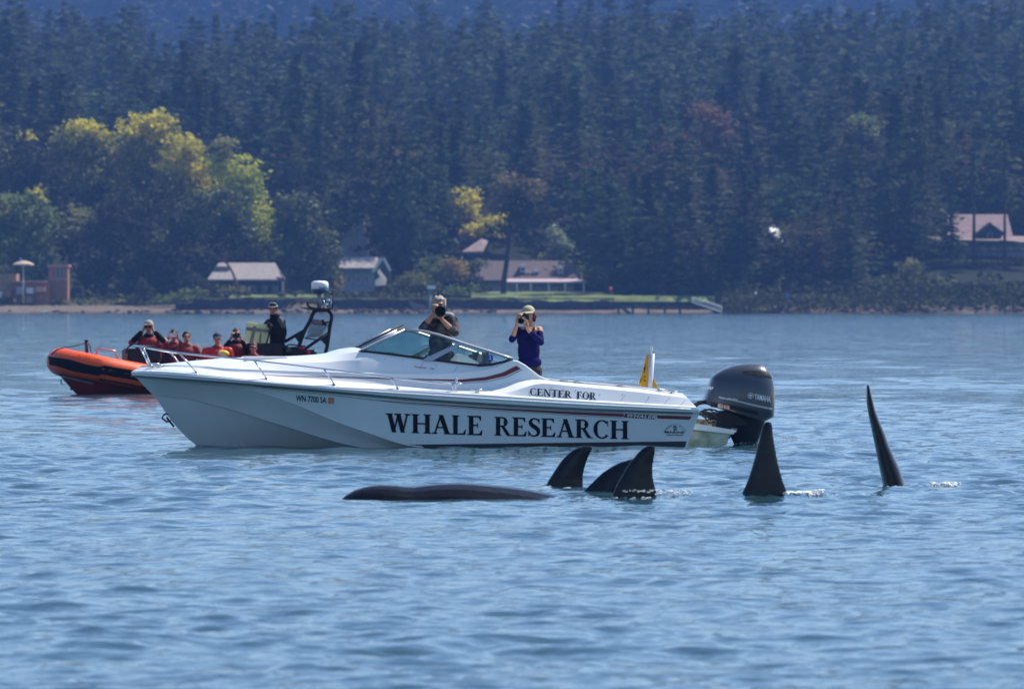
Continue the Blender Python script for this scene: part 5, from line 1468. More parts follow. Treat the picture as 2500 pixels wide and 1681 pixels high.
def ball_cap(parent, c, s, m, yaw=0.0, m2=None):
    o = MB(); Rm = Matrix.Rotation(yaw, 3, 'Z'); vs, fs = [], []; n, k = 18, 6
    for i in range(k + 1):
        t = math.pi / 2 * i / k
        for j in range(n):
            a = 2 * math.pi * j / n; vs.append(Vector(c) + Rm @ Vector((.090 * s * math.sin(t) * math.cos(a), .106 * s * math.sin(t) * math.sin(a), (.085 * math.cos(t)) * s)))
    for i in range(k):
        for j in range(n): fs.append((i * n + j, (i + 1) * n + j, (i + 1) * n + (j + 1) % n, i * n + (j + 1) % n))
    o.add(vs, fs, 0, True)
    co = o.build('cap', [m], parent)
    v = MB(); r1, r2 = [], []
    for j in range(11):
        a = math.pi * (1.12 + .76 * j / 10); x, y = math.cos(a), math.sin(a)
        r1.append(Vector(c) + Rm @ Vector((.088 * s * x, .10 * s * y, .004))); r2.append(Vector(c) + Rm @ Vector((.096 * s * x, .175 * s * y, -.030 * s + .012 * abs(x))))
    v.loft([r1, r2], smooth=True); v.loft([[p - Vector((0, 0, .005)) for p in r_] for r_ in (r1, r2)], smooth=True, flip=True)
    v.build('visor', [m2 or m], co, fix=False)
    return co
ball_cap(wom, hc + Vector((0, .012, .040)), .98, M_CAP, -.25)
st_ = MB(); st_.tube([Q(1302, 815, -.07), Q(1305, 800, -.045), Q(1306, 792, .0), Q(1302, 790, .08)], .007, n=5); st_.tube([Q(1300, 815, -.075), Q(1303, 799, -.05), Q(1303, 790, .0), Q(1300, 788, .08)], .005, n=5); st_.build('strap', [M_EYE], wom)
cpos = wom.location + Q(1281, 776, -.17); lens_c = wom.location + Q(1271.5, 783, -.40)
slr('camera', 'black camera with a shorter lens held by the person in blue', cpos, (lens_c - cpos).normalized(), .042, (lens_c - cpos).length, body=(.13, .065, .09))
# ------------------------------------------------------------------ orange rigid inflatable behind
RF = Frame(470, 137.0, R(18))
M_TUBE = mat('orange_tube_fabric', (0.84, 0.095, 0.008), 0.45, col2=(0.70, 0.07, 0.008), vscale=2.5, bump=.15, bscale=12)
M_TBLK = mat('black_tube_fabric', (0.004, 0.004, 0.006), 0.75, spec=0.12)
M_RHULL = mat('dark_red_hull', (0.26, 0.022, 0.015), 0.35, col2=(0.16, 0.014, 0.012), vscale=2)
M_GREYST = mat('weathered_grey_strake', (0.30, 0.31, 0.31), 0.6, var=.4, vscale=10)
M_BLKM = mat('black_powder_coat', (0.007, 0.007, 0.010), 0.45, spec=0.3)
rib = empty('inflatable_boat', RF.base, RF.yaw, 'orange and black rigid inflatable full of passengers, behind the bow of the white boat', 'inflatable boat')
RP = RF.P
near_t = [RP(150, 880, 0.0), RP(158, 882, -.22), RP(176, 886, -.48), RP(212, 893, -.80), RP(262, 903, -.98), RP(320, 914, -1.02), RP(400, 926, -1.03), RP(520, 932, -1.03), RP(700, 933, -1.03), RP(850, 933, -1.0)]
xs = [p.x for p in near_t]
def smooth_path(P, n):
    P = np.array([tuple(p) for p in P]); d = np.concatenate([[0], np.cumsum(np.linalg.norm(np.diff(P, axis=0), axis=1))]); t = np.linspace(0, d[-1], n)
    return [Vector((float(pchip(d, P[:, 0], v)), float(pchip(d, P[:, 1], v)), float(pchip(d, P[:, 2], v)))) for v in t]
def mir(p): return Vector((p[0], -p[1], p[2]))
full = smooth_path([mir(p) for p in reversed(near_t[1:])] + near_t, 120)
tb = MB(); tb.tube(full, [.10, .2] + [.262] * 116 + [.2, .10], n=24)
tube_o = tb.build('tube', [M_TUBE], rib)
bvh_t = boat_bvh([tube_o])
bb = MB()
strip(bb, bvh_t, [(108, 868), (130, 871), (170, 877), (210, 889), (243, 895)], [(112, 888), (143, 894.4), (183, 906.4), (236, 915.7), (243, 917)], .012, 40, fr=RF)
strip(bb, bvh_t, [(243, 894), (249.5, 891.5), (316, 902.5), (345, 907), (420, 920), (600, 926), (840, 928)], [(243, 926.5), (300, 936), (356, 947.6), (420, 955), (600, 957), (840, 957)], .012, 50, fr=RF)
bb.build('black_band', [M_TBLK], rib, fix=False)
tr_ = MB(); tr_.tube([p + (Vector((0, 0, 0))) for p in []] or [RP(243, 926, -1.24), RP(300, 937, -1.25)], .01, n=5)
pl, w = font_polys('C12223BC', spacing=1.15); lay_text('hull_number', rib, bvh_t, pl, w, [(191, 871.5), (251, 883.5), (252, 878), (192, 866)], M_TBLK, .012, fr=RF, step=0)
# hull below the tubes
CH = [(150, 906, .10), (200, 917, .50), (262, 932, .78), (362, 955, .88), (500, 962, .90), (850, 962, .88)]
KE = [(143, 913, 0.0), (165, 938, 0.0), (183, 958, 0.0), (235, 995, 0.0), (500, 1010, 0), (845, 1010, 0.0)]
def crv(pts):
    P = [RP(a, b, -c) for a, b, c in pts]; return np.array([p.x for p in P]), np.array([p.z for p in P]), np.array([c for *_, c in pts])
uu_ = np.linspace(0, 1, 50) ** 1.3
chn, kee = sample(crv(CH), uu_) if False else None, None
def smp(pts):
    cv = crv(pts); x = cv[0][0] + (cv[0][-1] - cv[0][0]) * uu_
    return np.stack([x, -pchip(cv[0], cv[2], x), pchip(cv[0], cv[1], x)], 1)
c_, k_ = smp(CH), smp(KE)
hb = MB(); top_ = c_ + np.array([0, .05, .20])
rw = [top_] + [c_ * (1 - t) + k_ * t + np.array([0, -.03 * math.sin(math.pi * t), 0]) for t in np.linspace(0, 1, 6)]
hb.loft(rw, smooth=False); hb.loft([r_ * np.array([1, -1, 1]) for r_ in rw], smooth=False, flip=True)
e_ = [r_[-1] for r_ in rw] + [r_[-1] * np.array([1, -1, 1]) for r_ in reversed(rw)]; hb.add(e_, [tuple(range(len(e_)))])
rh = hb.build('hull', [M_RHULL], rib); bvh_r = boat_bvh([rh])
gs = MB(); strip(gs, bvh_r, [(149, 914.5), (185, 922), (228, 932.5)], [(150, 918), (185, 926.5), (228, 937.5)], .02, 16, fr=RF); gs.build('strake', [M_GREYST], rib, fix=False)
bw = MB(); bw.tube([RP(150, 926, 0), RP(148, 932, -.01), RP(152, 938, 0)], .012, n=5); bw.tube([RP(172, 947, 0), RP(176, 953, -.03), RP(172, 951, 0)], .010, n=5); bw.build('bow_ring', [M_BLKM], rib)
dk_ = MB(); dk_.slab([RP(215, 905, -.62), RP(840, 925, -.8), mir(RP(840, 925, -.8)), mir(RP(215, 905, -.62))], (0, 0, -.05)); dk_.build('deck_floor', [M_BLKM], rib)
po = MB(); a, b = RP(212, 868, -.15), RP(211, 832, -.15); po.tube([a, b], .036, n=10); po.lathe([(.052, 0), (.052, .02), (.03, .025)], b, n=12)
po.build('bow_post', [mat('dark_maroon_post', (.06, .012, .014), .4)], rib)
ro = MB(); ro.tube([RP(126, 871, -.1), RP(128, 863, -.12), RP(138, 853, -.15), RP(155, 848.5, -.18), RP(180, 844.5, -.2), RP(207, 838, -.2)], .010, n=6)
ro.tube([RP(216, 838, -.2), RP(220, 846, -.22), RP(224, 862, -.3), RP(229, 867, -.35)], .013, n=6); ro.ellipsoid(RP(230, 866.5, -.4), (.05, .05, .03), n=8, k=5); ro.build('rope', [M_BLKM], rib)
hr_ = MB(); hr_.tube([RP(235.6, 870, -.7), RP(235.6, 853, -.7), RP(238, 850, -.7), RP(276, 855.5, -.7), RP(281, 857, -.7), RP(284, 862, -.7), RP(288, 879, -.7)], .018, n=8); hr_.build('grab_rail', [mat('red_tinted_steel', (.60, .32, .28), .3, metal=.6)], rib)
se = MB(); c0 = RP(345, 866, -.25); se.box(c0, (.70, .5, .26)); se.box(c0 + Vector((0, 0, -.3)), (.5, .4, .4)); se.build('bow_locker', [M_BLKM], rib, bevel=.03)
sr = MB(); sr.tube([RP(307, 862, -.5), RP(313, 846, -.5), RP(320, 843, -.5), RP(380, 846, -.5)], .018, n=6); sr.build('seat_rail', [M_BLKM], rib)
for i, (px, yl) in enumerate(((400, .1), (455, .35), (530, -.3), (585, .2), (622, -.45))):
    s_ = MB(); c0 = RP(px, 905, yl); s_.box((c0.x, yl, .42), (.34, .34, .42)); s_.box((c0.x + .02, yl + .16, .66), (.34, .07, .3)); s_.build('seat', [M_BLKM], rib, bevel=.03)
# console and its screen
co = MB(); c0 = RP(640, 868, .1); co.box((c0.x, .1, .62), (.62, .9, .86)); co.build('console', [M_BLKM], rib, bevel=.04)
M_SCR = mat('yellowed_clear_vinyl', (0.92, 0.90, 0.58), 0.35, col2=(0.80, 0.80, 0.50), vscale=3, trans=.65)
wsn = MB(); wsn.slab([RP(595, 831.5, -.3), RP(656, 847, -.3), RP(661, 797, -.2), RP(655, 792, -.2), RP(640, 790, -.2), RP(609, 785, -.2), RP(604, 787, -.2)], (0, .01, 0)); ws_o = wsn.build('console_screen', [M_SCR], rib)
wb = MB()
def bar(p, q, w_, off=-.012):
    p, q = Vector(p), Vector(q); d = (q - p).normalized(); n_ = Vector((-d.z, 0, d.x)) * w_ / 2; wb.slab([p + n_ + Vector((0, off, 0)), q + n_ + Vector((0, off, 0)), q - n_ + Vector((0, off, 0)), p - n_ + Vector((0, off, 0))], (0, .006, 0))
bar(RP(600, 802, -.25), RP(658, 808, -.25), .07); bar(RP(622, 796, -.27), RP(612, 838, -.3), .07, -.02); bar(RP(636, 812, -.27), RP(634, 840, -.3), .04, -.02)
wb.build('screen_strap', [mat('grey_green_strap', (.17, .20, .14), .6)], ws_o)
cr = MB(); cr.tube([RP(661, 797, -.3), RP(656, 820, -.3), RP(647, 850, -.3), RP(645, 880, -.3)], .018, n=6); cr.ellipsoid(RP(661, 797, -.32), (.025, .025, .025), n=8, k=5); cr.tube([RP(662, 855, -.4), RP(670, 858, -.4), RP(676, 868, -.4)], .012, n=6); cr.build('console_rail', [M_BLKM], rib)
# arch with mesh, radar and aerials
ar = MB(); yA = 0.0
def arch(dx, y):
    ar.tube(smooth_path([RP(727 + dx, 852, y), RP(735 + dx, 830, y), RP(744 + dx, 806, y), RP(758 + dx, 781, y), RP(765 + dx, 763, y), RP(772 + dx, 757, y), RP(798 + dx, 757, y), RP(806 + dx, 761, y), RP(810 + dx, 771, y), RP(805.6 + dx, 796, y), RP(800 + dx, 838, y), RP(791.5 + dx, 875, y)], 30), .040, n=10)
arch(0, 0.0)
ar.tube([RP(695, 834, 0), RP(745, 805, 0)], .034, n=8); ar.tube([RP(742, 853, 0), RP(803, 811.7, 0)], .034, n=8)
ar.slab([RP(720, 821, -.01), RP(744, 807, -.01), RP(731, 838, -.01)], (0, .02, 0)); ar.slab([RP(783, 830, -.01), RP(803, 812, -.01), RP(799, 845, -.01)], (0, .02, 0))
ar.tube([RP(744, 825, 0), RP(772, 829, 0)], .016, n=6)
ar.slab([RP(748, 750, -.25), RP(770, 757, -.25), RP(800, 759, -.25), RP(816, 754, -.25), RP(800, 752, -.25)], (0, .5, 0))
arch_o = ar.build('arch', [M_BLKM], rib, fix=False)
ms = MB()
bl, br_, tr2, tl2 = RP(744, 825, 0), RP(778, 829, 0), RP(806, 789, 0), RP(757, 789, 0)
def qd(u, v): return (bl * (1 - u) + br_ * u) * (1 - v) + (tl2 * (1 - u) + tr2 * u) * v
br_ = RP(801, 812, 0) 
br_ = RP(785, 822, 0)
for i in range(-12, 13):
    for sgn in (1, -1):
        u0 = i / 12.0; seg = []
        for v in np.linspace(0, 1, 9):
            u = u0 + (v if sgn == 1 else (1 - v)); 
            if 0 <= u <= 1: seg.append(qd(u, v))
        if len(seg) > 1: ms.tube([seg[0], seg[-1]], .0045, n=3)
mo = ms.build('wire_mesh', [M_BLKM], arch_o, fix=False); tag(mo, kind='stuff')
lh = MB(); lh.tube([RP(762, 785, -.05), RP(785, 788, -.05)], .055, n=12); lh.build('rolled_cover', [mat('faded_pink_grey', (.22, .16, .16), .7)], arch_o)
l2 = MB(); l2.tube([RP(785, 787, -.05), RP(796, 787.5, -.05)], .058, n=12); l2.tube([RP(796, 786, 0), RP(806, 786, 0)], .016, n=6); l2.build('loudhailer', [M_BLKM], arch_o)
ra = MB(); rc = RP(781, 716, 0.0); rr_w = .178
ra.lathe([(rr_w * .93, .085), (rr_w, .095), (rr_w, .19), (rr_w * .93, .232), (rr_w * .7, .252), (.01, .262)], rc, n=28); rad = ra.build('radar_dome', [mat('radar_white', (.8, .8, .8), .3)], rib)
rd2 = MB(); rd2.lathe([(rr_w * .66, 0), (rr_w * .92, .03), (rr_w * .99, .095), (rr_w * .95, .096)], rc, n=28); rd2.build('radar_base', [mat('radar_blue', (.012, .07, .16), .3)], rad)
bvh_rad = boat_bvh([rad]); pl, w = font_polys('koden', bold=.03); lay_text('radar_lettering', rad, bvh_rad, pl, w, [(779, 704), (799, 706), (799, 701), (779, 699)], mat('print_blue', (.02, .10, .2), .4), .004, fr=RF, step=0)
mp_ = MB(); mp_.tube([RP(779, 752, 0), RP(779, 715, 0)], .045, n=10); mp_.build('radar_post', [M_GREYST], rib)
an = MB(); an.slab([RP(727, 733, -.1), RP(775, 737, -.1), RP(784, 741, -.1), RP(776, 741, -.1), RP(727, 735, -.1)], (0, .3, 0)); an.build('aerial_board', [mat('dull_pink_board', (.25, .17, .17), .6)], rib)
a2 = MB(); a2.tube([RP(751, 738, 0), RP(750, 744, 0), RP(757, 750, 0), RP(766, 752, 0)], .02, n=6)
a2.tube([RP(811, 755, 0), RP(812, 735, 0), RP(812.5, 712, 0)], .011, n=6); a2.ellipsoid(RP(812.5, 711, 0), (.022, .022, .024), n=8, k=6); a2.tube([RP(800, 710, 0), RP(805, 717, 0), RP(817, 718.5, 0)], .012, n=6); a2.build('aerial', [M_BLKM], rib)
a3 = MB(); a3.tube([RP(806, 752, 0), RP(809, 740, 0), RP(810, 720, 0)], .009, n=6); a3.tube([RP(790, 752, 0), RP(792, 738, 0), RP(790, 733, 0)], .012, n=6); a3.tube([RP(799, 750, 0), RP(800, 736, 0)], .02, n=6); a3.build('steel_aerial', [M_CHROME], rib)
a4 = MB(); a4.lathe([(.035, 0), (.047, .012), (.04, .04), (.015, .055)], RP(802, 736, 0), n=14); a4.build('gps_dome', [mat('radar_white', (.8, .8, .8), .3)], rib)
eb = MB(); c0 = RP(728, 866, 0); eb.box(c0 + Vector((0, 0, -.1)), (.56, .9, .42)); eb.box(c0 + Vector((-.1, 0, .12)), (.3, .5, .1)); eb.build('engine_box', [M_BLKM], rib, bevel=.05)
rdb = MB(); rdb.ellipsoid(RP(735, 850, -.3), (.08, .08, .04), n=10, k=6); rdb.box(RP(752, 866, -.5), (.05, .2, .16)); rdb.build('fuel_can', [mat('red_plastic', (.35, .015, .03), .4)], rib)
rb_ = MB(); rb_.tube([RP(700, 850, -.3), RP(701, 844, -.3), RP(706, 840.5, -.3), RP(745, 845, -.3)], .018, n=6); rb_.build('stern_rail', [M_BLKM], rib)
bk = MB(); bk.box(RP(766, 868, -.3), (.07, .07, .12)); bk.build('stern_bollard', [M_BLKM], rib)

# ---- passengers
def seated(px, py, yl, label, jacket, sleeve, skin=M_SKIN, hairm=M_DARKH, s=1.0, pose='rest', yaw=0.0, lean=0.0, width=1.0, band=False, cap=None, shades=False, hv=False, armsx=1.0):
    w = RF.P(px, py, yl); base = RF.base + Vector((w.x * RF.c - w.y * RF.s, w.x * RF.s + w.y * RF.c, 0)); hz_ = w.z
    base.z = .22
    o = empty('person', base, 0, label, 'person', 'passengers of the orange inflatable')
    B_ = Body(); h = hz_ - .22; hc = Vector((lean, 0, h))
    hq = head(B_, hc, skin, s, yaw, 0.0)
    sh = h - .245 * s; hip = h - .68 * s
    B_.cap(hc + Vector((0, .02, -.08)), (lean * .6, .03, sh + .05), .05 * s, .06 * s, skin)
    B_.cap((lean * .6 - .03, .03, sh + .05), (lean * .6 + .03, .03, sh + .05), .085 * s, .085 * s, sleeve)      # collar
    wd = .185 * s * width
    B_.cap((-wd, .04, sh), (wd, .04, sh), .085 * s, .085 * s, jacket); B_.ell((0, .03, sh - .12 * s), (.215 * s * width, .15 * s, .20 * s), jacket); B_.ell((0, .02, hip + .12 * s), (.20 * s * width, .16 * s, .24 * s), jacket)
    for sg in (-1, 1):
        S0 = Vector((sg * wd, .03, sh))
        kn_ = Vector((sg * .15, -.42 * s, max(hip - .02, .3))); B_.chain([(sg * .1, 0, hip), kn_, (sg * .16, -.45 * s, .08)], [.11 * s, .08 * s, .06 * s], M_NAVY); B_.cap((sg * .16, -.44 * s, .05), (sg * .17, -.6 * s, .045), .05, .04, M_NAVY)
        if pose in ('hold', 'phone', 'binoc'):
            e = S0 + Vector((sg * .09 * armsx, -.16, -.17 * s)) if pose != 'binoc' else S0 + Vector((sg * .10, -.16, -.06))
            t = hc + Vector((sg * (.075 if pose != 'phone' else .09), -.20, -.02 if pose == 'binoc' else -.035))
            wr = t + Vector((sg * .03, .02, -.06))
            B_.chain([S0, e], [.078 * s, .066 * s], sleeve if pose != 'binoc' else jacket); B_.chain([e, e.lerp(wr, .8)], [.062 * s, .050 * s], sleeve)
            B_.cap(e.lerp(wr, .75), wr, .03, .026, skin)
            hand(B_, wr, t, (-sg * .3, -.1, .9), (-sg, 0, .1), skin, curl=.9, s=.95)
            if band: B_.cap(S0.lerp(e, .62), S0.lerp(e, .78), .079 * s, .077 * s, M_REFLECT, bias=.004)
        else:
            e = S0 + Vector((sg * .10 * armsx, -.03, -.24 * s)); wr = Vector((sg * .13, -.30, hip + .10)); B_.chain([S0, e], [.08 * s, .068 * s], jacket); B_.chain([e, wr], [.064 * s, .045 * s], sleeve); hand(B_, wr, wr + Vector((-sg * .04, -.05, 0)), (-sg * .6, -.6, -.1), (0, -.3, 1), skin, curl=.9)
    if hv: B_.ell((.13, -.10, sh - .06), (.12, .07, .08), M_HIVIS, bias=.004); B_.cap((.06, -.13, sh - .04), (.14, -.15, sh - .10), .03, .03, M_REFLECT, bias=.006)
    B_.build('body', o, .0125, 1)
    if hairm: hair(o, hq(0, .022, .032), (.088 * s, .104 * s, .098 * s), hairm, px * .1, rough=.014 * s, yaw=yaw, sub=2)
    if shades:
        g = MB(); g.tube([hq(-.075, -.02, .018), hq(-.055, -.082, .016), hq(0, -.098, .014), hq(.055, -.082, .016), hq(.075, -.02, .018)], .015 * s, n=6); g.build('sunglasses', [M_EYE], o)
    if cap: ball_cap(o, hq(0, .015, .038), s, cap, yaw)
    return o, hc + base
p1, h1 = seated(363, 797, .05, 'person in red and black suit looking through binoculars, leftmost in the inflatable', M_RED, M_NAVY, pose='binoc', band=True, width=1.22, s=1.08, hairm=M_GREYH)
bi = empty('binoculars', h1 + Vector((0, -.22, .0)), 0, 'black binoculars held up by the leftmost passenger', 'binoculars')
b = MB()
for sg in (-1, 1): b.lathe([(.022, .08), (.026, .03), (.036, -.03), (.040, -.09), (.034, -.09)], (sg * .036, 0, 0), n=14, axis='Y')
b.box((0, -.01, 0), (.04, .06, .03)); b.build('barrels', [M_LENS], bi)
g = MB()
for sg in (-1, 1): g.add([Vector((sg * .036 + .033 * math.cos(a), -.085, .033 * math.sin(a))) for a in np.linspace(0, 6.283, 15)[:-1]], [tuple(range(14))])
g.build('lenses', [mat('green_coated_lens', (.01, .08, .07), .1, coat=1)], bi, fix=False)
p2, h2 = seated(424, 818, .35, 'person in dull red jacket holding up a white phone in front of the face', M_DULLRED, M_DULLRED, pose='phone', s=.98)
ph = MB(); ph.box((0, 0, 0), (.19, .012, .095)); pho = ph.build('phone', [mat('white_phone', (.66, .70, .74), .25)], None, bevel=.006); pho.location = h2 + Vector((-.01, -.24, .008)); tag(pho, 'white phone held sideways in the inflatable', 'phone')
seated(455.6, 822, .15, 'tousle haired person in dull red jacket sitting right of the phone holder', M_DULLRED, M_DULLRED, s=1.0, hairm=M_DARKH, width=1.05, armsx=1.2, yaw=.15)
seated(531, 826, -.25, 'stout person in bright red suit with yellow patch and dark cap, middle passenger', M_REDX, M_RED, s=1.05, hairm=None, cap=mat('dark_blue_cap', (.03, .035, .08), .8), hv=True, width=1.2)
p5, h5 = seated(576.7, 815, .35, 'person with sunglasses and dark hood photographing, beside the yellowed screen', M_RED, M_NAVY, pose='hold', shades=True, s=.98)
slr('camera', 'small black camera held by the passenger beside the yellowed screen', h5 + Vector((.01, -.21, -.03)), Vector((-.1, -1, -.1)).normalized(), .032, .10, body=(.12, .06, .08))
seated(618.6, 849, -.5, 'child with brown hair and sunglasses low in front of the yellowed screen', M_RED, M_DULLRED, s=.92, shades=True, hairm=mat('light_brown_hair', (.16, .075, .035), .7, col2=(.08, .035, .02), vscale=60))
# the standing driver
w_ = RF.P(671, 800, -.05); base = RF.base + Vector((w_.x * RF.c - w_.y * RF.s, w_.x * RF.s + w_.y * RF.c, 0)); base.z = .22
dr_o = empty('person', base, 0, 'person in black suit and beanie with goggles standing at the helm', 'person')
Yd = base.y; Q = lambda a, b_, dy: at(a, b_, Yd + dy) - base
B_ = Body(); hc = Q(667, 754, 0); hq = head(B_, hc, M_SKIN2, 1.05, -.15, .05)
B_.cap(Q(668, 771, .02), Q(676, 775, .03), .085, .09, M_NAVY); B_.cap(Q(657, 788, .02), Q(687, 787, .02), .09, .09, M_NAVY); B_.ell(Q(673, 806, .02), (.19, .15, .24), M_NAVY); B_.ell(Q(676, 835, .02), (.155, .14, .2), M_NAVY)
B_.cap(Q(684, 780, -.02), Q(690, 795, -.05), .06, .05, mat('grey_sleeve', (.10, .09, .09), .7), bias=.008)
for sg in (-1, 1): B_.chain([Q(676 + sg * 10, 850, .02), (.09 * sg + .03, 0, .42), (.1 * sg + .03, .03, .08)], [.12, .085, .065], M_NAVY); B_.cap((.1 * sg + .03, .04, .05), (.11 * sg + .03, -.12, .045), .055, .045, M_NAVY)
e = Q(651, 792, -.12); wr = Q(663, 797, -.22); B_.chain([Q(657, 788, .02), e], [.085, .07], M_NAVY); B_.chain([e, wr], [.066, .05], M_NAVY); hand(B_, wr, wr + Vector((.05, -.03, -.02)), (.7, -.4, -.3), (0, -.2, 1), M_NAVY, curl=1.)
e = Q(693, 812, .0); wr = Q(690, 835, -.1); B_.chain([Q(687, 788, .02), e], [.085, .068], M_NAVY); B_.chain([e, wr], [.064, .05], M_NAVY); hand(B_, wr, wr + Vector((-.01, -.03, -.06)), (0, -.3, -.9), (-1, 0, 0), M_NAVY, curl=.8)
B_.build('body', dr_o, .0125, 1)
hair(dr_o, hq(0, .018, .040), (.092, .108, .085), M_NAVY, 3, rough=.004, name='beanie', sub=3)
g = MB(); g.tube([hq(-.088, .0, .05), hq(-.075, -.07, .052), hq(-.03, -.098, .040), hq(0, -.104, .055), hq(.03, -.098, .040), hq(.075, -.07, .052), hq(.09, .0, .05)], .007, n=6); g.tube([hq(-.088, .0, .06), hq(-.06, -.05, .115), hq(0, -.07, .13), hq(.06, -.05, .115), hq(.09, .0, .06)], .007, n=6); g.build('goggles', [M_REFLECT], dr_o)
# ------------------------------------------------------------------ orcas
M_ORCA = mat('wet_black_skin', (0.006, 0.005, 0.006), 0.17, spec=0.28, col2=(0.011, 0.009, 0.009), vscale=5, bump=0.35, bscale=14)
M_ORCAW = mat('wet_white_skin', (0.70, 0.70, 0.68), 0.25)
def orca(label, Y, xpx, fin, tops=None, topx=None, chord_y=None, thick=0.085, yaw=0.0, size=1.0, sink=0.05):
    """fin: rows (py, px_left, px_right) from base to tip as photographed."""
    k = Y / F_PX
    root = empty('orca', ((xpx - CX) * k, Y, 0), 0, label, 'orca', 'orcas surfacing')
    mb = MB()
    X = np.array([-2.95, -2.85, -2.6, -2.1, -1.3, -.85, -.4, .5, 1.3, 2.0, 2.6, 2.95]) * size
    Rr = np.array([.03, .14, .27, .42, .53, .55, .56, .48, .33, .19, .10, .06]) * size
    T = np.array([-.30, -.16, -.10, -.08, -.06, -.05, -.04 - sink * .3, -.07 - sink, -.20, -.36, -.5, -.58])
    if tops is not None: T = np.array(tops)
    xs_ = np.linspace(X[0], X[-1], 40); rs_ = pchip(X, Rr, xs_); ts_ = pchip(X, T, xs_)
    if topx is not None:
        xs_ = np.linspace(X[0], X[-1], 70); rs_ = pchip(X, Rr, xs_); ts_ = pchip([a for a, _ in topx], [b for _, b in topx], xs_)
    rows_ = []
    for x, r_, t in zip(xs_, rs_, ts_):
        rows_.append([Vector((x * math.cos(yaw), x * math.sin(yaw) + r_ * math.cos(a), t - r_ * .95 + r_ * .95 * math.sin(a))) for a in np.linspace(0, 2 * math.pi, 25)])
    mb.loft(rows_); mb.add(rows_[0][:-1], [tuple(range(24))]); mb.add(rows_[-1][:-1], [tuple(range(24))])
    xe = X[-1]; zt = T[-1] - .06
    for sg in (-1, 1):
        mb.slab([(xe - .15, 0, zt), (xe + .15, sg * .35, zt), (xe + .42, sg * .75, zt), (xe + .38, sg * .3, zt), (xe + .25, 0, zt)], (0, 0, -.05))
        mb.slab([(-1.55 * size, sg * .40, -.62), (-1.15 * size, sg * .42, -.62), (-.95 * size, sg * .95, -.85), (-1.2 * size, sg * 1.0, -.88), (-1.5 * size, sg * .75, -.78)], (0, 0, -.07))
    n = 22; fr_ = []
    hN = len(fin)
    for i, (py, pl_, pr_) in enumerate(fin):
        c = at((pl_ + pr_) / 2, py, Y) - root.location; hw = (pr_ - pl_) / 2 * k + (.014 if chord_y is None else .003); t = i / (hN - 1)
        th = thick * (1 - t) ** 0.7 + .012
        ring = []
        for j in range(n):
            a = 2 * math.pi * j / n
            if chord_y is None:
                ca = math.cos(a); ring.append(Vector((c.x + hw * ca, c.y + min(th, hw) * math.sin(a) * (0.55 + .45 * abs(math.sin(a))) * (1 - .35 * ca), c.z)))
            else: ring.append(Vector((c.x + hw * math.cos(a), c.y + (chord_y * (1 - t) ** .8 + .03) * math.sin(a), c.z)))
        fr_.append(ring)
    b = len(mb.v)
    mb.loft([r_ + [r_[0]] for r_ in fr_]); mb.add(fr_[0], [tuple(range(n))]); mb.add(fr_[-1], [tuple(range(n))])
    me0 = mb.mesh('tmp', M_ORCA); bm = bmesh.new(); bm.from_mesh(me0); bmesh.ops.remove_doubles(bm, verts=bm.verts, dist=1e-5); bmesh.ops.recalc_face_normals(bm, faces=bm.faces); bm.to_mesh(me0); bm.free()
    ob = bpy.data.objects.new('tmp', me0); COL.objects.link(ob)
    md = ob.modifiers.new('r', 'REMESH'); md.mode = 'VOXEL'; md.voxel_size = 0.012
    sm = ob.modifiers.new('s', 'SMOOTH'); sm.factor = .5; sm.iterations = 4
    me = bpy.data.meshes.new_from_object(ob.evaluated_get(bpy.context.evaluated_depsgraph_get())); bpy.data.objects.remove(ob)
    # keep the mesh light where it is deep under water
    bm = bmesh.new(); bm.from_mesh(me)
    bm.free()
    me.materials.clear(); me.materials.append(M_ORCA); me.materials.append(M_ORCAW)
    N = len(me.polygons); C = np.empty(N * 3, np.float32); me.polygons.foreach_get('center', C); C = C.reshape(-1, 3)
    tt = np.interp(C[:, 0], xs_, ts_); rr_ = np.interp(C[:, 0], xs_, rs_)
    white = (C[:, 2] < tt - 1.45 * rr_) & (np.abs(C[:, 0]) < 2.6)
    eye = (((C[:, 0] + 2.25 * size) / .22) ** 2 + ((C[:, 2] - (tt - .75 * rr_)) / .09) ** 2 < 1)
    me.polygons.foreach_set('material_index', (white | eye).astype(np.int32)); me.polygons.foreach_set('use_smooth', np.ones(N, bool)); me.update()
    link_mesh('body', me, root)
    return root
orca('orca with a small curved fin, leftmost of the fins', 70.2, 1400,
     [(1215, 1322, 1425), (1186, 1335, 1421), (1170, 1343, 1420.5), (1153, 1354, 1422), (1136, 1365, 1426), (1122, 1375, 1431), (1108, 1389, 1437), (1098, 1401, 1442), (1092, 1413, 1445), (1088.5, 1424, 1443)])
orca('orca whose low curved fin is half hidden behind another fin', 67.8, 1490,
     [(1230, 1395, 1590), (1207, 1418, 1580), (1192, 1433, 1575), (1178, 1448, 1572), (1165, 1461, 1572), (1153, 1474, 1573), (1138, 1497, 1576), (1128, 1517, 1580), (1121, 1540, 1584), (1117, 1560, 1586)])
k66 = 66.55 / F_PX
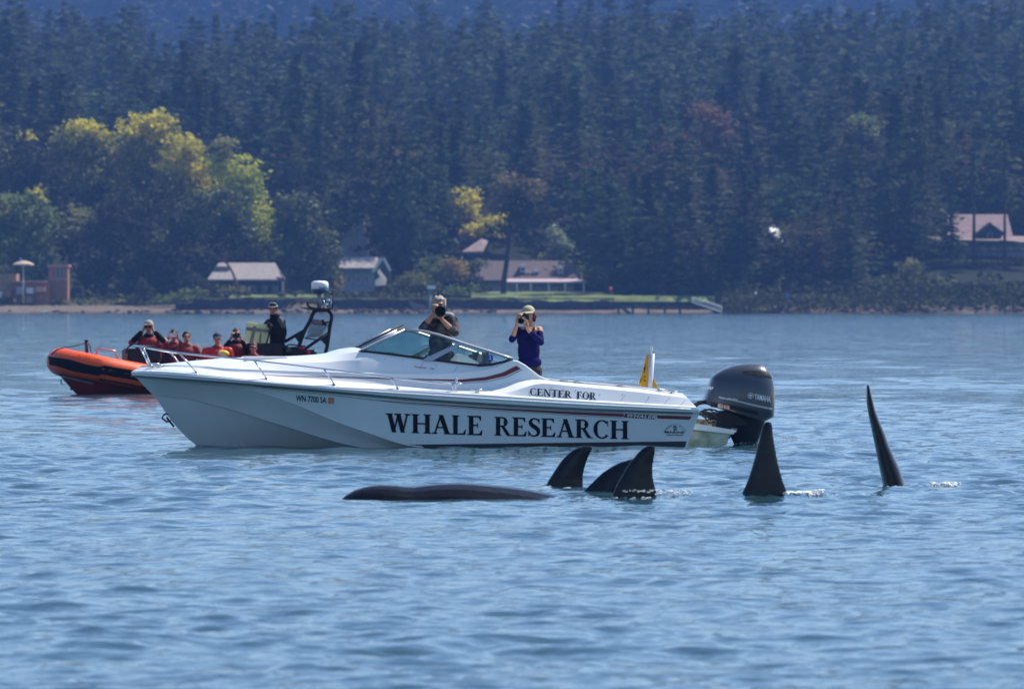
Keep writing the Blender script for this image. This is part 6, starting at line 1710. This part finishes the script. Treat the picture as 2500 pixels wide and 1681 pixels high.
orca('orca with its long black back and head out of the water, fin behind', 66.55, 1548,
     [(1235, 1484, 1606), (1216, 1494, 1602), (1200, 1501, 1600), (1183, 1508, 1595), (1166, 1517.5, 1591.5), (1150, 1527, 1590.5), (1134, 1537, 1591), (1118, 1550, 1593.5), (1103, 1562, 1596.5), (1094, 1572, 1597.5), (1087, 1584, 1597.5)],
     topx=[(-2.95, -.05), (-2.86, .035), (-2.72, .105), (-2.5, .138), (-2.34, .132), (-2.22, .118), (-2.05, .14), (-1.75, .158), (-1.45, .140), (-1.15, .108), (-.85, .055), (-.62, .0), (-.45, -.06), (-.3, -.10), (.5, -.12), (1.3, -.20), (2.0, -.36), (2.95, -.58)])
orca('orca with the tall straight triangular fin in front of the outboard motor', 66.5, 1868,
     [(1240, 1798, 1932), (1216, 1809, 1927), (1200, 1816, 1919), (1178, 1826, 1910), (1153, 1835, 1902.5), (1128, 1842.5, 1896), (1109, 1847.5, 1892.5), (1090, 1852, 1889), (1068, 1857.5, 1885.5), (1048, 1862.5, 1883.5), (1036, 1867, 1882), (1029, 1871.5, 1880)], thick=.095)
orca('orca seen end on with a tall thin backward curling fin, rightmost', 70.7, 2184,
     [(1215, 2160, 2224), (1187, 2157, 2211), (1170, 2153.5, 2206), (1150, 2149, 2199), (1134, 2145.5, 2192), (1110, 2140.5, 2181), (1085, 2136, 2169.5), (1059, 2130.5, 2160.5), (1030, 2124.5, 2148), (1005, 2119.5, 2138), (983, 2116.5, 2132), (962, 2115.5, 2126.5), (945, 2115.8, 2122.5), (938, 2117, 2120.5)], chord_y=.26, yaw=1.25)

# ---- broken water round the fins and the motor
M_FOAM = mat('white_foam', (0.85, 0.87, 0.88), 0.35, spec=.8)
def splash(label, Y, zones, seed, dens=1.8):
    rg_ = random.Random(seed); mb = MB()
    for (x0, x1, y0, y1, n, s0, s1) in zones:
        for i in range(int(n * dens)):
            px = rg_.uniform(x0, x1); py = rg_.uniform(y0, y1) + 1.0; Yp = min(900, 2 * F_PX / (py - HY)) if False else Y
            p = at(px, py, Y); yy = Y + rg_.uniform(-.15, .15)
            s_ = rg_.uniform(s0, s1) * (1.35 if Y < 80 else 1.1)
            mb.ellipsoid((p.x, yy, p.z), (s_ * rg_.uniform(1, 2.4), s_, s_ * rg_.uniform(.35, .8)), n=6, k=4)
    o = mb.build('splash', [M_FOAM], None, fix=False)
    return tag(o, label, 'splash', kind='stuff')
splash('white water breaking behind the tall triangular fin', 66.45, [(1918, 1975, 1200, 1217, 260, .005, .018), (1970, 2060, 1205, 1216, 70, .003, .010), (1812, 1925, 1213, 1220, 90, .003, .009), (1985, 2010, 1194, 1206, 24, .004, .012)], 1)
splash('drops round the base of the front fin', 66.4, [(1490, 1606, 1212, 1219, 50, .003, .007), (1520, 1600, 1194, 1200, 24, .003, .006), (1600, 1690, 1194, 1206, 50, .003, .008)], 2)
splash('small splash behind the leftmost curved fin', 69.9, [(1378, 1425, 1190, 1206, 90, .004, .013), (1330, 1345, 1184, 1190, 8, .003, .006)], 3)
splash('drops round the thin rightmost fin', 70.5, [(2155, 2216, 1184, 1190, 16, .002, .006), (2270, 2340, 1176, 1186, 60, .004, .012), (2210, 2300, 1196, 1206, 12, .002, .006)], 4)
splash('bubbling wake at the outboard motor', 90.6, [(1775, 1862, 1078, 1083, 30, .002, .006), (1885, 1960, 1070, 1079, 40, .003, .007), (1960, 2150, 1074, 1080, 30, .002, .006)], 5)
splash('ripple drops along the white hull waterline', 89.3, [(470, 640, 1084, 1090, 16, .003, .007), (1240, 1340, 1094, 1098, 16, .003, .007)], 6)
# ------------------------------------------------------------------ houses and shore works
M_SHING = mat('grey_shingles', (0.30, 0.26, 0.245), 0.9, col2=(0.21, 0.18, 0.17), vscale=2.2, bump=.5, bscale=6)
M_SHINGD = mat('dark_grey_shingles', (0.30, 0.27, 0.28), 0.9, col2=(0.20, 0.18, 0.19), vscale=2.2)
M_PINKR = mat('pinkish_shingles', (0.25, 0.175, 0.165), 0.9, col2=(0.17, 0.12, 0.115), vscale=1.2, bump=.4, bscale=6)
M_BROWNR = mat('brown_shingles', (0.105, 0.075, 0.072), 0.9, col2=(0.07, 0.05, 0.048), vscale=2)
M_WALLD = mat('dark_stained_boards', (0.055, 0.05, 0.05), 0.8, var=.4, vscale=3)
M_WALLB = mat('grey_blue_siding', (0.28, 0.32, 0.36), 0.7, var=.2, vscale=3)
M_WALLW = mat('white_painted_siding', (0.72, 0.70, 0.66), 0.6, var=.12, vscale=4)
M_WALLC = mat('pale_cottage_siding', (0.58, 0.60, 0.62), 0.7, var=.2, vscale=3)
M_CEDAR = mat('orange_cedar_boards', (0.33, 0.155, 0.085), 0.8, col2=(0.22, 0.10, 0.06), vscale=3)
M_WIN = mat('dark_window_glass', (0.015, 0.02, 0.028), 0.06, spec=.8)
M_TRIM = mat('white_trim', (0.75, 0.74, 0.70), 0.6)
M_LAWN = mat('lawn_grass', (0.135, 0.175, 0.035), 0.95, col2=(0.06, 0.085, 0.022), vscale=.5, detail=8)
M_STONE = mat('dark_stone_wall', (0.060, 0.052, 0.05), 0.9, col2=(0.025, 0.022, 0.022), vscale=1.4, bump=.8, bscale=3, detail=8)
M_TIMBER = mat('weathered_timber', (0.055, 0.045, 0.04), 0.85, var=.4, vscale=4)

def hroot(name, px, Y, py, label, cat='house'):
    p = at(px, py, Y); return empty(name, p, 0, label, cat), p
def pbox(mb, base, x0, y0, x1, y1, Y0, Y1, m=0):
    """box whose front face the photograph shows at pixels (x0,y0)-(x1,y1), from depth Y0 back to Y1"""
    a, b = at(x0, y1, Y0), at(x1, y0, Y0)
    mb.box(((a.x + b.x) / 2 - base.x, (Y0 + Y1) / 2 - base.y, (a.z + b.z) / 2 - base.z), (b.x - a.x, Y1 - Y0, b.z - a.z), m)
def window(parent, base, x0, y0, x1, y1, Y0, frame=M_TRIM, fw=.10):
    f = MB(); pbox(f, base, x0, y0, x1, y1, Y0 - .10, Y0 + .02); fo = f.build('window', [frame], parent)
    d = fw / (Y0 / F_PX); g_ = MB(); pbox(g_, base, x0 + d, y0 + d, x1 - d, y1 - d, Y0 - .14, Y0 - .09); g_.build('pane', [M_WIN], fo)
def gable_roof(mb, base, x0, x1, y_eave, y_ridge, Yf, Yb, inset=0.0, over=.4, m=0, t=.22):
    """roof with its ridge parallel to the shore"""
    Ym = (Yf + Yb) / 2
    e0, e1 = at(x0, y_eave, Yf), at(x1, y_eave, Yf); r0, r1 = at(x0 + inset, y_ridge, Yf), at(x1 - inset, y_ridge, Yf)
    zr = r0.z; k = Ym / Yf
    A = Vector((e0.x, Yf - over, e0.z)) - base; B_ = Vector((e1.x, Yf - over, e1.z)) - base
    C = Vector((r1.x, Ym, zr)) - base; D = Vector((r0.x, Ym, zr)) - base
    E = Vector((e0.x, Yb + over, e0.z)) - base; F_ = Vector((e1.x, Yb + over, e1.z)) - base
    mb.slab([A, B_, C, D], (0, 0, t), m); mb.slab([D, C, F_, E], (0, 0, t - .01), m)
# long grey roofed house
h, b = hroot('long_house', 590, 836, 722, 'long low house with grey shingle roof behind the madrona trunk')
w = MB(); pbox(w, b, 522, 686, 688, 728, 836.5, 846); w.build('wall', [M_WALLD], h)
r_ = MB(); gable_roof(r_, b, 507, 690, 686, 645, 836, 847, inset=22); r_.build('roof', [M_SHING], h)
dm = MB(); pbox(dm, b, 523, 650, 560, 668, 838.5, 841); dm.build('dormer', [M_SHING], h)
for x in (540, 575, 612, 640, 665): window(h, b, x, 696, x + 14, 716, 836.5, M_WALLB)
cp = MB(); pbox(cp, b, 606, 698, 612, 722, 836.2, 836.5); cp.build('wall_panel', [M_WALLC], h)
# chalet with the white gable
h, b = hroot('chalet', 890, 834, 712, 'chalet with grey roof and bright white trimmed gable facing right')
w = MB(); pbox(w, b, 832, 657, 914, 712, 834, 842); w.build('wall', [M_WALLB], h)
w = MB(); w.slab([at(914, 712, 834) - b, at(952, 712, 834.8) - b, at(952, 660, 834.8) - b, at(933, 630, 834.4) - b, at(914, 662, 834) - b], (0, 7, 0)); w.build('gable_wall', [M_WALLD], h)
r_ = MB(); gable_roof(r_, b, 828, 922, 658, 631, 833.5, 842.5, inset=0); r_.build('roof', [M_SHING], h)
tm = MB(); tm.slab([at(906, 664, 833) - b, at(914, 664, 833) - b, at(938, 628, 833) - b, at(930, 626, 833) - b], (0, .6, 0)); tm.slab([at(930, 626, 833) - b, at(938, 626, 833) - b, at(955, 660, 833) - b, at(950, 662, 833) - b], (0, .6, 0)); tm.build('barge_board', [M_TRIM], h)
bp_ = MB(); bp_.slab([at(915, 698, 833.4) - b, at(942, 696, 833.4) - b, at(944, 680, 833.4) - b, at(934, 668, 833.4) - b, at(925, 655, 833.4) - b, at(921, 664, 833.4) - b, at(928, 676, 833.4) - b, at(916, 684, 833.4) - b], (0, .3, 0)); bp_.build('bright_panel', [mat('bright_panel_white', (.85, .84, .78), .7, trans=.5)], h)  # irregular bright white translucent panel on the dark gable
for x in (845, 868, 890): window(h, b, x, 672, x + 13, 690, 834, M_WALLC)
# grey tower house behind
h, b = hroot('tower_house', 860, 862, 640, 'tall grey shingled gable end high behind the chalet')
w = MB(); w.slab([at(822, 640, 862) - b, at(900, 640, 862) - b, at(900, 580, 862) - b, at(886, 548, 862) - b, at(866, 560, 862) - b, at(838, 575, 862) - b], (0, 1.2, 0)); w.build('wall', [M_SHINGD], h)
r_ = MB(); r_.slab([at(826, 580, 861.5) - b, at(868, 556, 861.5) - b, at(886, 542, 861.5) - b, at(890, 546, 861.5) - b, at(868, 564, 861.5) - b], (0, 9, 0)); r_.build('roof', [M_SHINGD], h)
window(h, b, 852, 596, 864, 612, 862, M_SHING)
# pink roofed house half hidden by the pine
h, b = hroot('pink_roof_house', 1160, 850, 640, 'house showing only a slanting pink roof edge left of the pine trunk')
w = MB(); pbox(w, b, 1140, 620, 1240, 650, 850, 858); w.build('wall', [M_WALLD], h)
r_ = MB(); r_.slab([at(1127, 618, 849) - b, at(1178, 617, 849) - b, at(1192, 590, 853) - b, at(1240, 590, 853) - b, at(1200, 582, 853) - b, at(1176, 586, 853) - b], (0, 0, .2)); r_.build('roof', [M_PINKR], h)
rw = MB(); pbox(rw, b, 1111, 606, 1122, 618, 849.5, 850.5); rw.build('chimney', [mat('red_paint', (.35, .05, .04), .6)], h)
# long cottage with dormers and a white porch
h, b = hroot('cottage', 1290, 832, 722, 'long cottage with brown roof, small dormers and a white posted porch on the lawn')
w = MB(); pbox(w, b, 1150, 688, 1400, 724, 834, 842); w.build('wall', [M_WALLC], h)
r_ = MB(); gable_roof(r_, b, 1142, 1426, 688, 640, 833, 844, inset=30); r_.build('roof', [M_BROWNR], h)
pr_ = MB(); pr_.slab([at(1225, 691, 829) - b, at(1430, 691, 829) - b, at(1426, 684, 833) - b, at(1225, 684, 833) - b], (0, 0, .18)); pr_.build('porch_roof', [mat('pinkish_fascia', (.42, .32, .34), .7)], h)
for x in (1262, 1296, 1340, 1380, 1425):
    po_ = MB(); pbox(po_, b, x - 1.6, 692, x + 1.6, 724, 829, 829.2); po_.build('porch_post', [M_TRIM], h)
for x, y in ((1277, 652), (1288, 668), (1368, 656), (1310, 664)):
    dm = MB(); pbox(dm, b, x - 7, y - 2, x + 7, y + 12, 834.4, 838); dmo = dm.build('dormer', [M_WALLC], h)
    dr2 = MB(); dr2.slab([at(x - 9, y - 2, 834.2) - b, at(x + 9, y - 2, 834.2) - b, at(x, y - 10, 834.2) - b], (0, 4, 0)); dr2.build('dormer_roof', [M_TRIM], dmo)
    g_ = MB(); pbox(g_, b, x - 4, y + 1, x + 4, y + 9, 834.25, 834.4); g_.build('pane', [M_WIN], dmo)
for x in (1165, 1190, 1245, 1275, 1310, 1350, 1386): window(h, b, x, 698, x + 14, 716, 834, M_WALLW)
# white house glimpsed between the conifers
h, b = hroot('white_house', 1897, 838, 592, 'bright white gable glimpsed through a gap in the dark conifers')
w = MB(); w.slab([at(1886, 592, 838) - b, at(1910, 592, 838) - b, at(1910, 572, 838) - b, at(1900, 556, 838) - b, at(1890, 568, 838) - b], (0, 5, 0)); w.build('wall', [M_WALLW], h)
r_ = MB(); r_.slab([at(1876, 566, 829) - b, at(1886, 552, 838) - b, at(1902, 552, 841) - b, at(1913, 584, 838) - b, at(1910, 592, 830) - b, at(1892, 580, 829) - b], (0, 0, .2)); r_.build('roof', [M_TRIM], h)  # white slab tilted up and spread wide so that it catches sun
for a_ in ((1920, 578, 1930, 590),): 
    w = MB(); pbox(w, b, *a_, 837.5, 838); w.build('wall_panel', [M_WALLC], h)
# right hand house on the slope
h, b = hroot('slope_house', 2390, 852, 628, 'house with steep pink roof and dark dormer on the slope at the right')
w = MB(); pbox(w, b, 2290, 590, 2500, 632, 852, 862); w.build('wall', [M_WALLB], h)
r_ = MB(); gable_roof(r_, b, 2314, 2474, 588, 526, 851, 863, inset=6); r_.build('roof', [M_PINKR], h)
r2 = MB(); r2.slab([at(2248, 586, 848) - b, at(2304, 591, 848) - b, at(2304, 584, 852) - b, at(2250, 582, 852) - b], (0, 0, .25)); r2.slab([at(2440, 590, 848) - b, at(2520, 598, 848) - b, at(2520, 582, 852) - b, at(2450, 580, 852) - b], (0, 0, .25)); r2.slab([at(2300, 588, 848) - b, at(2480, 592, 848) - b, at(2478, 584, 851.5) - b, at(2300, 582, 851.5) - b], (0, 0, .2)); r2.build('porch_roof', [M_PINKR], h)
dm = MB(); dm.slab([at(2392, 588, 850.5) - b, at(2444, 588, 850.5) - b, at(2440, 566, 850.5) - b, at(2418, 545, 850.5) - b, at(2396, 566, 850.5) - b], (0, 5, 0)); dmo = dm.build('dormer', [M_WALLD], h)
dr2 = MB(); dr2.slab([at(2378, 572, 850) - b, at(2416, 543, 850) - b, at(2420, 543, 850) - b, at(2420, 549, 850) - b, at(2384, 580, 850) - b], (0, 6, 0)); dr2.slab([at(2416, 543, 850) - b, at(2450, 566, 850) - b, at(2450, 574, 850) - b, at(2418, 549, 850) - b], (0, 6, 0)); dr2.build('dormer_roof', [M_BROWNR], dmo)
window(dmo if False else h, b, 2410, 568, 2424, 582, 850.4, M_WALLB)
for x in (2330, 2352, 2396, 2420, 2460, 2482): window(h, b, x, 600, x + 13, 618, 852, M_WALLC)
dk2 = MB(); pbox(dk2, b, 2262, 628, 2510, 632, 847, 852)
for x in range(2265, 2505, 12): pbox(dk2, b, x, 614, x + 1.4, 629, 847, 847.1)
pbox(dk2, b, 2262, 612, 2510, 614, 847, 847.2)
dk2.build('deck_railing', [M_TIMBER], h)
# wooden beach house with parasol and tower, far left
h, b = hroot('beach_tower', 141, 822, 735, 'square orange cedar tower hut with dark window by the left beach', 'hut')
w = MB(); pbox(w, b, 118, 650, 165, 742, 822, 825.5); w.build('wall', [M_CEDAR], h)
pbx = MB(); pbox(pbx, b, 115, 646, 168, 651, 821.6, 826); pbox(pbx, b, 118, 680, 166, 683, 821.8, 822); pbx.build('cornice', [mat('pale_cedar', (.48, .26, .17), .7)], h)
window(h, b, 136, 654, 146, 678, 822, M_WALLB); window(h, b, 148, 654, 156, 678, 822, M_WALLB)
h, b = hroot('cedar_terrace', 55, 820, 740, 'low cedar walled terrace with garden clutter at the far left', 'terrace')
w = MB(); pbox(w, b, -60, 668, 40, 742, 821, 826); w.build('wall', [mat('faded_cedar', (.30, .20, .11), .8, var=.4, vscale=2)], h)
w = MB(); pbox(w, b, 30, 688, 120, 745, 820.5, 825); w.build('front_wall', [M_CEDAR], h)
w = MB(); pbox(w, b, 28, 685, 112, 689, 820, 825.5); w.build('coping', [mat('pale_cedar', (.48, .26, .17), .7)], h)
for i, (x0, y0, x1, y1, m_) in enumerate(((40, 700, 58, 718, M_WALLB), (64, 702, 82, 716, M_WALLC), (86, 700, 110, 712, mat('pale_cedar', (.48, .26, .17), .7)), (10, 708, 26, 724, M_CEDAR), (60, 722, 80, 740, mat('faded_cedar', (.30, .20, .11), .8)), (-20, 712, 4, 726, M_WALLC))):
    c_ = MB(); pbox(c_, b, x0, y0, x1, y1, 819.6, 820.4); c_.build('panel', [m_], h)
um = empty('parasol', at(57, 742, 818.5), 0, 'cream parasol with a blue tip standing on the cedar terrace', 'parasol'); b = um.location
c_ = MB(); p0 = at(57, 643, 818.5) - b
c_.lathe([(1.32, -.22), (1.30, -.05), (.7, .22), (.02, .36)], p0, n=8, smooth=False); c_.build('canopy', [mat('cream_canvas', (.62, .50, .36), .8, trans=.3)], um)
c_ = MB(); c_.tube([(0, 0, 0), p0], .05, n=6); c_.build('pole', [M_TRIM], um)
c_ = MB(); c_.lathe([(.22, 0), (.14, .25), (.02, .5)], p0 + Vector((-.35, 0, .3)), n=6); c_.build('finial', [mat('blue_cloth', (.06, .12, .35), .8)], um)
# seawall, lawns, pier, ramp
sw_ = MB()
for i, x in enumerate(range(428, 1500, 6)):
    top_ = 730 + 4 * math.sin(i * .5) * .4 + (8 if x < 470 else 0) + (4 if x > 1220 else 0)
    bot = (752 if (820 < x < 935 or x > 1215) else 760) + 2 * math.sin(i * 1.3)
    pbox(sw_, Vector((0, 0, 0)), x, top_ + (i * 37 % 5) * .4, x + 6.0, bot + 6, 806.6 + (i % 3) * .12, 809.5)
so = sw_.build('seawall', [M_STONE], None); tag(so, 'long dark stone seawall holding up the gardens along the middle of the shore', 'seawall')
for nm, lab, x0, x1, Y0, Y1, dz in (('lawn', 'bright green lawn strip in front of the cottage', 1150, 1500, 809, 829, .0), ('lawn', 'green lawn strip behind the pier', 1500, 1745, 809, 815, .0), ('lawn', 'thin sunlit lawn strip before the long grey roofed house', 560, 790, 809, 820, .0)):
    n1, n2 = 40, 8; V = []; 
    for j in range(n2):
        Y = Y0 + (Y1 - Y0) * j / (n2 - 1)
        for i in range(n1):
            x = (x0 + (x1 - x0) * i / (n1 - 1) - CX) * Y / F_PX; V.append((x, Y, max(gz(x, Y), at(0, 738.5, 809).z) + .06 + .035 * (Y - Y0) + .03 * math.sin(i * .9 + j)))
    Fq = [(j * n1 + i, j * n1 + i + 1, (j + 1) * n1 + i + 1, (j + 1) * n1 + i) for j in range(n2 - 1) for i in range(n1 - 1)]
    o = link_mesh(nm, mesh_np(nm, V, Fq, M_LAWN, smooth=True)); tag(o, kind='structure')
V = []; n1, n2 = 24, 8
for j in range(n2):
    for i in range(n1):
        px = 2275 + (2560 - 2275) * i / (n1 - 1); Y = 836 + 10 * j / (n2 - 1); x = (px - CX) * Y / F_PX; V.append((x, Y, at(px, 694 - 40 * j / (n2 - 1) - 10 * math.sin(i * .5), Y).z))
o = link_mesh('sloping_lawn', mesh_np('sloping_lawn', V, [(j * n1 + i, j * n1 + i + 1, (j + 1) * n1 + i + 1, (j + 1) * n1 + i) for j in range(n2 - 1) for i in range(n1 - 1)], M_LAWN, smooth=True)); tag(o, kind='structure')
pi_ = empty('pier', at(1590, 765, 799), 0, 'dark timber pier on square posts above the pinkish beach', 'pier'); b = pi_.location
d_ = MB(); pbox(d_, b, 1400, 736, 1700, 741, 798.5, 801.5); d_.build('deck', [M_TIMBER], pi_)
for x in (1510, 1545, 1583, 1623, 1660):
    d_ = MB(); pbox(d_, b, x - 2.6, 740, x + 2.6, 772, 798.6, 799.0); d_.build('post', [M_TIMBER], pi_)
d_ = MB(); d_.slab([at(1500, 741, 798.7) - b, at(1508, 741, 798.7) - b, at(1545, 765, 798.7) - b, at(1532, 765, 798.7) - b], (0, .3, 0)); d_.build('brace', [M_TIMBER], pi_)
rp_ = empty('ramp', at(1725, 765, 797), 0, 'white railed gangway ramp sloping down from the pier to the water', 'ramp'); b = rp_.location
d_ = MB(); d_.slab([at(1690, 738, 796.8) - b, at(1762, 762, 796.8) - b, at(1762, 766, 796.8) - b, at(1690, 743, 796.8) - b], (0, 1.2, 0)); d_.build('walkway', [M_TIMBER], rp_)
d_ = MB()
def L2(u, v): return at(1690 + 72 * u, 738 + 24 * u - 13 * v, 796.8) - b
for v in (0, 1): d_.tube([L2(0, v), L2(1, v)], .06, n=5)
for i in range(13):
    d_.tube([L2(i / 12, 0), L2(i / 12, 1)], .035, n=4)
    if i < 12: d_.tube([L2(i / 12, 0), L2((i + 1) / 12, 1)], .03, n=4)
d_.build('railing', [M_TRIM], rp_)
sl_ = empty('boat_slip', at(1080, 760, 803), 0, 'grey timber steps slanting down the seawall behind the plaid jacket person', 'steps'); b = sl_.location
d_ = MB()
for i in range(6): d_.slab([at(998 + i * 2, 735 + i * 4, 803) - b, at(1040 + i * 2, 747 + i * 4, 803) - b, at(1040 + i * 2, 748.6 + i * 4, 803) - b, at(998 + i * 2, 736.6 + i * 4, 803) - b], (0, .5, 0))
d_.build('treads', [mat('bleached_timber', (.26, .24, .23), .8)], sl_)
for (nm, lab, cat_, px, py, w_, h_, m_) in (
    ('kayak', 'red kayak standing upright on the lawn right of the cottage', 'kayak', 1491, 707, 7, 15, mat('red_kayak_plastic', (.75, .04, .05), .4)),
    ('buoy', 'small white mooring buoy before the dark shore', 'buoy', 1845, 716, 6, 6, M_TRIM),
    ('sign', 'small pale blue board on a post before the dark shore', 'sign', 1923, 721, 12, 12, mat('blue_board', (.12, .16, .32), .6)),
    ('seagull', 'white gull resting at the edge of the left beach', 'gull', 108, 761, 12, 5, M_TRIM)):
    Y = 801.5 if nm != 'kayak' else 818
    k = Y / F_PX; o = empty(nm, at(px, py + h_ / 2, Y), 0, lab, cat_); d_ = MB()
    if nm == 'sign':
        d_.box((0, 0, h_ * k / 2), (w_ * k, .1, h_ * k)); d_.build('board', [m_], o); d_ = MB(); d_.tube([(0, .15, -2.2), (0, .15, h_ * k)], .08, n=6); d_.build('post', [M_TIMBER], o)
    elif nm == 'seagull':
        d_.ellipsoid((0, 0, .12), (.26, .10, .11), n=10, k=6); d_.ellipsoid((.24, 0, .26), (.07, .06, .06), n=8, k=5); d_.tube([(.2, 0, .18), (.24, 0, .26)], .05, n=6); d_.tube([(.30, 0, .26), (.38, 0, .24)], [.02, .005], n=5); d_.slab([(-.15, -.1, .15), (-.42, 0, .12), (-.15, .1, .15)], (0, 0, .03)); d_.build('body', [m_], o)
    elif nm == 'kayak':
        pts = [Vector((.012 * (t - .5) * 10 * .25, 0, t * h_ * k)) for t in np.linspace(0, 1, 9)]; d_.tube([p + Vector((-.25 * (t - .5), 0, 0)) for p, t in zip(pts, np.linspace(0, 1, 9))], [.02, .10, .15, .17, .18, .17, .15, .10, .02], n=10); d_.build('hull', [m_], o)
    else:
        d_.lathe([(.02, 0), (.11, .05), (.15, .15), (.11, .25), (.02, .3)], (0, 0, 0), n=12); d_.build('float', [m_], o); d_ = MB(); d_.tube([(0, 0, -2.4), (0, 0, .02)], .03, n=5); d_.build('pole', [M_TIMBER], o)
o = empty('marker_post', at(1049, 768, 797), 0, 'pale post with a white cap in the water behind the plaid jacket person', 'post'); b = o.location
d_ = MB(); d_.tube([at(1049, 790, 797) - b, at(1050, 706, 797) - b], .17, n=8); d_.build('post', [mat('pale_green_post', (.20, .24, .22), .7)], o)
d_ = MB(); pbox(d_, b, 1043, 697, 1063, 705, 796.6, 797.4); d_.build('cap', [M_TRIM], o)
# dark boulders and weed along the water's edge
rk = random.Random(8); rkm = MB()
for i in range(700):
    px = rk.uniform(-80, 2600); Y = rk.uniform(799.5, 806)
    if px < 420 and rk.random() < .8: continue
    if 1215 < px < 1730: continue
    x = (px - CX) * Y / F_PX; s_ = rk.uniform(.06, .26)
    rkm.ellipsoid((x, Y, gz(x, Y) + s_ * .25), (s_ * rk.uniform(.9, 1.9), s_, s_ * rk.uniform(.5, 1)), n=6, k=4)
rko = rkm.build('shore_boulders', [mat('dark_wet_rock', (.032, .028, .027), .9, col2=(.016, .014, .014), vscale=1.5)], None, fix=False); tag(rko, 'dark weedy boulders scattered along the waterline', 'rocks', kind='stuff')
# ------------------------------------------------------------------ haze over the bay
hz = MB()
hz.box((0, 1300, 66.5), (1500, 2760, 141))
haze_m = bpy.data.materials.new('haze_air'); haze_m.use_nodes = True
hn = haze_m.node_tree.nodes; hn.remove(hn['Principled BSDF'])
pv = hn.new('ShaderNodeVolumePrincipled')
pv.inputs['Color'].default_value = (0.20, 0.42, 1.0, 1)
pv.inputs['Density'].default_value = HAZE_D
pv.inputs['Anisotropy'].default_value = 0.3
haze_m.node_tree.links.new(pv.outputs[0], hn['Material Output'].inputs['Volume'])
haze = hz.build('haze', haze_m)
tag(haze, 'pale blue haze over the bay and the hills', 'haze', kind='stuff')
